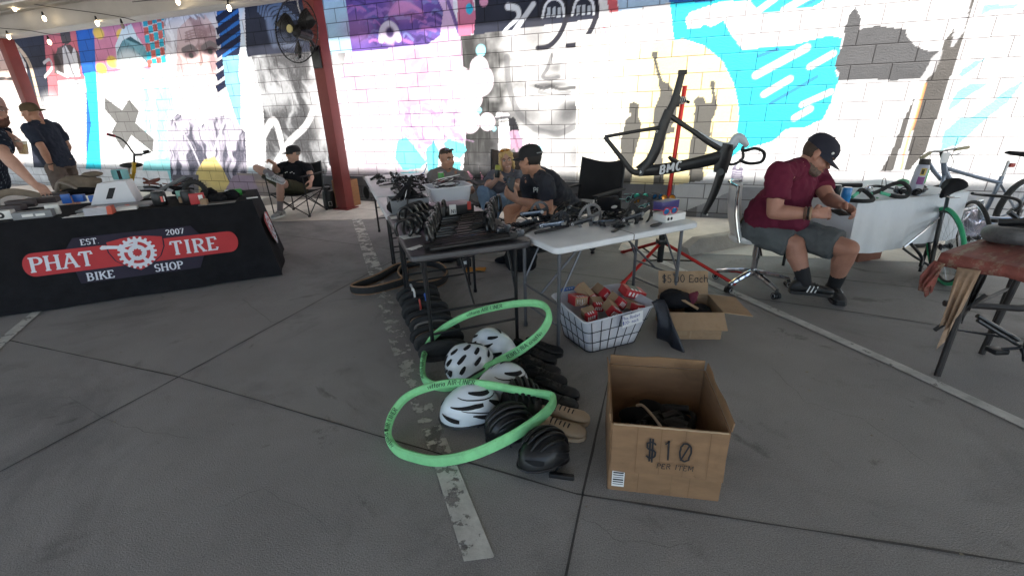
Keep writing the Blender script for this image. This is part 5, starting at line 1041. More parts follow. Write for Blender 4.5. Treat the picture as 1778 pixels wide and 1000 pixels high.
for k, (px, py, z, tl) in enumerate([(952, 376, .765, 1.2), (985, 372, .77, 1.0), (1000, 360, .80, .8), (1046, 384, .76, 1.3), (1090, 366, .77, .9), (1058, 352, .79, .7), (976, 360, .80, .7), (914, 384, .765, 1.2)]):
    crankset("one of the dark cranksets filling the gaps of the heap behind the front row", px, py, z, ROTW+rng.uniform(-.4, .4), rng.choice((.07, .08, .09)), R(rng.uniform(150, 215)), (armd, blkm, dgm)[k % 3], (blkm, dgm)[k % 2], tl, 4)
for k in range(10):
    p = G(rng.uniform(900, 1120), rng.uniform(368, 392), .755); q = MB(off=p); q.torus(p, rng.uniform(.018, .03), .008, (rng.uniform(-1, 1), rng.uniform(-1, 1), 1), 16, 6); q.tube([p, p+WA*rng.uniform(-.05, .05)+WB*rng.uniform(-.05, .05)], .009, 7); one("bracket_cup", q, blkm, "small black bearing cup scattered among the cranksets", "bearing cup", p, group="bearing cups among the cranksets")
# sunglasses and boxes
def glasses(label, loc, rz, fm_, lm_, rot=None, s_=1., group="sunglasses on the white table", parent=None):
    t = thing("sunglasses", label, "sunglasses", loc, rz, group)
    if rot: t.rotation_euler = rot
    q = MB()
    for sx in (-1, 1):
        q.tube([V((sx*.036+.03*math.cos(a)*s_, -.004*abs(math.cos(a)), .022*math.sin(a)+.022)) for a in [2*math.pi*k/16 for k in range(16)]], .0028, 6, closed=True); q.tube(smoothpts([(sx*.066, 0, .03), (sx*.07, .05, .03), (sx*.066, .12, .016)], 4), .0024, 6)
    q.tube([(-.008, -.002, .03), (.008, -.002, .03)], .003, 6); obj("frame", q, fm_, t)
    q = MB()
    for sx in (-1, 1): q.ell((sx*.036, 0, .022), (.028*s_, .0015, .021), n=16, m_=8)
    obj("lenses", q, lm_, t); return t
lensb = M("lens_blue", (.05, .25, .55), .08, metal=.6, var=0); lenso = M("lens_amber", (.6, .25, .03), .08, metal=.5, var=0); lensg = M("lens_green", (.05, .35, .25), .1, metal=.5, var=0); frr = M("frame_red", (.6, .03, .05), .3); frt = M("frame_teal", (.15, .45, .42), .3)
for px, py, z, dz, a, b_, lb in ((1095, 348, .76, .2, frt, glassd, "teal framed sunglasses at the left of the sunglasses heap"), (1112, 345, .8, -.3, blk, lensg, "green mirrored sunglasses on top of the heap"), (1128, 352, .77, .5, blk, glassd, "black sunglasses in the middle of the heap"), (1140, 346, .78, .1, blk, lensb, "blue mirrored sunglasses in the heap beside the red post"), (1160, 348, .785, -.2, blk, lenso, "amber mirrored sunglasses resting on the purple box"), (1120, 365, .76, 0, frt, glassd, "pale teal framed sunglasses in front of the heap"), (1150, 352, .765, .8, dgm, lensb, "grey framed sunglasses between heap and purple box"), (1105, 353, .755, 1.2, blk, lenso, "black sunglasses with amber lenses low in the heap")): glasses(lb, G(px, py, z), ROTW+dz, a, b_, rot=(rng.uniform(-.6, .2), rng.uniform(-.3, .3), ROTW+dz))
t = thing("white_box", "white sunglasses box with small lens icons, at the table's right end", "box", G(1165, 382, .742), ROTW+.05); q = MB(); q.box((0, .02, .025), (.2, .12, .05), bev=.002); obj("carton", q, paper, t)
q = MB()
for k in range(2): q.ell((-.075+.03*k, -.041, .024), (.012, .001, .012), n=12, m_=6)
obj("print", q, ink, t)
t = thing("purple_box", "purple box on the white box, holding the red goggles", "box", G(1166, 364, .795), ROTW+.1); q = MB(); q.box((0, .05, .03), (.19, .08, .06), bev=.003); obj("carton", q, M("purple_card", (.06, .05, .2), .4), t)
glasses("red framed goggles with blue lenses on the boxes at the right end", G(1163, 372, .797), ROTW, frr, lensb, group="sunglasses on the white table")
q = MB(); q.box((0, 0, .015), (.05, .04, .03), bev=.004); one("small_black_box", q, blk, "small black box beside the heap of sunglasses", "box", G(1135, 375, .742), ROTW)
q = MB(); q.ell((0, 0, .012), (.05, .015, .012)); q.ell((.04, .01, .012), (.03, .012, .01)); one("black_clip", q, blk, "small black clip in front of the white sunglasses box", "clip", G(1138, 394, .742), ROTW)
q = MB(); q.box((0, 0, .0008), (.1, .05, .0014)); one("receipt", q, paper, "white paper slip at the right edge of the white table", "paper", TWp(1.06, .2, .7405), ROTW)
# ---------------------------------------------------------------- repair stand with frame
redp = M("red_anodised", (.42, .02, .015), .28, metal=.6, var=.1)
t = thing("repair_stand", "red tripod repair stand holding the black bicycle frame", "repair stand", (1.43, 4.1, 0))
q = MB(off=(1.43, 4.1, 0)); ctop = P(1189, 152, 4.12); cbot = V((1.43, 4.1, .3)); q.tube([cbot, ctop], .019, 12); q.cyl(ctop, ctop+V((0, 0, .012)), .021); obj("column", q, redp, t)
q = MB(off=(1.43, 4.1, 0)); q.tube([V((1.43, 4.1, .1)), V((1.43, 4.1, .42))], .03, 12); q.box((1.43, 4.1, .3), (.09, .09, .05), bev=.01); q.tube([(1.4, 4.1, .42), (1.49, 4.1, .43)], .01, 6); obj("collar", q, blkm, t)
for px, py in ((1084, 489), (1268, 489), (1084, 437)):
    e = G(px, py, .02); q = MB(off=(1.43, 4.1, 0)); q.tube([V((1.43, 4.1, .3)).lerp(e, .04), e], .016, 8); q.tube([e, e+(e-V((1.43, 4.1, .3))).normalized()*.05], .02, 8); obj("leg", q, redp, t)
    q = MB(off=(1.43, 4.1, 0)); q.tube([V((1.43, 4.1, .12)), V((1.43, 4.1, .3)).lerp(e, .5)], .009, 6); obj("strut", q, blkm, t)
q = MB(off=(1.43, 4.1, 0)); cp = P(1181, 174, 4.1); q.tube([P(1186, 174, 4.12), P(1170, 176, 4.03)], .026, 10); q.box(P(1172, 176, 4.0), (.07, .06, .09), bev=.012); q.tube([P(1190, 176, 4.1), P(1196, 178, 4.06)], .012, 8); obj("clamp", q, blkm, t)
q = MB(off=(1.43, 4.1, 0))
for k in range(4): q.torus(P(1176+3.5*k, 174.6, 4.06), .028, .003, (P(1186, 174, 4.12)-P(1170, 176, 4.03)).normalized(), 16, 5)
obj("clamp_stripe", q, paper, t)
FO = V((1.3, 4.0, .9)); Yf = 3.98
f_ = thing("hung_bicycle", "black carbon bicycle frame with a pale grey front end, hung in the repair stand", "bike frame", FO); fp = lambda x, y, dy=0: P(x, y, Yf+dy)
def ftube(nm, pts, rs, mat, sq=.4, dy=0, n=10, sm_=5):
    q = MB(off=FO); pp = smoothpts([fp(x, y, dy) for x, y in pts], sm_); m_ = len(pp); rr = [np.interp(i/(m_-1), np.linspace(0, 1, len(rs)), rs) for i in range(m_)]
    q.tube(pp, rr, n, sq=sq, up=None); return obj(nm, q, mat, f_, smooth=50)
ftube("seatpost", [(1184, 128), (1172, 172), (1161, 197)], [.028, .032, .036], carb); q = MB(off=FO); q.box(fp(1185, 126), (.07, .03, .035), bev=.008); obj("post_head", q, carb, f_)
ftube("seat_tube", [(1162, 192), (1148, 228), (1140, 256), (1128, 280), (1112, 298)], [.042, .046, .046, .044, .06], carb)
ftube("top_tube", [(1158, 198), (1200, 226), (1236, 250), (1262, 262)], [.024, .02, .028, .04], carb)
gfr = M("pale_grey_paint", (.42, .47, .52), .3, coat=.3, var=.08)
ftube("front_fairing", [(1204, 224), (1236, 245), (1266, 256), (1279, 240), (1288, 242), (1298, 254)], [.004, .02, .045, .04, .036, .02], gfr)
ftube("down_tube", [(1110, 297), (1150, 294), (1200, 285), (1256, 272)], [.048, .05, .05, .06], carb)
ftube("head_tube", [(1264, 250), (1256, 276), (1250, 300)], [.06, .07, .06], carb)
for dy in (-.04, .04):
    ftube("seat_stay", [(1145, 222), (1100, 229), (1050, 238)], [.018, .014, .014], carb, dy=dy*1, sq=.5); ftube("chain_stay", [(1050, 238), (1074, 268), (1096, 296), (1110, 300)], [.016, .02, .024, .03], carb, dy=dy, sq=.45)
    ftube("fork_blade", [(1252, 300), (1240, 335), (1222, 372)], [.042, .036, .024], carb, dy=dy*1.1, sq=.4)
q = MB(off=FO); q.tube([fp(1251, 299, -.06), fp(1251, 299, .06)], .03, 10); obj("fork_crown", q, carb, f_); q = MB(off=FO); q.tube([fp(1228, 373, -.05), fp(1228, 373, .05)], .009, 8); obj("dropout_axle", q, paper, f_)
q = MB(off=FO); q.tube([fp(1111, 299, -.045), fp(1111, 299, .045)], .034, 18); obj("bottom_bracket", q, carb, f_); q = MB(off=FO); q.cyl(fp(1111, 299, -.047), fp(1111, 299, -.0455), .014, n=14); obj("bracket_bore", q, paper, f_)
q = MB(off=FO)
for dy in (-.19, .19): q.tube(smoothpts([fp(1290, 256, dy*.3), fp(1292, 262, dy), fp(1312, 258, dy), fp(1327, 266, dy), fp(1322, 281, dy), fp(1300, 284, dy), fp(1284, 278, dy)], 5), .013, 8)
q.tube([fp(1290, 257, -.19), fp(1290, 257, .19)], .013, 8); obj("drop_bar", q, blk, f_)
q = MB(off=FO); q.tube(smoothpts([fp(1288, 258), fp(1290, 275), fp(1270, 286), fp(1244, 276)], 5), .012, 8); obj("front_hook", q, blk, f_)
q = MB(off=FO); q.tube(smoothpts([fp(1162, 272), fp(1166, 275, -.01), fp(1180, 282, -.02)], 3), [.012]*6+[.008], 8); q.tube([fp(1164, 274), fp(1176, 287, -.02)], .006, 6); obj("bottle_tab", q, blk, f_)
q = MB(off=FO); q.tube([fp(1160, 274), fp(1172, 284)], [.004, .018], 6); obj("cable_stub", q, blk, f_)
u = (fp(1222, 279, -.05)-fp(1143, 297, -.05)).normalized(); vv = u.cross(V((0, -1, 0))).normalized(); vv = vv if vv.z > 0 else -vv
q = MB(off=FO); mpf = planemap(fp(1145, 305, -.044)-vv*.0, u, vv, (0, -1, 0)); text(q, "BMC", mpf, .068, (.0, .01), .26, .2, slant=.25, gap=.22); 
for k_ in range(len(q.v)): pass
obj("lettering", q, M("decal_grey", (.6, .62, .64), .5), f_, smooth=0)
q = MB(off=FO); u2 = (fp(1141, 234)-fp(1131, 223)).normalized(); text(q, "CO:01" if False else "CO:07", planemap(fp(1129, 224, -.025), (fp(1142, 233)-fp(1129, 224)), (fp(1131, 219)-fp(1129, 224)), (0, -1, 0)), .022, wt=.14); obj("small_lettering", q, paper, f_, smooth=0)
# ================================================================ shop table on the left
PF, PA, PB = V((-2.54, 4.47, 0)), V((.9142, .4051, 0)), V((-.4051, .9142, 0)); ROTP = math.atan2(PA.y, PA.x)
def TP(a, b_, z=.742): p = PF+PA*a+PB*b_; return V((p.x, p.y, z))
t = thing("shop_table", "table under a fitted black cloth with a red and white shop banner", "table", TP(-1.22, .38, 0), ROTP)
LT, DT, HT = 2.44, .76, .738
q = MB(); slab(q, LT-.03, DT-.03, .04, HT-.046, .04); obj("tabletop", q, tgm, t)
for sx in (-1, 1):
    for sy in (-1, 1): q = MB(); q.tube([(sx*1.1, sy*.3, 0), (sx*1.1, sy*.3, HT-.05)], .014, 8); obj("leg", q, blkm, t)
q = MB(); rings = []
for f in (0, .04, .15, .4, .7, 1):
    fl = .25*f; z = HT-(HT-.012)*f; fb = .02*f
    base = []
    NN = 40
    def per(k):
        pass
    xs0, xs1, y0, y1 = -LT/2-fl*.5, LT/2+fl*.56, -DT/2-fl, DT/2+fb
    for k in range(NN): base.append((xs0+(xs1-xs0)*k/NN, y0))
    for k in range(14): base.append((xs1, y0+(y1-y0)*k/14))
    for k in range(NN): base.append((xs1-(xs1-xs0)*k/NN, y1))
    for k in range(14): base.append((xs0, y1-(y1-y0)*k/14))
    rings.append([V((x+.012*f*math.sin(9*y+2*x), y+(.010*f*math.sin(7*x+1)+.006*f*math.sin(17*x)), z)) for x, y in base])
q.loft([[p*1.0+V((0, 0, .002)) for p in rings[0]]]+rings[1:], cap=False); k = len(q.v)
q.add([p+V((0, 0, .002)) for p in rings[0]], [tuple(range(len(rings[0])))]); cloth = obj("table_cloth", q, blkc, t, smooth=50)
# banner on the sloping front
o0 = TP(0, -.002, HT); nF = (-PB*HT+V((0, 0, .25))).normalized(); vF = PA.cross(nF); vF = vF if vF.z > 0 else -vF; vF.normalize()
Mw = t.matrix_world if False else (Matrix.Translation(t.location) @ Matrix.Rotation(ROTP, 4, 'Z')); Mi = Mw.inverted()
def onF(px, py):
    d = V(ray(px, py)); s_ = (o0-V((0, 0, CAMH))).dot(nF)/d.dot(nF); p = V((0, 0, CAMH))+d*s_-o0; return p.dot(PA), p.dot(vF)
bmap = lambda u, v, w_: Mi @ (o0+PA*u+vF*v+nF*(w_+.012))
banr = M("banner_red", (.45, .03, .035), .75, var=.08, bump=.05); banw = M("banner_white", (.66, .68, .74), .75, var=.06); bann = M("banner_navy", (.022, .018, .035), .9)
def flat(name, pts2, mat, lift, parent=None):
    b = MB(); b.add([bmap(u, v, lift) for u, v in pts2], [tuple(range(len(pts2)))]); return obj(name, b, mat, parent or t, smooth=0)
bl, br = onF(40, 460), onF(414, 420); tl, tr_, blb, brb = onF(70, 438), onF(398, 402), onF(72, 479), onF(400, 438)
cu, cv = onF(240, 440); hh = (tr_[1]-brb[1])/2; sl_ = .0
vb = (tl[1]+blb[1]+tr_[1]+brb[1])/4; x0, x1 = bl[0], br[0]
flat("banner_halo", [(x0+.35, vb-hh-.11), (x1-.35, vb-hh-.11), (x1-.3, vb-hh), (x1-.3, vb+hh+.0), (x1-.36, vb+hh+.09), (x0+.36, vb+hh+.09), (x0+.3, vb+hh)], bann, 0)
pl = [(x0+hh*.75+hh*.75*math.cos(R(a)), vb+hh*math.sin(R(a))) for a in range(90, 271, 15)]+[(x1-hh*.75+hh*.75*math.cos(R(a)), vb+hh*math.sin(R(a))) for a in range(-90, 91, 15)]
flat("banner_band", pl, banr, .001)
sw, st_, sb = .205, vb+hh+.05, vb-hh-.06
shp = [(0, st_), (sw*.55, st_-.012), (sw, st_-.03), (sw*.98, st_-.12), (sw*.8, st_-.2), (sw*.45, sb+.05), (0, sb)]; shp = shp+[(-a, b) for a, b in shp[::-1][1:-1]]
flat("shield_edge", [(cu+a*1.05, vb+(b-vb)*1.04) for a, b in shp], bann, .002); flat("shield", [(cu+a, b) for a, b in shp], banr, .003)
def gearmark(cu_, cv_, s_, mp_, par):
    b = MB(); n = 20; out = []
    for k in range(n):
        for da, rr in ((-.32, 1.0), (-.18, 1.16), (.18, 1.16), (.32, 1.0)): a = 2*math.pi*(k+da)/n; out.append((rr*s_*math.cos(a), rr*s_*math.sin(a)))
    m_ = len(out); inn = [(.78*s_*math.cos(math.atan2(y, x)), .78*s_*math.sin(math.atan2(y, x))) for x, y in out]
    b.add([mp_(cu_+x, cv_+y, .004) for x, y in out+inn], [(i, (i+1) % m_, m_+(i+1) % m_, m_+i) for i in range(m_)])
    c2 = [(.56*s_*math.cos(2*math.pi*k/40), .56*s_*math.sin(2*math.pi*k/40)) for k in range(40)]; c3 = [((.27+.035*math.cos(9*2*math.pi*k/40))*s_*math.cos(2*math.pi*k/40), (.27+.035*math.cos(9*2*math.pi*k/40))*s_*math.sin(2*math.pi*k/40)) for k in range(40)]
    b.add([mp_(cu_+x, cv_+y, .0045) for x, y in c2+c3], [(i, (i+1) % 40, 40+(i+1) % 40, 40+i) for i in range(40)])
    for k in range(5):
        a = 2*math.pi*k/5+.3; u, v = math.cos(a), math.sin(a); w_ = .09*s_; b.add([mp_(cu_+x, cv_+y, .0048) for x, y in ((u*.54*s_-v*w_, v*.54*s_+u*w_), (u*.8*s_-v*w_*1.6, v*.8*s_+u*w_*1.6), (u*.8*s_+v*w_*1.6, v*.8*s_-u*w_*1.6), (u*.54*s_+v*w_, v*.54*s_-u*w_))], [(0, 1, 2, 3)])
    return obj("gear_emblem", b, banw, par, smooth=0)
gearmark(cu, vb-.0, .125, bmap, t)
b = MB(); wp_ = [(cu-.26, vb+.075), (cu-.24, vb+.095), (cu-.2, vb+.09), (cu-.1, vb+.075), (cu, vb+.09), (cu, vb+.07), (cu-.12, vb+.05), (cu-.2, vb+.06), (cu-.25, vb+.06)]; b.add([bmap(u, v, .0052) for u, v in wp_], [tuple(range(len(wp_)))]); obj("chain_emblem", b, banw, t, smooth=0)
bl_ = MB(); hP = hh*1.25
text(bl_, "PHAT", bmap, hP, (x0+.05, vb-hP/2), .2, .09, serif=True, gap=.16, lift=.002); text(bl_, "TIRE", bmap, hP, (cu+sw+.05, vb-hP/2), .2, .09, serif=True, gap=.2, lift=.002)
text(bl_, "BIKE", bmap, .068, (cu-.39, vb-hh-.095), .2, .1, serif=True, gap=.14, lift=.002); text(bl_, "SHOP", bmap, .068, (cu+.1, vb-hh-.095), .2, .1, serif=True, gap=.14, lift=.002)
text(bl_, "EST.", bmap, .05, (cu-.38, vb+hh+.02), .2, .1, serif=True, gap=.14, lift=.002); text(bl_, "2007", bmap, .05, (cu+.24, vb+hh+.025), .2, .1, gap=.12, lift=.002)
obj("banner_lettering", bl_, banw, t, smooth=0)
# emblem on the right end of the cloth
oE = TP(.07, .22, .40)
emap = lambda u, v, w_: Mi @ (oE+PB*u+V((-PA.x*-.19, -PA.y*-.19, -1)).normalized()*-v+PA*(w_+.022))
b = MB(); pts_ = [(a*1.15, (c-vb)*1.1) for a, c in shp]; b.add([emap(u, v, 0) for u, v in pts_], [tuple(range(len(pts_)))]); obj("end_shield", b, banr, t, smooth=0); gearmark(0, 0, .15, emap, t)
# goods on the shop table
def boxy(name, label, a, b_, z, size, mat, rz=0., cat="box", group=None, rot=None, bev=.003, extra=()):
    o = MB(); o.box((0, 0, size[2]/2), size, bev=bev); o = one(name, o, mat, label, cat, TP(a, b_, z), ROTP+rz, group, rot)
    for nm, c, s_, m_ in extra: q = MB(); q.box(c, s_); obj(nm, q, m_, o, smooth=0)
    return o
ZT = .742
def tpx(px, py, z=ZT): p = G(px, py, z)-PF; return p.dot(PA), p.dot(PB)
# display plinth
t2 = thing("display_plinth", "white wedge shaped display block with a black parallelogram mark", "display", TP(*tpx(205, 352), ZT), ROTP+.02)
q = MB(); w_, d_, h_ = .36, .26, .2; q.add([(-w_/2, -d_/2, 0), (w_/2, -d_/2, 0), (w_/2, d_/2, 0), (-w_/2, d_/2, 0), (-w_/2+.09, -d_/2+.06, h_), (w_/2-.05, -d_/2+.06, h_+.01), (w_/2-.03, d_/2-.03, h_+.01), (-w_/2+.1, d_/2-.03, h_)], [(0, 1, 5, 4), (1, 2, 6, 5), (2, 3, 7, 6), (3, 0, 4, 7), (4, 5, 6, 7), (0, 3, 2, 1)]); obj("block", q, M("display_white", (.66, .67, .7), .45, var=.03), t2, smooth=0)
fmap = planemap((0, -d_/2-.001, 0), (1, 0, 0), (0, .06, .2), (0, -.2, .06)); q = MB(); q.add([fmap(u, v, .002) for u, v in ((-.05, .06), (.0, .06), (.045, .16), (-.005, .16))], [(0, 1, 2, 3)]); obj("mark", q, ink, t2, smooth=0)
a, b_ = tpx(240, 356); boxy("tray_lid", "long dark tray under the white display block", a-.15, b_, ZT, (.55, .3, .014), greyp, cat="tray")
# long grey bar leaning
p0, p1 = P(250, 345, 4.75), P(322, 307, 5.0); q = MB(off=p0); q.tube([p0, p1], .017, 8, sq=1.5); one("grey_bar", q, greyp, "long grey bar leaning up beside the white display block", "bar", p0)
bl_p = M("blue_plastic", (.02, .13, .5), .35); pale_b = M("pale_blue", (.35, .45, .62), .4); orr = M("orange_print", (.6, .1, .05), .5); cell = M("clear_sleeve", (.5, .5, .54), .2, var=.1)
for (px, py, sz, mt, rz, lb) in ((118, 353, (.07, .05, .09), bl_p, .2, "pale blue box leftmost of the blue packs"), (140, 350, (.09, .06, .07), bl_p, -.1, "bright blue pack second from the left of the blue packs"), (166, 350, (.08, .06, .065), bl_p, .1, "bright blue pack third from the left of the blue packs"), (178, 345, (.05, .05, .07), pale_b, .1, "pale blue tube pack by the display block")): boxy("blue_pack", lb, *tpx(px, py), ZT, sz, mt, rz, "box", "blue packs on the shop table")
for k in range(6): boxy("sleeved_card", "clear sleeved card with orange ends in the low stack at the cloth's front edge", *tpx(175, 372), ZT+.011*k, (.19, .1, .009), cell, .02*k-.03, "packet", "stack of sleeved cards", extra=(("orange_end", (.08, 0, .0045), (.035, .101, .0095), orr),))
for k in range(2): boxy("sleeved_card", "loose clear sleeved card beside the stack", *tpx(208, 362), ZT+.012*k, (.14, .09, .01), cell, .3+.1*k, "packet", "loose sleeved cards", extra=(("orange_end", (.06, 0, .005), (.03, .091, .0105), orr),))
boxy("white_carton", "low white carton lying flat at the cloth's front edge", *tpx(222, 364), ZT, (.15, .08, .03), paper, .1)
boxy("white_carton", "white box standing with a small black figure print", *tpx(95, 372), ZT, (.09, .06, .085), paper, .25, extra=(("print", (-.02, -.031, .045), (.014, .001, .03), ink),))
boxy("grey_carton", "flat grey box with white stickers beside the white printed box", *tpx(62, 378), ZT, (.25, .1, .06), greyp, .1, extra=(("sticker", (-.03, -.0505, .03), (.07, .001, .022), paper), ("sticker", (.05, -.0505, .028), (.06, .001, .02), paper)))
o = boxy("speaker_box", "white box with a round black disc print at the left edge", *tpx(8, 380), ZT, (.14, .09, .07), paper, .05); q = MB(); q.cyl((0, -.0455, .035), (0, -.0465, .035), .026, n=18); obj("disc_print", q, ink, o); q = MB(); q.cyl((0, -.0466, .035), (0, -.0472, .035), .010, n=14); obj("disc_hub", q, paper, o)
brn = M("dark_brown_box", (.06, .045, .045), .6)
for (px, py, sz, rz, lb) in ((75, 352, (.26, .16, .05), .05, "wide dark brown flat box behind the grey box"), (40, 360, (.2, .12, .07), .2, "dark brown box behind the round disc box"), (20, 366, (.2, .1, .05), -.1, "dark brown low box at the table's left edge"), (108, 344, (.12, .1, .06), .3, "dark brown box left of the blue packs"), (100, 338, (.3, .14, .03), 0, "thin dark tray behind the brown boxes")): boxy("brown_box", lb, *tpx(px, py), ZT, sz, brn, rz, group="dark boxes on the shop table")
p = TP(*tpx(30, 350), ZT); q = MB(off=p); q.tube(smoothpts([p+PA*x+V((0, 0, z)) for x, z in ((-.2, .03), (-.1, .085), (0, .1), (.12, .07), (.2, .03))], 5), .016, 8, sq=2.2, up=PB); one("grey_strap", q, tan, "broad grey brown strap arched over the boxes at the left", "strap", p)
for k in range(3): boxy("leaflet", "thin white leaflet at the cloth's front edge", *tpx(135+12*k, 376-3*k), ZT+.002*k, (.2, .05, .002), paper, .1*k-.1, "paper", "leaflets on the shop table", bev=0)
# camo bag
t2 = thing("soft_bag", "brown grey soft bag slumped behind the display block", "bag", TP(*tpx(140, 336), ZT), ROTP); q = MB(); q.ell((0, .05, .11), (.2, .15, .1), n=24, m_=14); obj("bag_body", q, tan, t2, mods=[('sub', 1), ('disp', .09, .12)])
q = MB(); q.tube(smoothpts([(-.18, -.06, .02), (-.12, -.1, .14), (-.02, -.11, .1), (.05, -.12, .03)], 5), .014, 6, sq=1.8); obj("bag_strap", q, M("pale_strap", (.3, .26, .22), .8), t2); q = MB(); q.ell((.16, .02, .2), (.1, .05, .03)); obj("bag_flap", q, tan, t2, mods=[('disp', .02, .06)]); q = MB(); q.ell((.03, -.08, .03), (.18, .1, .045)); obj("bag_base", q, blkc, t2, mods=[('disp', .03, .1)])
# knobby tyre stood up with a red pack, black tins, gloves, bottle
p = TP(*tpx(343, 347), ZT+.09); q = MB(off=p); q.torus(p, .085, .024, (.3, -1, .1), 28, 8)
for k in range(28):
    a = 2*math.pi*k/28; x_, y_, d__ = frame((.3, -1, .1)); c_ = p+(x_*math.cos(a)+y_*math.sin(a))*.106; q.ell(c_, .009, n=6, m_=4)
one("knobby_tyre", q, rub, "small knobby tyre standing upright on the shop table", "tyre", p)
boxy("red_pack", "red pack with white label in front of the knobby tyre", *tpx(345, 354), ZT, (.12, .04, .1), redm, .1, extra=(("label", (.03, -.0205, .06), (.035, .001, .045), paper),))
for (px, py, h_, lb, lab_) in ((280, 356, .13, "black drum shaped tin with a red and white stripe label", True), (330, 352, .12, "plain black round tin beside the brown packets", False)):
    p = TP(*tpx(px, py), ZT); t2 = thing("black_tin", lb, "tin", p, ROTP); q = MB(); q.lathe([(.055, 0), (.06, .006), (.06, h_-.02), (.05, h_), (.001, h_)], n=20); obj("tin_body", q, blk, t2)
    if lab_: q = MB(); q.box((.03, -.0525, .06), (.018, .006, .05)); obj("red_label", q, M("coral_label", (.65, .12, .1), .5), t2); q = MB(); q.box((.048, -.044, .06), (.01, .006, .05)); obj("white_label", q, paper, t2)
bp_ = M("brown_packet", (.25, .16, .09), .6)
for k, (px, py, rz) in enumerate([(318, 352, .1), (352, 350, .4), (356, 356, -.2)]): boxy("brown_packet", "small brown packet beside the round black tin", *tpx(px, py), ZT, (.06, .05, .06), bp_, rz, "packet", "brown packets on the shop table", bev=.012)
boxy("mint_card", "mint and white card between the two black tins", *tpx(313, 345), ZT, (.05, .02, .08), M("mint_card", (.3, .6, .52), .5), .3, "card")
for k, (px, py, r_, lb) in enumerate([(378, 350, (.09, .06, .045), "black cycling glove pile in front of the green bottle"), (402, 345, (.08, .06, .05), "black glove nearest the cloth's right corner"), (365, 340, (.08, .07, .04), "black crumpled glove behind the tins"), (318, 338, (.1, .08, .04), "black cloth heap beside the leaning bar")]): lump("black_glove", TP(*tpx(px, py), ZT+.03), r_, blkc, lb, "glove", None, .05, .05)
boxy("magazine", "open grey magazine flat near the cloth's right corner", *tpx(378, 353), ZT, (.3, .12, .006), soil, .0, "magazine", bev=0)
boxy("white_phone_card", "white card at the right corner of the black cloth", *tpx(438, 344), ZT, (.1, .05, .006), paper, .2, "card", bev=0)
p = TP(*tpx(412, 340), ZT+.035); t2 = thing("drink_bottle", "green plastic bottle lying on its side by the right corner", "bottle", p, ROTP+.1); q = MB(); q.lathe([(.001, -.07), (.032, -.07), (.034, -.06), (.034, .05)], Matrix.Rotation(R(90), 4, 'Y'), 18); obj("bottle_body", q, M("bottle_green", (.04, .3, .06), .35), t2); q = MB(); q.lathe([(.034, -.1), (.034, -.068), (.02, -.1)], Matrix.Rotation(R(90), 4, 'Y'), 18); obj("bottle_base", q, paper, t2); q = MB(); q.lathe([(.025, .05), (.018, .06), (.016, .085), (.001, .085)], Matrix.Rotation(R(90), 4, 'Y'), 16); obj("bottle_cap", q, blk, t2)
for k in range(8):
    p = TP(*tpx(rng.uniform(265, 330), rng.uniform(322, 338)), ZT+.02); q = MB(off=p); q.tube(smoothpts([p+V((rng.uniform(-.12, .12), rng.uniform(-.1, .1), rng.uniform(0, .07))) for _ in range(4)], 5), rng.uniform(.006, .014), 7); one("black_part", q, blkm if k % 3 else M("rust_part", (.2, .06, .04), .5), "curved dark bike part at the back of the shop table", "bike part", p, group="bike parts at the back of the shop table")
boxy("clear_case", "small clear plastic case behind the leaning bar", *tpx(262, 330), ZT, (.12, .08, .05), cell, .2, "case")
# ---------------------------------------------------------------- small yellow bike behind the shop table
ylw = M("yellow_paint", (.6, .36, .03), .35); bb = V((-3.55, 5.75, 0))
bo = P(233, 290, 5.9); t2 = thing("kids_bike", "small yellow bike with red grips behind the shop table", "bicycle", (bo.x, bo.y, 0)); off = V((bo.x, bo.y, 0)); k5 = lambda x, y, dy=0: P(x, y, 5.9+dy)
q = MB(off=off); q.tube([k5(232, 300), k5(233, 282)], .024, 8); q.tube([k5(232, 300), k5(226, 330, .1)], .02, 8); q.tube([k5(228, 305, .05), k5(215, 330, .3)], .02, 8); obj("frame", q, ylw, t2)
q = MB(off=off); q.tube([k5(233, 284), k5(233, 268)], .012, 8); q.tube(smoothpts([k5(188, 234, -.2), k5(208, 240, -.12), k5(220, 250, -.05), k5(234, 268), k5(246, 268, .1), k5(262, 264, .2)], 5), .010, 8); q.box(k5(240, 269), (.08, .04, .03), bev=.008); obj("handlebar", q, blkm, t2)
q = MB(off=off); q.tube([k5(185, 233, -.2), k5(200, 237, -.15)], .016, 8); obj("grip", q, M("grip_red", (.35, .03, .06), .6), t2)
q = MB(off=off); q.tube([k5(249, 264, .1), k5(258, 262, .16)], .014, 8); obj("grip", q, blk, t2)
q = MB(off=off); q.ell(k5(228, 287, .05), (.14, .08, .035)); obj("saddle", q, blk, t2); q = MB(off=off); q.tube([k5(224, 290, .05), k5(224, 320, .1)], .014, 8); obj("seatpost", q, gal, t2)
q = MB(off=off)
q.torus(V((bo.x-.05, bo.y-.05, .2)), .18, .022, (.6, -.8, 0), 28, 8); obj("wheel", q, rub, t2); q = MB(off=off); q.torus(V((bo.x-.25, bo.y+.35, .2)), .18, .022, (.6, -.8, 0), 28, 8); obj("wheel", q, rub, t2)
t2 = thing("teal_case", "teal and white case behind the soft bag", "case", P(209, 303, 5.5)); q = MB(); q.box((0, 0, 0), (.14, .1, .12), bev=.02); obj("case_body", q, M("teal_case_paint", (.2, .5, .52), .4), t2); q = MB(); q.box((.03, -.0505, 0), (.04, .002, .1)); obj("dark_stripe", q, ink, t2)
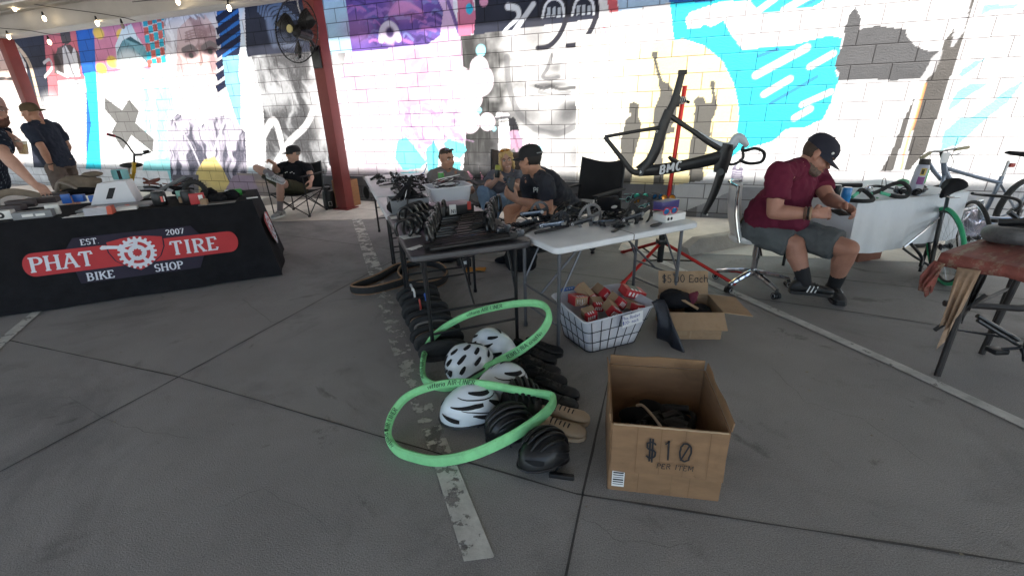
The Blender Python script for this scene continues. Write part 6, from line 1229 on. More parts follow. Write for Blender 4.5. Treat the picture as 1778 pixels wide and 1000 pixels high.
q = MB(); q.box((bo.x-.2, bo.y-.28, .35) if False else (0, 0, .3), (.3, .25, .6), bev=.01); one("stool_crate", q, blk, "dark crate standing behind the shop table under the teal case", "crate", (P(209, 303, 5.5).x, 5.5, 0))
# things by the main post
pb = PW(570, 362, 6.02); pb.z = 0.006
t2 = thing("growler", "black insulated jug standing at the foot of the fan post", "jug", G(574, 362), ROTW); q = MB(); q.lathe([(.09, 0), (.1, .012), (.1, .25), (.085, .3), (.05, .32)], n=24); obj("jug_body", q, M("jug_black", (.015, .015, .015), .5, bump=.2), t2); q = MB(); q.lathe([(.055, .32), (.055, .36), (.03, .37), (.001, .37)], n=18); obj("lid", q, blk, t2); q = MB(); q.tube(smoothpts([(-.05, 0, .34), (-.04, 0, .4), (.04, 0, .4), (.05, 0, .34)], 4), .008, 6); obj("handle", q, blk, t2)
q = MB(); q.tube([V((x*1.0, -.101, z)) for x, z in ((-.025, .06), (.025, .06), (.025, .13), (-.025, .13))], .003, 5, closed=True); obj("logo_outline", q, paper, t2)
t2 = thing("brown_crate", "brown crate half hidden behind the fan post", "crate", wallpt(PU[0]-.13, 0.006, .42), wall.rotation_euler.z); q = MB()
for c, s_ in (((0, -.12, .22), (.34, .015, .44)), ((0, .12, .22), (.34, .015, .44)), ((-.17, 0, .22), (.015, .225, .44)), ((.17, 0, .22), (.015, .225, .44)), ((0, 0, .02), (.32, .22, .02))): q.box(c, s_)
obj("crate_body", q, M("crate_wood", (.3, .14, .06), .7, bump=.2, aniso=(1, 1, 8)), t2)
# fan
FC = V((-2.87, 7.1, 2.58)); fax = V((-.42, -.88, .12)).normalized(); x_, y_, _z = frame(fax)
t2 = thing("wall_fan", "large black wire caged fan bracketed to the red post", "fan", FC); q = MB(off=FC)
for k in range(52):
    a = 2*math.pi*k/52; d_ = x_*math.cos(a)+y_*math.sin(a); tw = x_*math.cos(a+.25)+y_*math.sin(a+.25); q.tube(smoothpts([FC+d_*.06+fax*.1, FC+tw*.22+fax*.11, FC+tw*.36+fax*.06, FC+tw*.4], 3), .0022, 4)
    if k % 2: q.tube(smoothpts([FC+tw*.4, FC+tw*.3-fax*.1, FC+d_*.1-fax*.12], 3), .0022, 4)
for r_, h_ in ((.4, 0), (.3, .09), (.18, .112), (.06, .1)): q.torus(FC+fax*h_, r_, .0035 if r_ < .4 else .008, fax, 40, 5)
obj("cage", q, blkm, t2)
for k in range(3):
    q = MB(off=FC); vs = []
    for i in range(7):
        f = i/6; r_ = .06+.3*f; w_ = .16+.28*math.sin(math.pi*(.15+.75*f))
        for s_ in (-1, 1): a = 2*math.pi*k/3+.5+s_*w_; vs.append(FC+(x_*math.cos(a)+y_*math.sin(a))*r_+fax*(.035*s_))
    q.add(vs, [(2*i, 2*i+1, 2*i+3, 2*i+2) for i in range(6)]); obj("blade", q, M("fan_blade", (.03, .03, .032), .4, metal=.5), t2, mods=[('solid', .004)])
q = MB(off=FC); q.cyl(FC+fax*.1, FC+fax*.118, .05, n=20); obj("badge", q, M("fan_badge", (.5, .45, .2), .5), t2)
q = MB(off=FC); q.cyl(FC-fax*.2, FC-fax*.0, .085, n=18); q.cyl(FC-fax*.25, FC-fax*.2, .05, .085, n=18); obj("motor", q, blkm, t2)
pc = wallpt(PU[0]+.02, 2.3, .66)-WN*.11; q = MB(off=FC); q.tube([FC-fax*.18, FC-fax*.26-V((0, 0, .12)), pc+V((0, 0, .1))], .025, 8); q.box((0, 0, 0), (.16, .03, .3), T=Matrix.Translation(pc) @ Matrix.Rotation(wall.rotation_euler.z, 4, 'Z'), bev=.006); obj("bracket", q, blkm, t2)
q = MB(off=FC); q.tube(smoothpts([FC+V((.08, .1, .5)), FC+V((.06, .06, .3)), FC-fax*.2+V((0, 0, .06))], 4), .01, 6); obj("pull_cord", q, gal, t2)
# string lights under the edge beam
wire = M("light_wire", (.012, .012, .012), .7); bulbg = M("warm_bulb", (1, .8, .5), .3, var=0, emit=2.2); bulboff = M("dim_bulb", (.3, .24, .2), .2, var=0)
def lights(label, pts, bulbs, off_=()):
    pp = smoothpts([PW(x, y, 5.9) for x, y in pts], 6); c = pp[0]; t_ = thing("string_lights", label, "string lights", c, group="string lights along the canopy edge"); q = MB(off=c); q.tube(pp, .006, 5); obj("cable", q, wire, t_)
    for i, (x, y) in enumerate(bulbs):
        p = PW(x, y, 5.9); q = MB(off=c); q.tube([p+V((0, 0, .11)), p+V((0, 0, .045))], [.01, .02], 8); obj("socket", q, wire, t_)
        q = MB(off=c); q.ell(p, (.028, .028, .045), n=12, m_=8); obj("bulb", q, bulboff if i in off_ else bulbg, t_)
lights("upper string of warm bulbs from the top left corner along the beam", [(-20, 4), (20, -1), (70, 10), (165, 23), (213, 31), (235, 37)], [(25, 16), (77, 33), (169, 41), (213, 46)], (3,))
lights("lower string of warm bulbs at the far left of the beam", [(-10, 47), (6, 50), (45, 53), (86, 60), (110, 62)], [(15, 65), (86, 74)])
lights("short string of warm bulbs right of the beam's middle", [(230, 4), (306, -3), (350, -2), (398, 1), (440, -6)], [(309, 4), (398, 15)])
# ================================================================ right side: cloth table, bikes, red table
TC, TA_, TB_ = V((3.93, 3.83, 0)), V((.9636, .2672, 0)), V((-.2672, .9636, 0)); ROTC = math.atan2(TA_.y, TA_.x)
def TCp(a, b_, z=.744): p = TC+TA_*a+TB_*b_; return V((p.x, p.y, z))
LC = 1.24
t = thing("cloth_table", "long table under a plain white cloth behind the man in maroon", "table", TCp(-LC/2, .38, 0), ROTC)
q = MB(); slab(q, LC-.03, .73, .04, .698, .04); obj("tabletop", q, tgm, t)
for sx in (-1, 1):
    for sy in (-1, 1): q = MB(); q.tube([(sx*(LC/2-.12), sy*.28, 0), (sx*(LC/2-.12), sy*.28, .7)], .0135, 8); obj("leg", q, blkm, t)
q = MB(); rings = []
for f in (0, .03, .12, .35, .7, 1):
    z = .742-.42*f; fl = .018*f; base = []
    for k in range(46): base.append((-LC/2-fl+(LC+2*fl)*k/46, -.38-fl))
    for k in range(16): base.append((LC/2+fl, -.38-fl+(.76+2*fl)*k/16))
    for k in range(46): base.append((LC/2+fl-(LC+2*fl)*k/46, .38+fl))
    for k in range(16): base.append((-LC/2-fl, .38+fl-(.76+2*fl)*k/16))
    rings.append([V((x+.012*f*math.sin(11*y), y+.012*f*math.sin(10*x+.6)+.010*f*math.sin(23*x)+.005*f*math.sin(51*x), z+.012*f*math.sin(4*x))) for x, y in base])
q.loft(rings, cap=False); q.add([p+V((0, 0, .0015)) for p in rings[0]], [tuple(range(len(rings[0])))]); obj("table_cloth", q, M("white_cloth", (.62, .65, .68), .85, var=.06, vs=4, bump=.25, bs=25), t, smooth=50)
can("light blue can on the white cloth beside the man's phone", V(G(1466, 352, .744)), canblu, alu, canblu, r_=.033, h_=.12)
can("black can behind the light blue one on the white cloth", V(G(1449, 346, .744)), canblk, alu, canblk, r_=.031, h_=.115)
mintm = M("mint_tape", (.1, .5, .3), .5); greenm = M("green_cloth", (.12, .35, .2), .8)
def ctp(px, py, z=.744): return G(px, py, z)
p0, p1 = ctp(1420, 322, .78), ctp(1496, 322, .78); q = MB(off=p0); q.tube([p0, p1], .02, 8); one("black_tube", q, blk, "thick black tube along the far edge of the white cloth", "tube", p0)
def taped_bar(label, px, py, pts, r_=.016, tips=True):
    t_ = thing("taped_handlebar", label, "handlebar", ctp(px, py)); q = MB(); q.tube(smoothpts(pts, 6), r_, 8); obj("bar_tape", q, rub, t_); q = MB(); q.tube([V(pts[0]), V(pts[0])+(V(pts[0])-V(pts[1])).normalized()*.015], r_*1.05, 8); q.tube([V(pts[-1]), V(pts[-1])+(V(pts[-1])-V(pts[-2])).normalized()*.07], r_*.8, 8); obj("bar_end", q, mintm if tips else dgm, t_); return t_
a_, n_ = TA_, TB_
tb = lambda l: [a_*x+n_*y+V((0, 0, z)) for x, y, z in l]
taped_bar("taped drop handlebar curling nearest the blue can", 1480, 350, tb([(-.06, -.02, .018), (0, -.09, .018), (.09, -.09, .02), (.13, -.02, .05), (.11, .03, .08), (.06, .02, .06)]))
taped_bar("taped handlebar with a round mint lined loop in the middle of the white cloth", 1540, 344, tb([(-.16, .02, .04), (-.05, .03, .06), (.03, .02, .10), (.09, -.02, .12), (.13, -.06, .07), (.09, -.08, .02), (.02, -.06, .018), (-.02, -.03, .03)]))
taped_bar("thin dark bar crossing behind the taped loop on the white cloth", 1515, 336, tb([(-.16, .0, .03), (0, .03, .05), (.12, .06, .045), (.2, .03, .03)]), .011, False)
p = ctp(1506, 340); q = MB(off=p)
for k in range(5): q.torus(p+V((0, 0, .03+.012*k)), .035-.003*k, .003, (rng.uniform(-.3, .3), rng.uniform(-.3, .3), 1), 18, 5)
one("cassette", q, chrome, "shiny stacked sprocket cassette on the white cloth", "cassette", p)
for k, (px, py) in enumerate([(1556, 336), (1568, 338), (1580, 336), (1590, 340), (1600, 336), (1598, 332), (1585, 330)]):
    p = ctp(px, py); q = MB(off=p); q.ell(p+V((0, 0, .025)), (.028, .022, .022)); q.torus(p+V((0, 0, .03)), .03, .006, (rng.uniform(-1, 1), rng.uniform(-1, 1), .5), 16, 6); q.tube([p+V((0, 0, .02)), p+a_*.06+V((0, 0, .03))], .006, 6); one("brake_caliper", q, blkm if k % 2 else dgm, "small dark brake caliper in the heap on the white cloth", "brake caliper", p, group="brake calipers on the white cloth")
lump("green_rag", V(ctp(1565, 322))+V((0, 0, .02)), (.06, .04, .04), greenm, "small green cloth folded at the back of the white table", "cloth", None, .02, .05)
q = MB(); q.tube(smoothpts(tb([(0, 0, .01), (.01, .02, .09), (.04, .02, .1), (.06, 0, .01)]), 5), .003, 5); one("wire_hoop", q, blk, "thin black wire hoop standing on the white cloth", "wire", ctp(1530, 332))
q = MB(); q.tube(tb([(-.05, -.01, .008), (.05, .01, .008)]), .004, 6); q.ell(tb([(-.05, -.01, .01)])[0], .011, n=8, m_=6); q.ell(tb([(.05, .01, .01)])[0], .010, n=8, m_=6); one("axle_pin", q, chrome, "small shiny axle pin near the white cloth's front edge", "pin", ctp(1574, 339))
q = MB(); q.ell((0, 0, .005), (.012, .008, .005)); one("green_bit", q, greenm, "tiny dark green bit at the white cloth's front edge", "bit", ctp(1523, 345))
# printed bottle
t = thing("printed_bottle", "tall printed bottle with black cap on the white cloth", "bottle", ctp(1586, 338)); t.rotation_euler = (0, .05, 0); sk = M("bottle_skin", (.42, .45, .55), .4)
q = MB(); q.lathe([(.04, 0), (.046, .01), (.046, .2), (.04, .235), (.034, .245)], n=24); obj("bottle_body", q, sk, t); q = MB(); q.lathe([(.036, .245), (.038, .25), (.038, .285), (.03, .29), (.001, .29)], n=20); obj("cap", q, blk, t)
def wrap(a0, a1, z0, z1, mt, nm): q = MB(); q.lathe([(.0475, z0), (.0475, z1)], Matrix.Rotation(a0, 4, 'Z'), 10, cap=False, arc=a1-a0); obj(nm, q, mt, t)
wrap(-2.4, -1.6, .16, .22, M("sticker_gold", (.55, .4, .1), .5), "sticker"); wrap(-2.5, -1.5, .09, .15, M("sticker_purple", (.22, .05, .2), .5), "sticker"); wrap(-1.3, -.4, .1, .21, M("sticker_green", (.12, .55, .18), .5), "sticker"); wrap(-2.3, -.9, .02, .08, M("sticker_white", (.6, .6, .66), .5), "sticker"); wrap(-2.3, -1.9, .17, .21, ink, "sticker")
q = MB(); q.box((0, 0, .06), (.3, .2, .12), bev=.01); one("red_brown_box", q, M("rust_box", (.2, .08, .05), .8), "red brown box on the ground under the white cloth", "box", G(1492, 448), ROTC)
# ---------------------------------------------------------------- bikes
spk = M("spoke_steel", (.3, .3, .32), .3, metal=1, var=0)
def wheel(parent, c, axis, r_, tyrem, rimm, name="wheel", tw=.022, off=None, spokes=28):
    off = V(c); axis = V(axis).normalized(); x, y, d = frame(axis)
    q = MB(); q.torus((0, 0, 0), r_-tw, tw, axis, 48, 8); 
    if parent is None: raise ValueError
    w_ = obj(name, q, tyrem, parent, loc=V(c)-parent.location)
    q = MB(); q.torus((0, 0, 0), r_-2*tw-.006, .011, axis, 48, 6); obj("rim", q, rimm, w_)
    q = MB()
    for k in range(spokes):
        a = 2*math.pi*k/spokes; s_ = 1 if k % 2 else -1; e = (x*math.cos(a)+y*math.sin(a))*(r_-2*tw-.006); h_ = (x*math.cos(a+.9*s_)+y*math.sin(a+.9*s_))*.02+axis*.028*s_; q.cyl(h_, e, .0011, n=4, cap=False)
    obj("spokes", q, spk, w_, smooth=0); q = MB(); q.cyl(axis*-.045, axis*.045, .016, n=12); q.cyl(axis*-.034, axis*-.028, .028, n=14); q.cyl(axis*.028, axis*.034, .028, n=14); obj("hub", q, blkm, w_); return w_
axG = V((.93, -.37, 0)); gt = M("green_tyre", (.03, .36, .17), .6, var=.15)
gc, bc = G(1641, 428, .328), G(1690, 414, .33)
t = thing("spare_wheel", "bicycle wheel with a bright green tyre leaning by the white cloth", "wheel", (gc.x, gc.y, 0)); wheel(t, gc, V((.93, -.37, .205)), .335, gt, blkm, tw=.016)
t = thing("spare_wheel", "black tyred bicycle wheel just behind the red topped table's far corner", "wheel", (bc.x, bc.y, 0)); wheel(t, bc, V((.9, -.43, .2)), .335, rub, M("white_rim", (.5, .5, .52), .3, metal=.6), tw=.016)
# wheelless road bike between them
RBo = V((3.6, 3.66, 0)); rbk = thing("road_bike", "dark road bike without its rear wheel, black saddle above the green wheel", "bicycle", RBo); kp = lambda x, y, Y=3.68: P(x, y, Y)
def bt(nm, pts, r_, mat, par=rbk, off=RBo, n=8, sm_=4, sq=1.): q = MB(off=off); q.tube(smoothpts(pts, sm_), r_, n, sq=sq); return obj(nm, q, mat, par)
for dy in (-.03, .05):
    bt("seat_stay", [kp(1630, 378, 3.72+dy*.3), kp(1600, 404, 3.6+dy), kp(1569, 429, 3.5+dy)], .008, chrome); bt("chain_stay", [kp(1569, 432, 3.5+dy), kp(1590, 447, 3.55+dy), kp(1616, 462, 3.62+dy*.4)], .010, blkm)
bt("kick_bracket", [kp(1582, 424, 3.52), kp(1600, 446, 3.55), kp(1598, 462, 3.5)], .013, blkm); bt("seat_tube", [kp(1616, 462, 3.66), kp(1634, 380, 3.72), kp(1641, 362, 3.74)], .017, carb)
bt("seatpost", [kp(1641, 364, 3.66), kp(1646, 341, 3.62)], .0135, dgm); bt("top_tube", [kp(1638, 368, 3.74), kp(1664, 365, 3.85), kp(1706, 357, 4.0)], .016, silv); bt("head_tube", [kp(1704, 348, 4.0), kp(1702, 380, 4.0)], .019, silv)
q = MB(off=RBo); q.tube([kp(1616, 462, 3.6), kp(1616, 462, 3.74)], .022, 10); obj("bottom_bracket", q, blkm, rbk)
bt("drop_bar", [kp(1688, 336, 3.98), kp(1710, 339, 4.0), kp(1745, 342, 3.9), kp(1768, 348, 3.84), kp(1772, 358, 3.82), kp(1760, 366, 3.84)], .013, blk)
s_ = obj("saddle", SAD, blkc, rbk, loc=kp(1648, 330, 3.62)-RBo, smooth=60); s_.rotation_euler = (0.1, .12, R(210)); s_.scale = (.95, 1.2, 2.2)
q = MB(off=RBo)
for k in (-1, 1): q.tube(smoothpts([kp(1635, 338, 3.62)+n_*.02*k, kp(1646, 343, 3.62)+n_*.02*k, kp(1662, 342, 3.62)+n_*.02*k], 3), .004, 6)
obj("saddle_rails", q, chrome, rbk)
silv = M("blue_grey_paint", (.2, .235, .29), .3, metal=.6, var=.1)
# silver mountain bike behind the white table
MBo = V((4.5, 4.6, 0)); mtb = thing("mountain_bike", "silver mountain bike standing behind the white cloth table", "bicycle", MBo); mp_ = lambda x, y, Y=4.6: P(x, y, Y)
mt = lambda nm, pts, r_, mat, **k: bt(nm, pts, r_, mat, par=mtb, off=MBo, **k)
mt("top_tube", [mp_(1643, 292), mp_(1690, 306), mp_(1738, 318)], .019, silv); mt("down_tube", [mp_(1641, 299), mp_(1668, 345), mp_(1700, 388)], .027, silv); mt("head_tube", [mp_(1638, 281), mp_(1641, 306)], .024, silv)
mt("seat_tube", [mp_(1740, 306), mp_(1722, 345), mp_(1700, 388)], .019, silv); mt("seat_stay", [mp_(1737, 320), mp_(1752, 345, 4.56), mp_(1764, 366, 4.56)], .011, silv); mt("chain_stay", [mp_(1700, 388), mp_(1732, 378, 4.56), mp_(1764, 366, 4.56)], .012, silv)
mt("seatpost", [mp_(1738, 314), mp_(1752, 279)], .014, alu); q = MB(off=MBo); q.box(mp_(1756, 287), (.05, .04, .04), bev=.008); obj("rear_reflector", q, rt_, mtb)
s_ = obj("saddle", SAD, blkc, mtb, loc=mp_(1766, 268)-MBo, smooth=60); s_.rotation_euler = (0, -.2, R(185))
for dy in (-.05, .05): mt("fork_leg", [mp_(1640, 306, 4.6+dy), mp_(1632, 330, 4.6+dy), mp_(1622, 365, 4.6+dy)], .015, silv)
mt("stem", [mp_(1638, 282), mp_(1634, 264)], .016, blkm); mt("handlebar", [mp_(1602, 273, 4.35), mp_(1618, 264, 4.45), mp_(1634, 263), mp_(1650, 260, 4.7), mp_(1664, 258, 4.78)], .011, blkm)
q = MB(off=MBo); q.tube([mp_(1658, 260, 4.75), mp_(1681, 256, 4.86)], .017, 8); obj("grip", q, M("khaki_grip", (.22, .2, .12), .7), mtb); q = MB(off=MBo); q.tube([mp_(1614, 266, 4.42), mp_(1600, 275, 4.3)], .017, 8); obj("grip", q, M("khaki_grip", (.22, .2, .12), .7), mtb)
mt("brake_lever", [mp_(1642, 266, 4.66), mp_(1654, 270, 4.7), mp_(1668, 266, 4.78)], .006, blkm); q = MB(off=MBo); q.box(mp_(1641, 274, 4.56), (.08, .01, .1), bev=.004); obj("number_plate", q, whp, mtb)
mt("brake_cable", [mp_(1644, 262), mp_(1656, 280), mp_(1648, 300), mp_(1670, 302)], .003, blk)
silv2 = 0
wheel(mtb, mp_(1764, 366, 4.56), (.3, -.95, 0), .335, rub, alu, tw=.028); wheel(mtb, V((mp_(1622, 365).x-.02, mp_(1622, 365).y, .335)), (.3, -.95, 0), .335, rub, alu, tw=.028)
q = MB(off=MBo); q.torus(mp_(1700, 388), .085, .008, (.3, -.95, 0), 24, 6); q.cyl(mp_(1700, 388), mp_(1722, 400), .011); obj("crank", q, dgm, mtb)
mt("bare_steerer", [mp_(1611, 281), mp_(1622, 298), mp_(1634, 312)], .02, silv)
# grey bike at the far right edge, only its long stays in view
GBo = V((4.9, 3.75, 0)); gb_ = thing("grey_bike", "pale grey bike at the right edge with its thin bar and stays in view", "bicycle", GBo); gt_ = lambda nm, pts, r_, mat: bt(nm, pts, r_, mat, par=gb_, off=GBo)
gt_("chain_stay", [P(1704, 376, 3.9), P(1740, 379, 3.95), P(1820, 378, 4.0)], .012, silv); gt_("lower_stay", [P(1704, 378, 3.9), P(1722, 388, 3.9), P(1760, 388, 3.9), P(1820, 384, 4.0)], .008, silv)
gt_("down_tube", [P(1763, 362, 3.9), P(1790, 330, 4.0), P(1830, 300, 4.1)], .016, silv); gt_("rear_mech", [P(1752, 368, 3.9), P(1766, 380, 3.88), P(1772, 398, 3.88)], .022, blkm); wheel(gb_, V((5.25, 4.0, .33)), (.3, -.95, 0), .33, rub, alu)
q = MB(off=GBo); q.torus(P(1780, 365, 3.9), .085, .01, (.3, -.95, 0), 24, 6); obj("chainring", q, blkm, gb_)
# clear bag of shiny parts behind the wheels
p = P(1692, 390, 4.1); q = MB(off=p); q.ell(p, (.12, .08, .14), n=18, m_=12); one("shiny_bag", q, M("crumpled_foil", (.55, .53, .62), .18, metal=.7, var=.4, vs=14, bump=1., bs=14), "crumpled shiny bag seen through the black tyred wheel", "bag", p, mods=[('disp', .1, .06)])
q = MB(); q.box((0, 0, .14), (.26, .22, .28), bev=.01); one("white_crate", q, whp, "pale crate on the ground under the shiny bag", "crate", (p.x, p.y, 0), ROTC)
# ---------------------------------------------------------------- red topped table
RO = V((2.31, 2.29, 0)); RA, RBv = V((.889, .458, 0)), V((.458, -.889, 0)); ROTR = math.atan2(RA.y, RA.x)
def RT(a, b_, z=.72): p = RO+RA*a+RBv*b_; return V((p.x, p.y, z))
redt = M("worn_red_top", (.2, .055, .042), .75, var=.3, vs=5, bump=.3, bs=30, aniso=(1, 4, 4))
nt_ = redt.node_tree; bs_ = nt_.nodes["Principled BSDF"]; tc_ = nt_.nodes.new("ShaderNodeTexCoord"); mpn = nt_.nodes.new("ShaderNodeMapping"); mpn.inputs["Scale"].default_value = (2, 9, 9); nz_ = nt_.nodes.new("ShaderNodeTexNoise"); nz_.inputs["Scale"].default_value = 1.6; nz_.inputs["Detail"].default_value = 9; nz_.inputs["Roughness"].default_value = .75
rp_ = nt_.nodes.new("ShaderNodeValToRGB"); rp_.color_ramp.elements[0].position = .52; rp_.color_ramp.elements[1].position = .62; mx_ = nt_.nodes.new("ShaderNodeMix"); mx_.data_type = 'RGBA'; src_ = bs_.inputs["Base Color"].links[0].from_socket
nt_.links.new(tc_.outputs["Object"], mpn.inputs[0]); nt_.links.new(mpn.outputs[0], nz_.inputs["Vector"]); nt_.links.new(nz_.outputs[0], rp_.inputs[0]); nt_.links.new(rp_.outputs[0], mx_.inputs[0]); nt_.links.new(src_, mx_.inputs[6]); mx_.inputs[7].default_value = (.27, .19, .13, 1); nt_.links.new(mx_.outputs[2], bs_.inputs["Base Color"])
t = thing("work_table", "worn table with a torn red brown covering at the right edge", "table", RT(.55, .38, 0), ROTR)
q = MB(); w_, d_ = 1.1, .76; NX, NY = 30, 20
q.grid(lambda u, v: ((u-.5)*w_, (v-.5)*d_, .722+.004*math.sin(9*u)*math.sin(7*v)), NX, NY)
edge = [((i/NX-.5)*w_, -.5*d_) for i in range(NX+1)]+[(.5*w_, (j/NY-.5)*d_) for j in range(1, NY+1)]+[((.5-i/NX)*w_, .5*d_) for i in range(1, NX+1)]+[(-.5*w_, (.5-j/NY)*d_) for j in range(1, NY)]
n = len(edge); top_ = [V((x, y, .722)) for x, y in edge]; bot = [V((x*1.012, y*1.012, .722-.055-rng.uniform(0, .014)-.01*math.sin(i*.7))) for i, (x, y) in enumerate(edge)]
q.add(top_+bot, [(i, (i+1) % n, n+(i+1) % n, n+i) for i in range(n)]); obj("torn_cover", q, redt, t, mods=[('solid', .006)], smooth=60)
q = MB(); q.box((0, 0, .69), (w_-.02, d_-.02, .05)); obj("tabletop", q, M("wood_under", (.09, .05, .035), .8), t)
lw = M("dark_wood", (.02, .016, .015), .6)
for px, py, tx, ty in ((1627, 652, .1, .3), (1704, 614, .28, .12)):
    f_ = G(px, py, .0)-t.location; f_ = Matrix.Rotation(-ROTR, 4, 'Z') @ f_; q = MB(); q.tube([(f_.x, f_.y, 0), (f_.x+.05, f_.y+(0.02 if px < 1650 else -.02), .68)], .0165, 8); obj("leg", q, lw, t)
for sx, sy in ((.42, -.3), (.42, .3)): q = MB(); q.tube([(sx, sy, 0), (sx, sy, .68)], .0165, 8); obj("leg", q, lw, t)
q = MB(); q.tube([(-.44, .33, .42), (-.2, .1, .42), (.3, -.1, .42)], .018, 6); q.tube([(-.44, .3, .34), (.42, .3, .34)], .012, 6); q.tube([(-.44, .33, .25), (-.36, .2, .5)], .011, 6); obj("leg_brace", q, lw, t)
def drape(nm, pts_top, drop, mat, seed, jag=.05, sway=.03):
    rr = random.Random(seed); q = MB(T=(Matrix.Translation(t.location) @ Matrix.Rotation(ROTR, 4, 'Z')).inverted()); a, b_ = V(pts_top[0]), V(pts_top[1]); N = 12; ML = 12; nn = (b_-a).cross(V((0, 0, 1))).normalized()
    js = [drop*(.7+.3*math.sin(math.pi*i/N))+rr.uniform(-jag, jag) for i in range(N+1)]; vs = []
    for j in range(ML+1):
        for i in range(N+1):
            f = j/ML; pin = 1-.35*f; x = .5+(i/N-.5)*pin; vs.append(a.lerp(b_, x)-V((0, 0, js[i]*f))+nn*(sway*math.sin(i*1.6+seed)*f+.03*f))
    q.add(vs, [(j*(N+1)+i, j*(N+1)+i+1, (j+1)*(N+1)+i+1, (j+1)*(N+1)+i) for j in range(ML) for i in range(N)]); return obj(nm, q, mat, t, mods=[('solid', .005)])
tanrag = M("torn_tan_lining", (.30, .2, .13), .9, var=.4, vs=7, bump=.4, bs=25)
drape("torn_cover_strip", (P(1622, 452, 2.26), P(1640, 458, 2.2)), .17, redt, 1); drape("torn_lining", (P(1662, 464, 2.2), P(1704, 470, 2.12)), .40, tanrag, 4, .07, .035); drape("torn_lining", (P(1690, 466, 2.3), P(1716, 472, 2.25)), .32, lw, 7, .04, .03)
p = G(1772, 424, .725); q = MB(off=p); q.torus(p+V((0, 0, .055)), .125, .048, (0, .12, 1), 36, 12); one("grey_ring", q, M("scuffed_grey_rubber", (.1, .1, .105), .55, var=.6, vs=6, bump=.25), "scuffed grey ring shaped rubber tyre lying on the red topped table", "tyre", p)
q = MB(off=p); q.tube([p+V((-.06, .1, .1)), p+V((.02, .02, .12)), p+V((.1, -.08, .1))], .022, 8); one("bar_grip", q, blk, "black handle lying across the grey ring", "handle", p); q = MB(off=p); q.box(p+V((.02, .02, .012)), (.12, .08, .02)); one("blue_card", q, pale_b, "pale blue card inside the grey ring", "card", p)
# parts under it: crank, chainring, pedal
p = G(1765, 600, .14); t = thing("pedal_crank", "black pedal and crank with chainring on the ground under the red topped table", "crank", (p.x, p.y, 0)); o2 = V((p.x, p.y, 0))
q = MB(off=o2); q.tube([G(1697, 548, .3), G(1768, 590, .16)], .013, 8); q.tube([G(1697, 556, .28), G(1766, 598, .14)], .010, 8); q.tube([G(1662, 572, .2), G(1762, 588, .15)], .008, 6); obj("frame_stays", q, blkm, t)
q = MB(off=o2); q.torus(G(1780, 606, .13), .07, .006, (.6, -.8, .2), 28, 6); q.torus(G(1780, 606, .13), .03, .006, (.6, -.8, .2), 18, 6); obj("chainring", q, blkm, t)
q = MB(off=o2); q.tube([G(1738, 606, .1), G(1772, 604, .13)], .009, 8); obj("crank_arm", q, blkm, t); q = MB(off=o2); q.box(G(1731, 608, .09), (.085, .07, .03), bev=.008); obj("pedal", q, blk, t)
q = MB(off=o2); q.tube([V((p.x+.1, p.y-.05, 0)), V((p.x+.02, p.y, .14))], .012, 8); obj("stand_foot", q, blkm, t)
# ---------------------------------------------------------------- chairs
def camp_chair(label, c, rz, fab, w_=.56, tall=.86, seat=.40, pole=blkm, arms=True):
    """faces local -y"""
    t = thing("camp_chair", label, "chair", (c[0], c[1], 0), rz); h = w_/2
    for sx in (-1, 1):
        q = MB(); q.tube([(sx*h, -.26, .02), (sx*h*.96, .27, seat+.02)], .009, 6); q.tube([(sx*h, .27, .02), (sx*h*.96, -.26, seat)], .009, 6); obj("side_leg", q, pole, t)
        q = MB(); q.tube([(sx*h, .27, .02), (sx*h*1.0, .30, .5), (sx*h*.97, .36, tall)], .010, 6); obj("back_pole", q, pole, t)
        q = MB(); q.tube([(sx*h, -.26, .02), (sx*h*1.04, -.27, .62)], .009, 6); obj("front_pole", q, pole, t)
        for sy in (-1, 1): q = MB(); q.ell((sx*h, sy*.265, .018), (.024, .03, .018)); obj("foot", q, pole, t)
        if arms: q = MB(); q.box((sx*h*1.03, .02, .625), (.075, .6, .018), bev=.008); obj("armrest", q, fab, t)
    q = MB(); q.tube([(-h, -.26, .02), (h*.96, -.26, seat)], .009, 6); q.tube([(h, -.26, .02), (-h*.96, -.26, seat)], .009, 6); q.tube([(-h, .27, .02), (h, .29, seat)], .009, 6); q.tube([(h, .27, .02), (-h, .29, seat)], .009, 6); obj("cross_legs", q, pole, t)
    q = MB(); q.grid(lambda u, v: ((u-.5)*w_*.97, -.27+.55*v, seat+.01-.07*math.sin(math.pi*u)*(.4+.6*math.sin(math.pi*min(1, v*1.1)))), 12, 12); obj("seat_sling", q, fab, t, mods=[('solid', .006)])
    q = MB(); q.grid(lambda u, v: ((u-.5)*w_*.97, .29+.07*v+.06*math.sin(math.pi*u)*(.5+.5*v), seat+.02+(tall-seat-.02)*v-.05*math.sin(math.pi*u)*v), 12, 12); obj("back_sling", q, fab, t, mods=[('solid', .006)])
    return t
fabk = M("chair_black", (.018, .018, .02), .9, bump=.2, bs=120); fabn = M("chair_navy", (.02, .025, .05), .85, bump=.2, bs=120); fabb = M("chair_brown", (.1, .075, .065), .9, bump=.2)
camp_chair("black folding camp chair holding the man in black by the fan post", (-3.42, 7.35), R(-8), fabk, .6, .8, .36)
camp_chair("brown high backed camp chair under the blonde woman", (.02, 5.75), R(-12), fabb, .66, 1.02, .36)
camp_chair("black camp chair with navy edges, empty back showing behind the dark capped man", (.86, 5.12), R(-42), fabk, .58, .95, .44)
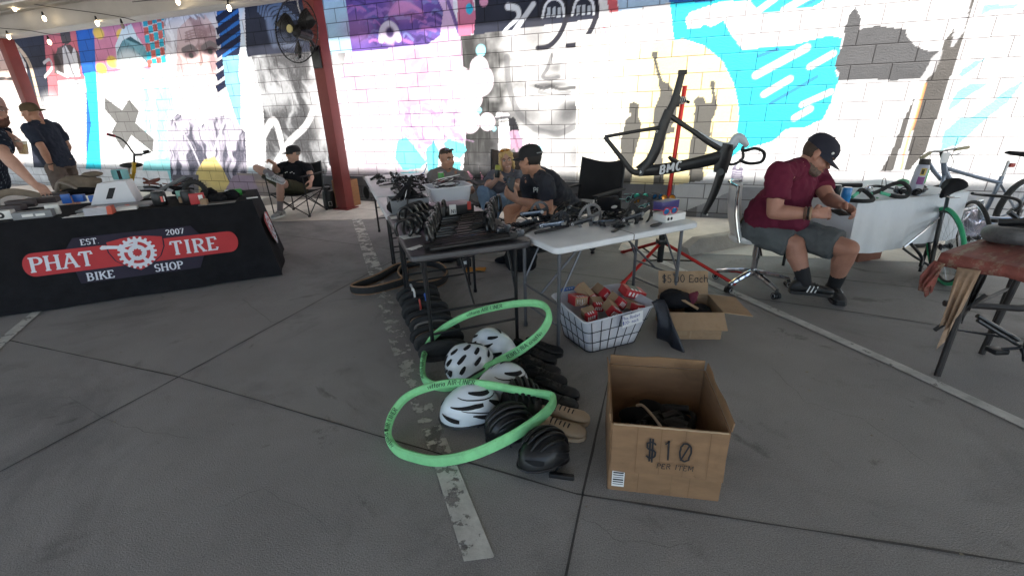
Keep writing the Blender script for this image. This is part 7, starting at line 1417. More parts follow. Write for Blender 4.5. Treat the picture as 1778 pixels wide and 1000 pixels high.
# office chair
oc = V((2.1, 3.66, 0)); t = thing("office_chair", "white shell office chair on a chrome five star base", "chair", oc, R(-28)); ocw = M("chair_shell_white", (.58, .58, .57), .35, var=.05)
q = MB(); q.loft([[V((x*s_, y*s_, z)) for x, y in rrect(.47, .46, .12)] for z, s_ in ((.42, .8), (.43, .95), (.455, 1.0), (.48, .97), (.488, .85))]); obj("seat", q, ocw, t)
q = MB(); q.grid(lambda u, v: (-.22-.07*v**2-.04*math.sin(math.pi*v)+.08*(2*u-1)**2, (u-.5)*(.44-.06*v), .44+.43*v), 12, 12); obj("backrest", q, ocw, t, mods=[('solid', .035), ('sub', 1)])
q = MB(); q.tube([V((-.225-.07*v**2-.04*math.sin(math.pi*v)+.08*(2*u-1)**2, (u-.5)*(.46-.06*v), .44+.44*v)) for u, v in [(0, 0), (0, .25), (0, .5), (0, .75), (0, 1), (.25, 1.02), (.5, 1.02), (.75, 1.02), (1, 1), (1, .75), (1, .5), (1, .25), (1, 0)]], .011, 8); obj("chrome_edge", q, chrome, t)
q = MB(); q.tube([(0, 0, .1), (0, 0, .42)], .024, 12); q.tube([(0, 0, .26), (0, 0, .42)], .032, 12); obj("gas_column", q, chrome, t); q = MB(); q.box((0, 0, .415), (.2, .16, .03), bev=.008); q.tube([(.0, -.08, .4), (.02, -.2, .38), (.03, -.23, .35)], .007, 6); obj("tilt_plate", q, blk, t)
for k in range(5):
    a = 2*math.pi*k/5+.35; d = V((math.cos(a), math.sin(a), 0)); q = MB(); q.tube(smoothpts([V((0, 0, .13)), d*.1+V((0, 0, .12)), d*.22+V((0, 0, .095)), d*.3+V((0, 0, .075))], 4), [.028]*5+[.022]*4+[.017]*4, 8); obj("base_arm", q, chrome, t)
    q = MB(); s_ = V((-d.y, d.x, 0)); c_ = d*.3+V((0, 0, .028)); q.cyl(c_-s_*.026, c_-s_*.006, .028, n=14); q.cyl(c_+s_*.006, c_+s_*.026, .028, n=14); q.box(c_+V((0, 0, .028)), (.03, .03, .03), bev=.006); obj("caster", q, blk, t)
    for e_ in (-1, 1): q = MB(); q.torus(c_+s_*.0262*e_, .018, .003, s_, 14, 5); obj("caster_ring", q, alu, t)
q = MB(); q.tube(smoothpts([(.2, .22, .44), (.32, .2, .38), (.36, .17, .2), (.33, .14, .06)], 5), .014, 8); obj("foot_lever", q, dgm, t)
q = MB(off=oc); q.grid(lambda u, v: P(1306-12*v-24*u*v+6*math.sin(5*v), 345+8*(1-u)+55*v*(.5+u*.7), 3.72+.22*u+.03*math.sin(8*v+4*u)), 10, 14); j = obj("draped_jacket", q, tan, None, loc=oc, mods=[('solid', .02), ('disp', .03, .1)]); tag(j, "tan jacket hung over the back of the white office chair", "jacket")
# ================================================================ people
def SK(name, col): return M(name, col, .55, var=.1, vs=14, spec=.35, bump=.04, bs=60)
def tee(name, col, **k): return M(name, col, .9, var=.14, vs=9, bump=.18, bs=40, spec=.15, **k)
def chain(mb, pts, rs, n=14):
    """tapered limb with round joints"""
    pts = [V(p) for p in pts]
    for i in range(len(pts)-1): mb.cyl(pts[i], pts[i+1], rs[i], rs[i+1], n)
    for p, r in zip(pts, rs): mb.ell(p, r, n=n, m_=8)
def hand(mb, w_, d, nrm, side, curl=.5, spread=.06, s_=1., thumb=.5):
    """w_ wrist, d towards the knuckles, nrm palm normal (fingers curl to it), side = direction of the thumb"""
    d = V(d).normalized(); nrm = V(nrm); nrm = (nrm-d*nrm.dot(d)).normalized(); sd = d.cross(nrm); sd = sd if sd.dot(V(side)) > 0 else -sd
    w_ = V(w_); L = .092*s_; rings = []
    for f, hw, th in ((-.12, .028, .021), (.12, .032, .021), (.5, .040, .018), (.85, .043, .015), (1.02, .038, .011)):
        c = w_+d*L*f; rings.append([c+sd*hw*s_*math.cos(a)+nrm*th*s_*math.sin(a) for a in [2*math.pi*k/14 for k in range(14)]])
    mb.loft(rings)
    for i, (o_, ln, r_) in enumerate(((.031, .072, .0095), (.0105, .080, .0098), (-.0105, .075, .0093), (-.030, .060, .0082))):
        p = w_+d*L*.97+sd*o_*s_; c_ = curl*(1+.12*i); ang = 0; pts = [p]; dd = (d+sd*spread*(1.5-i)).normalized()
        for k, seg in enumerate((.44, .32, .24)):
            ang += c_*(.8, 1.0, .7)[k]; pts.append(pts[-1]+(dd*math.cos(ang)+nrm*math.sin(ang))*ln*seg*s_)
        chain(mb, pts, [r_*s_, r_*.95*s_, r_*.88*s_, r_*.74*s_], 10)
    b_ = w_+d*.022*s_+sd*.026*s_+nrm*.006; t1 = b_+(d*.62+sd*.68+nrm*.3).normalized()*.042*s_; t2 = t1+(d*.85+sd*(.45-.5*thumb)+nrm*(.2+.8*thumb)).normalized()*.032*s_; t3 = t2+(d*.85+sd*(.2-.6*thumb)+nrm*(.2+.9*thumb)).normalized()*.025*s_
    chain(mb, [b_, t1, t2, t3], [.016*s_, .0125*s_, .0108*s_, .0088*s_], 10)
def headT(c, f, up=(0, 0, 1), s_=1.):
    f = V(f).normalized(); up = V(up); r = f.cross(up).normalized(); u = r.cross(f)
    m = Matrix((r, f, u)).transposed().to_4x4(); m.translation = V(c); return m @ Matrix.Diagonal((s_, s_, s_, 1))
def ellT(mb, T, c, r, n=18, m_=12):
    L = MB(); L.ell(c, r, None, n, m_); mb.add([T @ V(p) for p in L.v], L.f)
def head(mb, T, wide=1., jaw=1.):
    e = lambda c, r: ellT(mb, T, c, r)
    e((0, -.012, .035), (.077*wide, .098, .092)); e((0, .022, -.03), (.063*wide*jaw, .072, .075)); e((0, .045, -.075), (.043*jaw, .046, .042)); e((0, .071, -.098), (.022, .02, .018))
    e((0, .079, .036), (.052, .018, .012)); e((0, .094, -.004), (.0095, .013, .03)); e((0, .104, -.022), (.0165, .014, .0115)); e((.036*wide, .062, -.028), (.026, .026, .025)); e((-.036*wide, .062, -.028), (.026, .026, .025))
    e((0, .088, -.055), (.025, .011, .008)); e((0, .086, -.067), (.022, .011, .008)); e((0, .07, -.06), (.03, .022, .024))
    for s_ in (-1, 1): e((s_*.079*wide, -.008, .002), (.009, .02, .031)); e((s_*.076*wide, -.0, -.02), (.009, .012, .014))
def torso_rings(Pv, N, hipax, shax, prof):
    Pv, N = V(Pv), V(N); sp = (N-Pv); rings = []; n = 24
    for f, hw, dp, fwd in prof:
        ax = (V(hipax)*(1-f)+V(shax)*f).normalized(); s_ = sp.normalized(); fw = s_.cross(ax).normalized(); ax = fw.cross(s_).normalized()
        c = Pv+sp*f+fw*fwd
        rings.append([c+ax*hw*math.copysign(abs(math.cos(a))**.85, math.cos(a))+fw*dp*math.copysign(abs(math.sin(a))**.9, math.sin(a)) for a in [2*math.pi*k/n for k in range(n)]])
    return rings
def person(name, label, base, J, cl, skin, build=1., belly=.02, group=None):
    """J: joints in world space, right side 'R', left side 'L' seen from the person"""
    t = thing("person", label, "person", base, group=group); off = V(base); b = build
    g_ = lambda k: V(J[k])
    hipax, shax = (g_('hR')-g_('hL')), (g_('sR')-g_('sL'))
    T = headT(g_('head'), J['face'], J.get('hup', (0, 0, 1)), J.get('hs', 1.))
    B = MB(off=off); head(B, T, J.get('wide', 1.), J.get('jaw', 1.))
    chain(B, [g_('neck')+(g_('neck')-g_('pelvis')).normalized()*-.03, g_('head')+(T.to_3x3() @ V((0, -.02, -.05)))], [.062*b, .055*b])
    prof = [(-.12, .12*b, .09*b, 0), (0, .165*b, .115*b, 0), (.3, .15*b, (.105+belly)*b, belly*.6), (.6, .165*b, .115*b, belly*.3), (.82, .17*b, .1*b, 0), (.95, .10*b, .075*b, -.005), (1.0, .065*b, .06*b, 0)]
    B.loft(torso_rings(g_('pelvis'), g_('neck'), hipax, shax, prof))
    for s_ in 'RL':
        chain(B, [g_('s'+s_), g_('s'+s_).lerp(g_('e'+s_), .45), g_('e'+s_)], [.062*b, .052*b, .043*b]); e, w_ = g_('e'+s_), g_('w'+s_)
        chain(B, [e, e.lerp(w_, .3), w_], [.042*b, .046*b, .028*b]); chain(B, [g_('neck').lerp(g_('s'+s_), .25), g_('s'+s_)], [.06*b, .06*b])
        hd = J['hand'+s_]; hand(B, w_, hd[0], hd[1], hd[2], *hd[3:])
        if 'k'+s_ in J:
            chain(B, [g_('h'+s_), g_('h'+s_).lerp(g_('k'+s_), .5), g_('k'+s_)], [.088*b, .078*b, .058*b]); k_, a_ = g_('k'+s_), g_('a'+s_)
            cv = J.get('calf', (0, 0, 0)); chain(B, [k_, k_.lerp(a_, .3)+V(cv)*.015, a_.lerp(k_, .25), a_], [.054*b, .058*b*J.get('cm', 1), .042*b, .036*b])
    obj("body", B, skin, t, mods=[('remesh', .0062, 4)])
    # shirt
    if 'shirt' in cl:
        q = MB(off=off); o_ = .016
        sp = [(cl.get('tail', -.1), .165*b+o_, .12*b+o_, 0), (.06, .172*b+o_, .122*b+o_, 0), (.3, .157*b+o_, (.11+belly)*b+o_, belly*.6), (.6, .17*b+o_, .12*b+o_, belly*.3), (.82, .172*b+o_, .102*b+o_, 0), (.93, .11*b+o_, .078*b+o_, -.005), (.985, .07*b+.012, .062*b+.012, 0)]
        q.loft(torso_rings(g_('pelvis'), g_('neck'), hipax, shax, sp)); sf_ = cl.get('sleeve', .6)
        for s_ in 'RL':
            S_, E_ = g_('s'+s_), g_('e'+s_); end = S_.lerp(E_, sf_); q.cyl(S_.lerp(E_, -.05), end, .07*b+.008, .062*b+.016, 16); q.ell(S_, .07*b+.006, n=16, m_=10); chain(q, [g_('neck').lerp(S_, .25), S_], [.066*b, .068*b])
        obj("shirt", q, cl['shirt'], t, mods=[('remesh', .011, 3), ('disp', .036, .11), ('disp', .015, .035)])
    if 'shorts' in cl and 'kR' in J:
        q = MB(off=off); lf = cl.get('leglen', .8); rk = cl.get('hem', .09)
        q.loft(torso_rings(g_('pelvis'), g_('neck'), hipax, shax, [(-.15, .13*b, .11*b, 0), (-.05, .175*b, .13*b, 0), (.08, .178*b, .135*b, 0), (.16, .17*b, .13*b, belly*.3)]))
        for s_ in 'RL':
            H_, K_ = g_('h'+s_), g_('k'+s_)
            if lf <= 1: q.cyl(H_, H_.lerp(K_, lf), .105*b, rk*b, 16); q.ell(H_, .106*b, n=16, m_=10)
            else:
                A_ = g_('a'+s_); chain(q, [H_, K_, K_.lerp(A_, .5), K_.lerp(A_, min(1, lf-1))], [.1*b, .076*b, .07*b, .062*b])
        obj("shorts" if lf <= 1 else "trousers", q, cl['shorts'], t, mods=[('remesh', .011, 3), ('disp', .03, .09), ('disp', .01, .03)])
    if 'sock' in cl:
        for s_ in 'RL':
            A_, K_ = g_('a'+s_), g_('k'+s_); q = MB(off=off); chain(q, [A_, A_.lerp(K_, cl.get('sockh', .3))], [.042*b, .047*b]); obj("sock", q, cl['sock'], t)
    if 'shoe' in cl:
        for s_ in 'RL':
            A_, tv = g_('a'+s_), V(J['toe'+s_]); dd = tv-A_; L = .28*J.get('fs', 1.); up = V(J.get('fup'+s_, (0, 0, 1))); f_ = (dd-up*dd.dot(up)).normalized(); r_ = f_.cross(up).normalized(); u_ = r_.cross(f_)
            m = Matrix((f_, r_, u_)).transposed().to_4x4(); m.translation = A_-up*.085+f_*.055-off
            st = [(-.135, .028, .05), (-.115, .037, .08), (-.08, .04, .095), (-.04, .04, .088), (0, .042, .07), (.04, .047, .056), (.08, .05, .046), (.115, .044, .038), (.136, .026, .026)]
            k2 = L/.27; q = MB(T=m); q.loft([[V((x*k2, math.copysign(abs(math.cos(a))**.7, math.cos(a))*w_, .014+h_*(math.sin(a)*.5+.5))) for a in [2*math.pi*k/14 for k in range(14)]] for x, w_, h_ in st]); so_ = obj("shoe", q, cl['shoe'], t, smooth=60)
            q = MB(T=m); pl = [(x*k2, w_*1.07) for x, w_, _ in st]; q.prism(pl+[(x, -y) for x, y in pl[::-1]], .026, z0=-.006); obj("sole", q, cl.get('sole', blk), so_, smooth=30)
            if cl.get('stripe'):
                q = MB(T=m)
                for sy in (-1, 1):
                    for k in range(3): q.tube([V(((-.035+.024*k)*k2, sy*.043, .02)), V(((-.02+.024*k)*k2, sy*.036, .07))], .005, 5)
                obj("shoe_stripe", q, cl['stripe'], so_)
            q = MB(T=m)
            for k in range(4): q.tube([V((.012+.02*k, -.03, .072-.008*k)), V((.014+.02*k, 0, .088-.009*k)), V((.016+.02*k, .03, .072-.008*k))], .003, 5)
            obj("laces", q, cl.get('lace', blk), so_)
    # face
    eyew = M("eye_white", (.6, .58, .55), .3, var=0); eyed = M("eye_dark", (.02, .015, .012), .2, var=0)
    if not cl.get('noeyes'):
        for s_ in (-1, 1):
            q = MB(off=off); ellT(q, T, (s_*.031, .078, .012), (.0145, .011, .0085), 12, 8); ob = obj("eye", q, eyew, t); q = MB(off=off); ellT(q, T, (s_*.031, .0865, .012), (.006, .004, .006), 10, 6); obj("iris", q, eyed, ob)
    hc = cl.get('hair')
    if hc:
        for s_ in (-1, 1): q = MB(off=off); q.tube([T @ V((s_*.014, .096, .033)), T @ V((s_*.034, .095, .039)), T @ V((s_*.05, .084, .033))], [.004, .005, .003], 6); obj("eyebrow", q, cl.get('brow', hc), t)
    q = MB(off=off); q.tube([T @ V((-.024, .096, -.06)), T @ V((0, .101, -.061)), T @ V((.024, .096, -.06))], [.002, .004, .002], 6); obj("mouth", q, cl.get('lip', M("lips", (.3, .1, .09), .5)), t)
    return t, T, off
def hatcap(t, T, off, mat, back=False, tilt=0., sx=1., badge=None):
    A = T @ Matrix.Translation(V((0, -.012, .045))) @ Matrix.Rotation(tilt, 4, 'X') @ (Matrix.Rotation(math.pi, 4, 'Z') if back else Matrix.Identity(4))
    q = MB(off=off, T=None); L = MB(); rings = []
    for z, rx, ry in ((-.012, .088, .108), (.01, .089, .110), (.035, .087, .106), (.062, .076, .092), (.082, .054, .066), (.092, .026, .03), (.094, .004, .004)): rings.append([V((rx*sx*math.cos(a), ry*math.sin(a), z)) for a in [2*math.pi*k/28 for k in range(28)]])
    L.loft(rings); q.add([A @ V(p) for p in L.v], L.f); h_ = obj("cap", q, mat, t, smooth=60)
    L = MB(); n = 14; vs = []
    for i in range(n+1):
        a = math.pi*(i/n); x = .082*sx*math.cos(a); inn = V((x, .095*math.sin(a)*1.0+.004, -.004-.0*abs(x))); o2 = V((x*1.02, .10*math.sin(a)**.8+.078*math.sin(a)**.6+.004, -.018-.9*x*x*2.2)); vs += [inn, o2]
    vs2 = [p-V((0, 0, .005)) for p in vs]; m_ = len(vs); fs = [(2*i, 2*i+1, 2*i+3, 2*i+2) for i in range(n)]+[(m_+2*i, m_+2*i+2, m_+2*i+3, m_+2*i+1) for i in range(n)]+[(2*i+1, m_+2*i+1, m_+2*i+3, 2*i+3) for i in range(n)]
    L.add(vs+vs2, fs); q = MB(off=off); q.add([A @ V(p) for p in L.v], L.f); obj("cap_brim", q, mat, h_, smooth=50)
    q = MB(off=off); ellT(q, A, (0, 0, .095), (.008, .008, .004), 8, 6); obj("cap_button", q, mat, h_)
    return A, h_
def hairshell(t, T, off, mat, parts, disp=.02, nm="hair"):
    q = MB(off=off)
    for c, r in parts: ellT(q, T, c, r)
    return obj(nm, q, mat, t, mods=[('remesh', .009, 2), ('disp', disp, .025)])
def napehair(t, T, off, mat, spread=82, lo=-58, hi=20, nm="hair"):
    q = MB(off=off); N1, N2 = 16, 8
    def fn(u, v):
        a = R(-90+spread*(2*u-1)); e = R(lo+(hi-lo)*v); k = 1.045+.012*math.sin(37*u+11*v); return T @ V((.077*k*math.cos(e)*math.cos(a), -.012+.098*k*math.cos(e)*math.sin(a), .035+.092*k*math.sin(e)))
    q.grid(fn, N1, N2); return obj(nm, q, mat, t, mods=[('solid', .006)], smooth=60)
sk1 = SK("skin_tan", (.40, .21, .14)); sk2 = SK("skin_fair", (.48, .28, .21)); sk3 = SK("skin_ruddy", (.38, .19, .135)); hbr = M("hair_brown", (.05, .03, .02), .7, var=.3, vs=40); hbl = M("hair_blonde", (.52, .36, .15), .6, var=.3, vs=40, aniso=(6, 6, 1)); hgr = M("beard_grey", (.13, .09, .07), .85, var=.4, vs=60); hbk = M("hair_black", (.02, .015, .013), .7)
denim = M("denim", (.13, .21, .33), .9, var=.25, vs=8, bump=.25, bs=120); capk = M("cap_black", (.012, .012, .014), .85, var=.1, bump=.15, bs=90)
# ---- the man in maroon on the office chair
f_ = V((.62, -.78, 0)).normalized(); r_ = V((f_.y, -f_.x, 0))
pel = V((2.08, 3.60, .55)); nk = P(1397, 288, 3.44)
J = dict(pelvis=pel, neck=nk, head=P(1419, 271, 3.38), face=(.7, -.52, -.55), hup=(.5, -.2, .8), hs=1.08, wide=1.05, jaw=1.1,
         sR=P(1352, 304, 3.22), sL=P(1414, 306, 3.60), eR=P(1344, 369, 3.17), wR=P(1412, 371, 3.03), eL=P(1440, 346, 3.38), wL=P(1462, 356, 3.16),
         hR=pel+r_*.1+V((0, 0, -.01)), hL=pel-r_*.1+V((0, 0, -.01)), kR=G(1381, 424, .475), kL=G(1474, 432, .48), aR=G(1397, 490, .2), aL=G(1448, 496, .12), toeR=G(1458, 516, .1), toeL=G(1478, 552, .03), fs=1.05, cm=1.1, calf=(-.5, .5, 0),
         handR=((1, -.05, .05), (.2, .8, -.5), (0, .2, 1), .55, .05, 1.05, .6), handL=((.25, -.9, -.25), (-.75, -.1, -.4), (-.2, .4, .9), .6, .05, 1.05, .6))
mar = tee("maroon_tee", (.115, .016, .036)); shgy = tee("shorts_grey", (.10, .11, .115))
t, T, off = person("person", "heavyset person in maroon t-shirt and dark cap, seated on the office chair with a phone", (2.08, 3.6, 0), J, dict(shirt=mar, sleeve=.62, tail=.02, shorts=shgy, leglen=.88, hem=.1, sock=M("sock_black", (.012, .012, .014), .9), sockh=.32, shoe=M("shoe_dark", (.014, .014, .015), .6), stripe=paper, sole=blk, hair=hgr, brow=hbr), sk3, 1.16, .075)
capn = M("cap_navy", (.014, .015, .028), .85, var=.1, bump=.15, bs=90); A, hc_ = hatcap(t, T, off, capn, tilt=-.12, sx=1.04)
q = MB(off=off); text(q, "D", lambda u, v, w_: A @ V((u+.028 if False else -(u)+.02, .1085-.6*(u-.0)**2-.15*v+w_*2+.003, .02+v)), .034, (0, 0), .2, .1, slant=.2); text(q, "n", lambda u, v, w_: A @ V((-(u)-.0, .108-.8*(u+.01)**2-.15*v+w_*2+.003, .02+v)), .03, (0, 0), .2, .1, slant=.2); obj("cap_lettering", q, M("cap_gold", (.6, .42, .12), .6), hc_, smooth=0)
q = MB(off=off); ellT(q, A, (.07, .07, .02), (.008, .009, .009), 10, 6); obj("cap_pin", q, paper, hc_)
hairshell(t, T, off, hgr, [((0, .05, -.083), (.056, .05, .036)), ((0, .087, -.05), (.03, .014, .008)), ((.05, .02, -.06), (.016, .04, .045)), ((-.05, .02, -.06), (.016, .04, .045))], .012, "beard")
napehair(t, T, off, hbr)
for k, m_ in ((.80, M("band_brown", (.1, .05, .03), .6)), (.88, blk), (.94, M("band_tan", (.3, .2, .12), .6))):
    e, w_ = V(J['eR']), V(J['wR']); q = MB(off=off); q.torus(e.lerp(w_, k), .040, .0075, w_-e, 18, 6); obj("wristband", q, m_, t)
q = MB(); q.box((0, 0, 0), (.075, .15, .009), bev=.003); ph = obj("phone", q, blk, None, loc=P(1459, 369, 3.05)); ph.rotation_euler = (R(-22), R(-14), R(-60)); tag(ph, "dark phone held in both hands by the seated man in maroon", "phone"); q = MB(); q.box((0, 0, .0052), (.066, .138, .001)); obj("screen", q, M("phone_screen", (.03, .03, .035), .1), ph)
# ---- man in black leaning back in the camp chair
pel = V((-3.45, 7.42, .40))
J = dict(pelvis=pel, neck=P(511, 284, 7.5), head=P(509, 268, 7.46), face=(-.88, -.42, -.02), sL=P(534, 291, 7.42), sR=P(489, 291, 7.48), eL=P(540, 306, 7.3), wL=P(540, 314, 7.12), eR=P(478, 297, 7.35), wR=P(477, 285, 7.18),
         hR=pel+V((-.1, -.02, 0)), hL=pel+V((.1, -.04, 0)), kL=P(487, 318, 7.05), aL=P(486, 366, 7.02), toeL=P(474, 384, 6.82), kR=P(446, 292, 7.25), aR=P(471, 303, 7.0), toeR=P(500, 312, 6.96), fupR=(.25, -.6, .75), cm=1.05,
         handL=((0, -.6, -.8), (-1, 0, 0), (-.2, -.8, .2), .5, .06, 1., .3), handR=((-.5, -.3, .5), (-.2, -.7, -.6), (.5, 0, .6), .9, .05, 1., .5))
t, T, off = person("person", "person in black t-shirt, cap and amber sunglasses, leg crossed in a camp chair", (-3.45, 7.42, 0), J, dict(shirt=tee("black_tee", (.014, .014, .017)), sleeve=.6, shorts=tee("shorts_olive", (.075, .07, .045)), leglen=.78, sock=M("sock_grey", (.2, .18, .19), .9), sockh=.35, shoe=M("shoe_pale", (.35, .35, .35), .7), stripe=ink, sole=paper, hair=hbr, noeyes=True), sk2, 1.0, .03)
hatcap(t, T, off, capk); gm = T @ Matrix.Translation(V((0, .086, -.004)))
q = MB(off=off)
for s_ in (-1, 1): ellT(q, gm, (s_*.034, .006, .012), (.028, .01, .019), 12, 8)
gl_ = obj("sunglasses", q, lenso, t); q = MB(off=off)
for s_ in (-1, 1): q.tube([gm @ V((s_*.062, .0, .016)), gm @ V((s_*.082, -.09, .012))], .003, 6)
q.tube([gm @ V((-.062, .008, .03)), gm @ V((0, .016, .032)), gm @ V((.062, .008, .03))], .003, 6); obj("frame", q, blk, gl_)
napehair(t, T, off, M("hair_greyish", (.2, .17, .15), .8), 70, -30)
ax_ = (V(J['sL'])-V(J['sR'])).normalized(); ch = V(J['neck']).lerp(pel, .32); fw = V((0, 0, 1)).cross(ax_); fw = fw if fw.y < 0 else -fw
q = MB(off=off)
for k in range(6): p = ch+ax_*(-.07+.028*k)+fw*.152+V((0, 0, .012*math.sin(k*2.1))); q.box((0, 0, 0), (.016, .004, .012), T=Matrix.Translation(p) @ Matrix.Rotation(rng.uniform(-.6, .6), 4, 'Y'))
obj("shirt_print", q, paper, t)
# ---- man in grey t-shirt at the far side of the long row
pel = V((-.72, 5.72, .42))
J = dict(pelvis=pel, neck=P(774, 296, 5.62), head=P(776, 277, 5.55), face=(.62, -.72, -.08), sR=P(753, 306, 5.5), sL=P(803, 307, 5.68), eR=P(750, 332, 5.3), wR=P(768, 327, 5.12), eL=P(818, 331, 5.5), wL=P(800, 331, 5.25),
         hR=pel+V((-.09, 0, 0)), hL=pel+V((.09, .05, 0)), kR=pel+V((-.12, -.42, .04)), kL=pel+V((.16, -.4, .04)), aR=pel+V((-.12, -.45, -.34)), aL=pel+V((.17, -.42, -.34)), toeR=pel+V((-.12, -.65, -.4)), toeL=pel+V((.17, -.62, -.4)),
         handR=((.6, -.5, -.05), (0, 0, -1), (0, 1, .2), .4), handL=((-.8, -.3, -.1), (0, 0, -1), (.2, 1, 0), .5))
t, T, off = person("person", "person in grey t-shirt with sunglasses on dark hair, sitting behind the table row", (-.72, 5.72, 0), J, dict(shirt=tee("grey_tee", (.21, .19, .185)), sleeve=.6, shorts=tee("shorts_dark", (.05, .05, .06)), leglen=.85, shoe=shb, hair=hbr), sk1, 1.05, .03)
hairshell(t, T, off, hbr, [((0, -.02, .072), (.074, .092, .06)), ((0, -.06, .03), (.077, .055, .06))], .012); hairshell(t, T, off, hbr, [((0, .066, -.092), (.03, .026, .022)), ((0, .094, -.048), (.022, .009, .005))], .006, "beard")
q = MB(off=off)
for s_ in (-1, 1): ellT(q, T, (s_*.034, .06, .118), (.027, .02, .012), 12, 8)
gl_ = obj("sunglasses", q, glassd, t); q = MB(off=off); q.tube([T @ V((-.075, -.03, .08)), T @ V((-.062, .06, .115)), T @ V((0, .076, .12)), T @ V((.062, .06, .115)), T @ V((.075, -.03, .08))], .004, 6); obj("frame", q, blk, gl_)
camp_chair("dark camp chair mostly hidden under the man in grey", (-.7, 5.8), R(20), fabk, .56, .7, .38)
# ---- blonde woman
pel = V((-.1, 5.62, .46))
J = dict(pelvis=pel, neck=P(880, 300, 5.72), head=P(879, 279, 5.62), face=(.1, -1, -.05), hup=(-.15, 0, 1), sR=P(856, 305, 5.62), sL=P(902, 305, 5.66), eR=P(845, 327, 5.42), wR=P(861, 314, 5.25), eL=P(899, 326, 5.45), wL=P(874, 313, 5.28),
         hR=pel+V((-.09, 0, 0)), hL=pel+V((.09, .02, 0)), kR=P(838, 333, 5.22), kL=P(868, 348, 5.15), aR=P(848, 372, 5.05), aL=P(852, 385, 5.0), toeR=P(842, 390, 4.85), toeL=P(850, 398, 4.85),
         handR=((.2, -.2, .8), (.5, .6, 0), (0, 1, .3), .8, .04, .9, .6), handL=((-.75, -.2, .5), (-.1, .7, -.3), (0, .4, .9), .8, .04, .9, .6))
t, T, off = person("person", "smiling blonde person in grey top and jeans, reclining with a colourful can", (-.1, 5.62, 0), J, dict(shirt=tee("woman_tee", (.13, .135, .16)), sleeve=.55, shorts=denim, leglen=1.95, shoe=M("shoe_white", (.5, .5, .5), .7), hair=hbl, brow=hbr, lip=M("smile", (.55, .3, .27), .4)), sk2, .93, .03)
q = MB(off=off)
for k in range(9): x = -.018+.0045*k; ellT(q, T, (x, .0995-abs(x)*.12, -.061+x*x*14), (.0026, .003, .004), 6, 5)
obj("teeth", q, paper, t)
hairshell(t, T, off, hbl, [((0, -.025, .06), (.084, .098, .082)), ((.074, .006, -.03), (.022, .05, .095)), ((-.074, .006, -.03), (.022, .05, .095)), ((0, -.07, -.03), (.075, .045, .1)), ((.05, .05, .075), (.04, .03, .035)), ((-.05, .05, .075), (.04, .03, .035))], .016)
q = MB(off=off)
for s_ in (-1, 1): ellT(q, T, (s_*.034, .052, .128), (.028, .02, .012), 12, 8)
gl_ = obj("sunglasses", q, lenso, t); q = MB(off=off); q.tube([T @ V((-.082, -.02, .1)), T @ V((-.062, .055, .125)), T @ V((0, .074, .13)), T @ V((.062, .055, .125)), T @ V((.082, -.02, .1))], .004, 6); obj("frame", q, M("tortoise", (.12, .04, .02), .3), gl_)
e, w_ = V(J['eL']), V(J['wL']); q = MB(off=off); q.torus(e.lerp(w_, .9), .034, .008, w_-e, 18, 6); q.box((0, 0, 0), (.04, .02, .04), T=Matrix.Translation(e.lerp(w_, .9)+V((0, -.03, .02))), bev=.006); obj("watch", q, M("watch_navy", (.02, .04, .07), .4), t)
can("tall can with rainbow bands held by the blonde woman", P(863, 309, 5.19), canblk, alu, M("can_rainbow", (.35, .35, .04), .4), (R(-8), R(6), 0), .03, .14)
# ---- man in dark tee and cap leaning in, back half turned
pel = V((.62, 4.92, .50))
J = dict(pelvis=pel, neck=P(932, 303, 4.35), head=P(920, 279, 4.28), face=(-.80, .55, -.12), hs=1.05, sL=P(948, 318, 4.12), sR=P(916, 318, 4.5), eL=P(952, 360, 4.12), wL=P(898, 348, 4.0), eR=P(922, 352, 4.6), wR=P(908, 366, 4.55),
         hL=pel+V((-.02, -.1, 0)), hR=pel+V((-.05, .1, 0)), kL=P(948, 369, 4.42), kR=P(884, 366, 4.62), aL=P(952, 420, 4.45), aR=P(890, 418, 4.65), toeL=P(925, 430, 4.4), toeR=P(868, 428, 4.6),
         handL=((-.75, .1, .5), (-.1, .5, .4), (0, .3, .9), .55, .06, 1.1, .5), handR=((-.7, -.1, -.4), (0, 0, -1), (0, 1, 0), .4))
t, T, off = person("person", "person in charcoal t-shirt and black cap leaning forward, showing a phone", (.62, 4.92, 0), J, dict(shirt=tee("charcoal_tee", (.035, .036, .045)), sleeve=.68, shorts=tee("shorts_black", (.012, .012, .014)), leglen=.72, shoe=shb, hair=hbk, sock=M("sock_black", (.012, .012, .014), .9), sockh=.3), sk1, 1.08, .02)
A, hc_ = hatcap(t, T, off, capk); napehair(t, T, off, hbk)
q = MB(off=off); q.tube([A @ V((-.05, -.1, .012)), A @ V((0, -.112, .012)), A @ V((.05, -.1, .012))], .006, 6); obj("cap_strap", q, greyp, hc_)
q = MB(off=off); ax_ = (V(J['sL'])-V(J['sR'])).normalized(); o_ = P(926, 334, 4.22); text(q, "PRO", planemap(o_, (1, 0, -.12), (0, 0, 1), (0, -1, 0)), .045, wt=.2, lift=.004); obj("shirt_print", q, paper, t, smooth=0)
q = MB(); q.box((0, 0, 0), (.075, .011, .15), bev=.004); ph = obj("phone", q, blk, None, loc=P(886, 322, 4.02)); ph.rotation_euler = (R(-8), R(8), R(-25)); tag(ph, "black phone held up by the man in the charcoal t-shirt", "phone"); q = MB(); q.ell((-.015, -.006, .05), (.011, .003, .011), n=12, m_=6); q.ell((-.015, -.006, .025), (.011, .003, .011), n=12, m_=6); obj("camera_lens", q, glassd, ph)
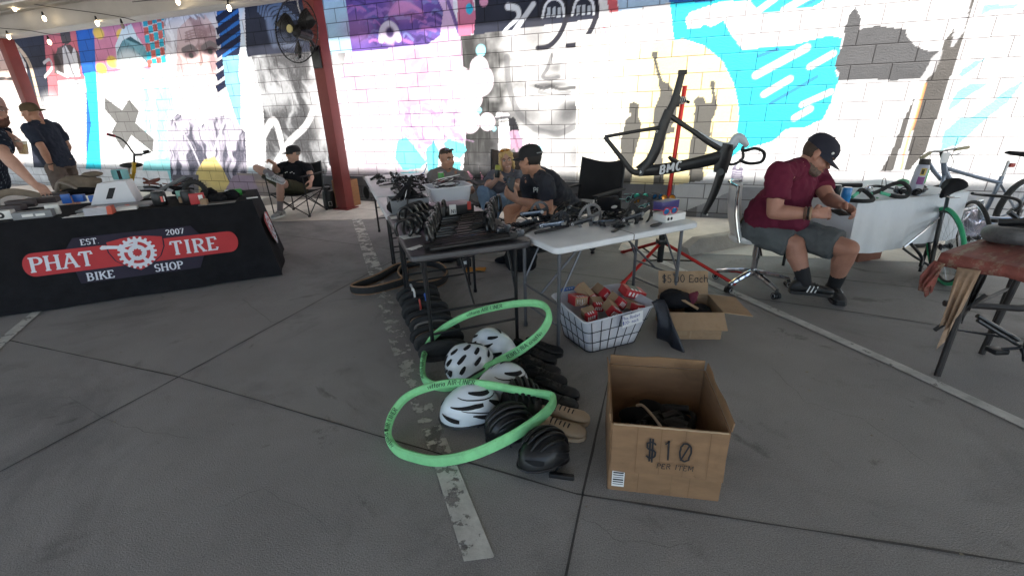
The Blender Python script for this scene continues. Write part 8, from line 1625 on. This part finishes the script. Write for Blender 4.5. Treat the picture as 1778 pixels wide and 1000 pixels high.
# ---- standing man, cap backwards
bx, by = -6.72, 7.0; w3 = lambda x, y, z: V((bx+x, by+y, z))
J = dict(pelvis=w3(.02, 0, .93), neck=w3(-.04, 0, 1.50), head=w3(-.10, -.02, 1.635), face=(-.93, -.36, -.12), sL=w3(-.02, -.21, 1.43), sR=w3(-.04, .2, 1.43), eL=w3(.10, -.25, 1.15), wL=w3(.07, -.2, .93), eR=w3(.0, .25, 1.15), wR=w3(-.12, .2, .95),
         hL=w3(.02, -.1, .92), hR=w3(.02, .1, .92), kL=w3(.05, -.13, .5), kR=w3(-.1, .13, .5), aL=w3(.12, -.14, .09), aR=w3(-.1, .15, .09), toeL=w3(-.1, -.2, .0), toeR=w3(-.32, .1, .0),
         handL=((-.3, .05, -.9), (.1, .9, 0), (-1, 0, 0), .3), handR=((-.4, 0, -.8), (0, -1, 0), (-1, 0, 0), .4))
t, T, off = person("person", "standing person in dark blue shirt with backward cap, facing the far post", (bx, by, 0), J, dict(shirt=tee("navy_shirt", (.03, .036, .055)), sleeve=.72, shorts=tee("shorts_brown", (.13, .1, .085)), leglen=.85, hem=.11, shoe=M("shoe_brown", (.12, .1, .08), .7), sole=paper, hair=hbr), sk1, 1.08, .05)
hatcap(t, T, off, M("cap_brown", (.09, .06, .03), .85), back=True)
e, w_ = V(J['eL']), V(J['wL']); q = MB(off=off); q.torus(e.lerp(w_, .92), .036, .008, w_-e, 16, 6); obj("watch", q, blk, t)
# ---- man in the dark leafy shirt at the left edge
flo = tee("leaf_shirt", (.02, .026, .04)); nt_ = flo.node_tree; b_ = nt_.nodes["Principled BSDF"]; nz_ = nt_.nodes.new("ShaderNodeTexVoronoi"); nz_.inputs["Scale"].default_value = 34; nz_.feature = 'F1'; tc_ = nt_.nodes.new("ShaderNodeTexCoord"); mpn = nt_.nodes.new("ShaderNodeMapping"); mpn.inputs["Scale"].default_value = (1, 1, .45); mpn.inputs["Rotation"].default_value = (.5, .6, .3); nt_.links.new(tc_.outputs["Object"], mpn.inputs[0]); nt_.links.new(mpn.outputs[0], nz_.inputs["Vector"])
rp_ = nt_.nodes.new("ShaderNodeValToRGB"); rp_.color_ramp.elements[0].position = .22; rp_.color_ramp.elements[0].color = (.16, .19, .23, 1); rp_.color_ramp.elements[1].position = .34; rp_.color_ramp.elements[1].color = (.014, .02, .034, 1); nt_.links.new(nz_.outputs["Distance"], rp_.inputs[0]); nt_.links.new(rp_.outputs[0], b_.inputs["Base Color"])
Yp = 4.75; pel = P(-54, 345, 4.95)
J = dict(pelvis=pel, neck=P(-23, 214, 4.8), head=P(-11, 192, 4.72), face=(.85, -.5, -.15), hs=1.1, sR=P(-7, 236, 4.62), sL=P(-14, 226, 5.0), eR=P(5, 266, 4.45), wR=P(57, 318, 4.42), eL=P(13, 238, 5.0), wL=P(35, 252, 4.72),
         hR=pel+V((.05, -.1, -.02)), hL=pel+V((-.03, .1, -.02)), kR=pel+V((.1, -.1, -.45)), kL=pel+V((.05, .12, -.45)), aR=V((pel.x+.05, pel.y-.1, .09)), aL=V((pel.x, pel.y+.1, .09)), toeR=V((pel.x+.28, pel.y-.2, 0)), toeL=V((pel.x+.25, pel.y+.05, 0)),
         handR=((.75, -.1, -.6), (0, .2, -1), (0, 1, .2), .35, .08), handL=((.6, -.4, -.1), (-.2, -.9, .2), (0, 0, 1), .75, .05, 1., .6))
t, T, off = person("person", "bearded person in dark leaf print shirt leaning over the shop table with a beer", (pel.x, pel.y, 0), J, dict(shirt=flo, sleeve=.8, shorts=tee("shorts_slate", (.08, .08, .09)), leglen=.9, shoe=shb, hair=hbr), sk2, 1.2, .07)
hairshell(t, T, off, M("beard_brown", (.1, .045, .03), .85, var=.3, vs=50), [((0, .055, -.09), (.062, .056, .048)), ((.055, .02, -.06), (.018, .04, .05)), ((-.055, .02, -.06), (.018, .04, .05))], .014, "beard")
hatcap(t, T, off, M("hat_pink", (.4, .25, .22), .85))
cg = P(42, 268, 4.68); t = thing("beer_cup", "clear plastic cup of golden beer in the leaf print man's hand", "cup", cg); t.rotation_euler = (0, R(8), 0)
q = MB(); q.lathe([(.034, 0), (.036, .004), (.047, .15)], n=22, cap=False); q.lathe([(.034, .001), (.001, .001)], n=22, cap=False); obj("cup_wall", q, M("cup_clear", (.8, .8, .78), .1, var=0, alpha=.25), t); q = MB(); q.lathe([(.001, .004), (.033, .004), (.042, .1), (.001, .1)], n=22, cap=False); obj("beer", q, M("beer_gold", (.55, .33, .05), .15, var=0, alpha=.85), t); q = MB(); q.lathe([(.001, .1), (.0425, .1), (.0445, .118), (.001, .12)], n=22, cap=False); obj("foam", q, M("beer_foam", (.7, .65, .5), .9), t)
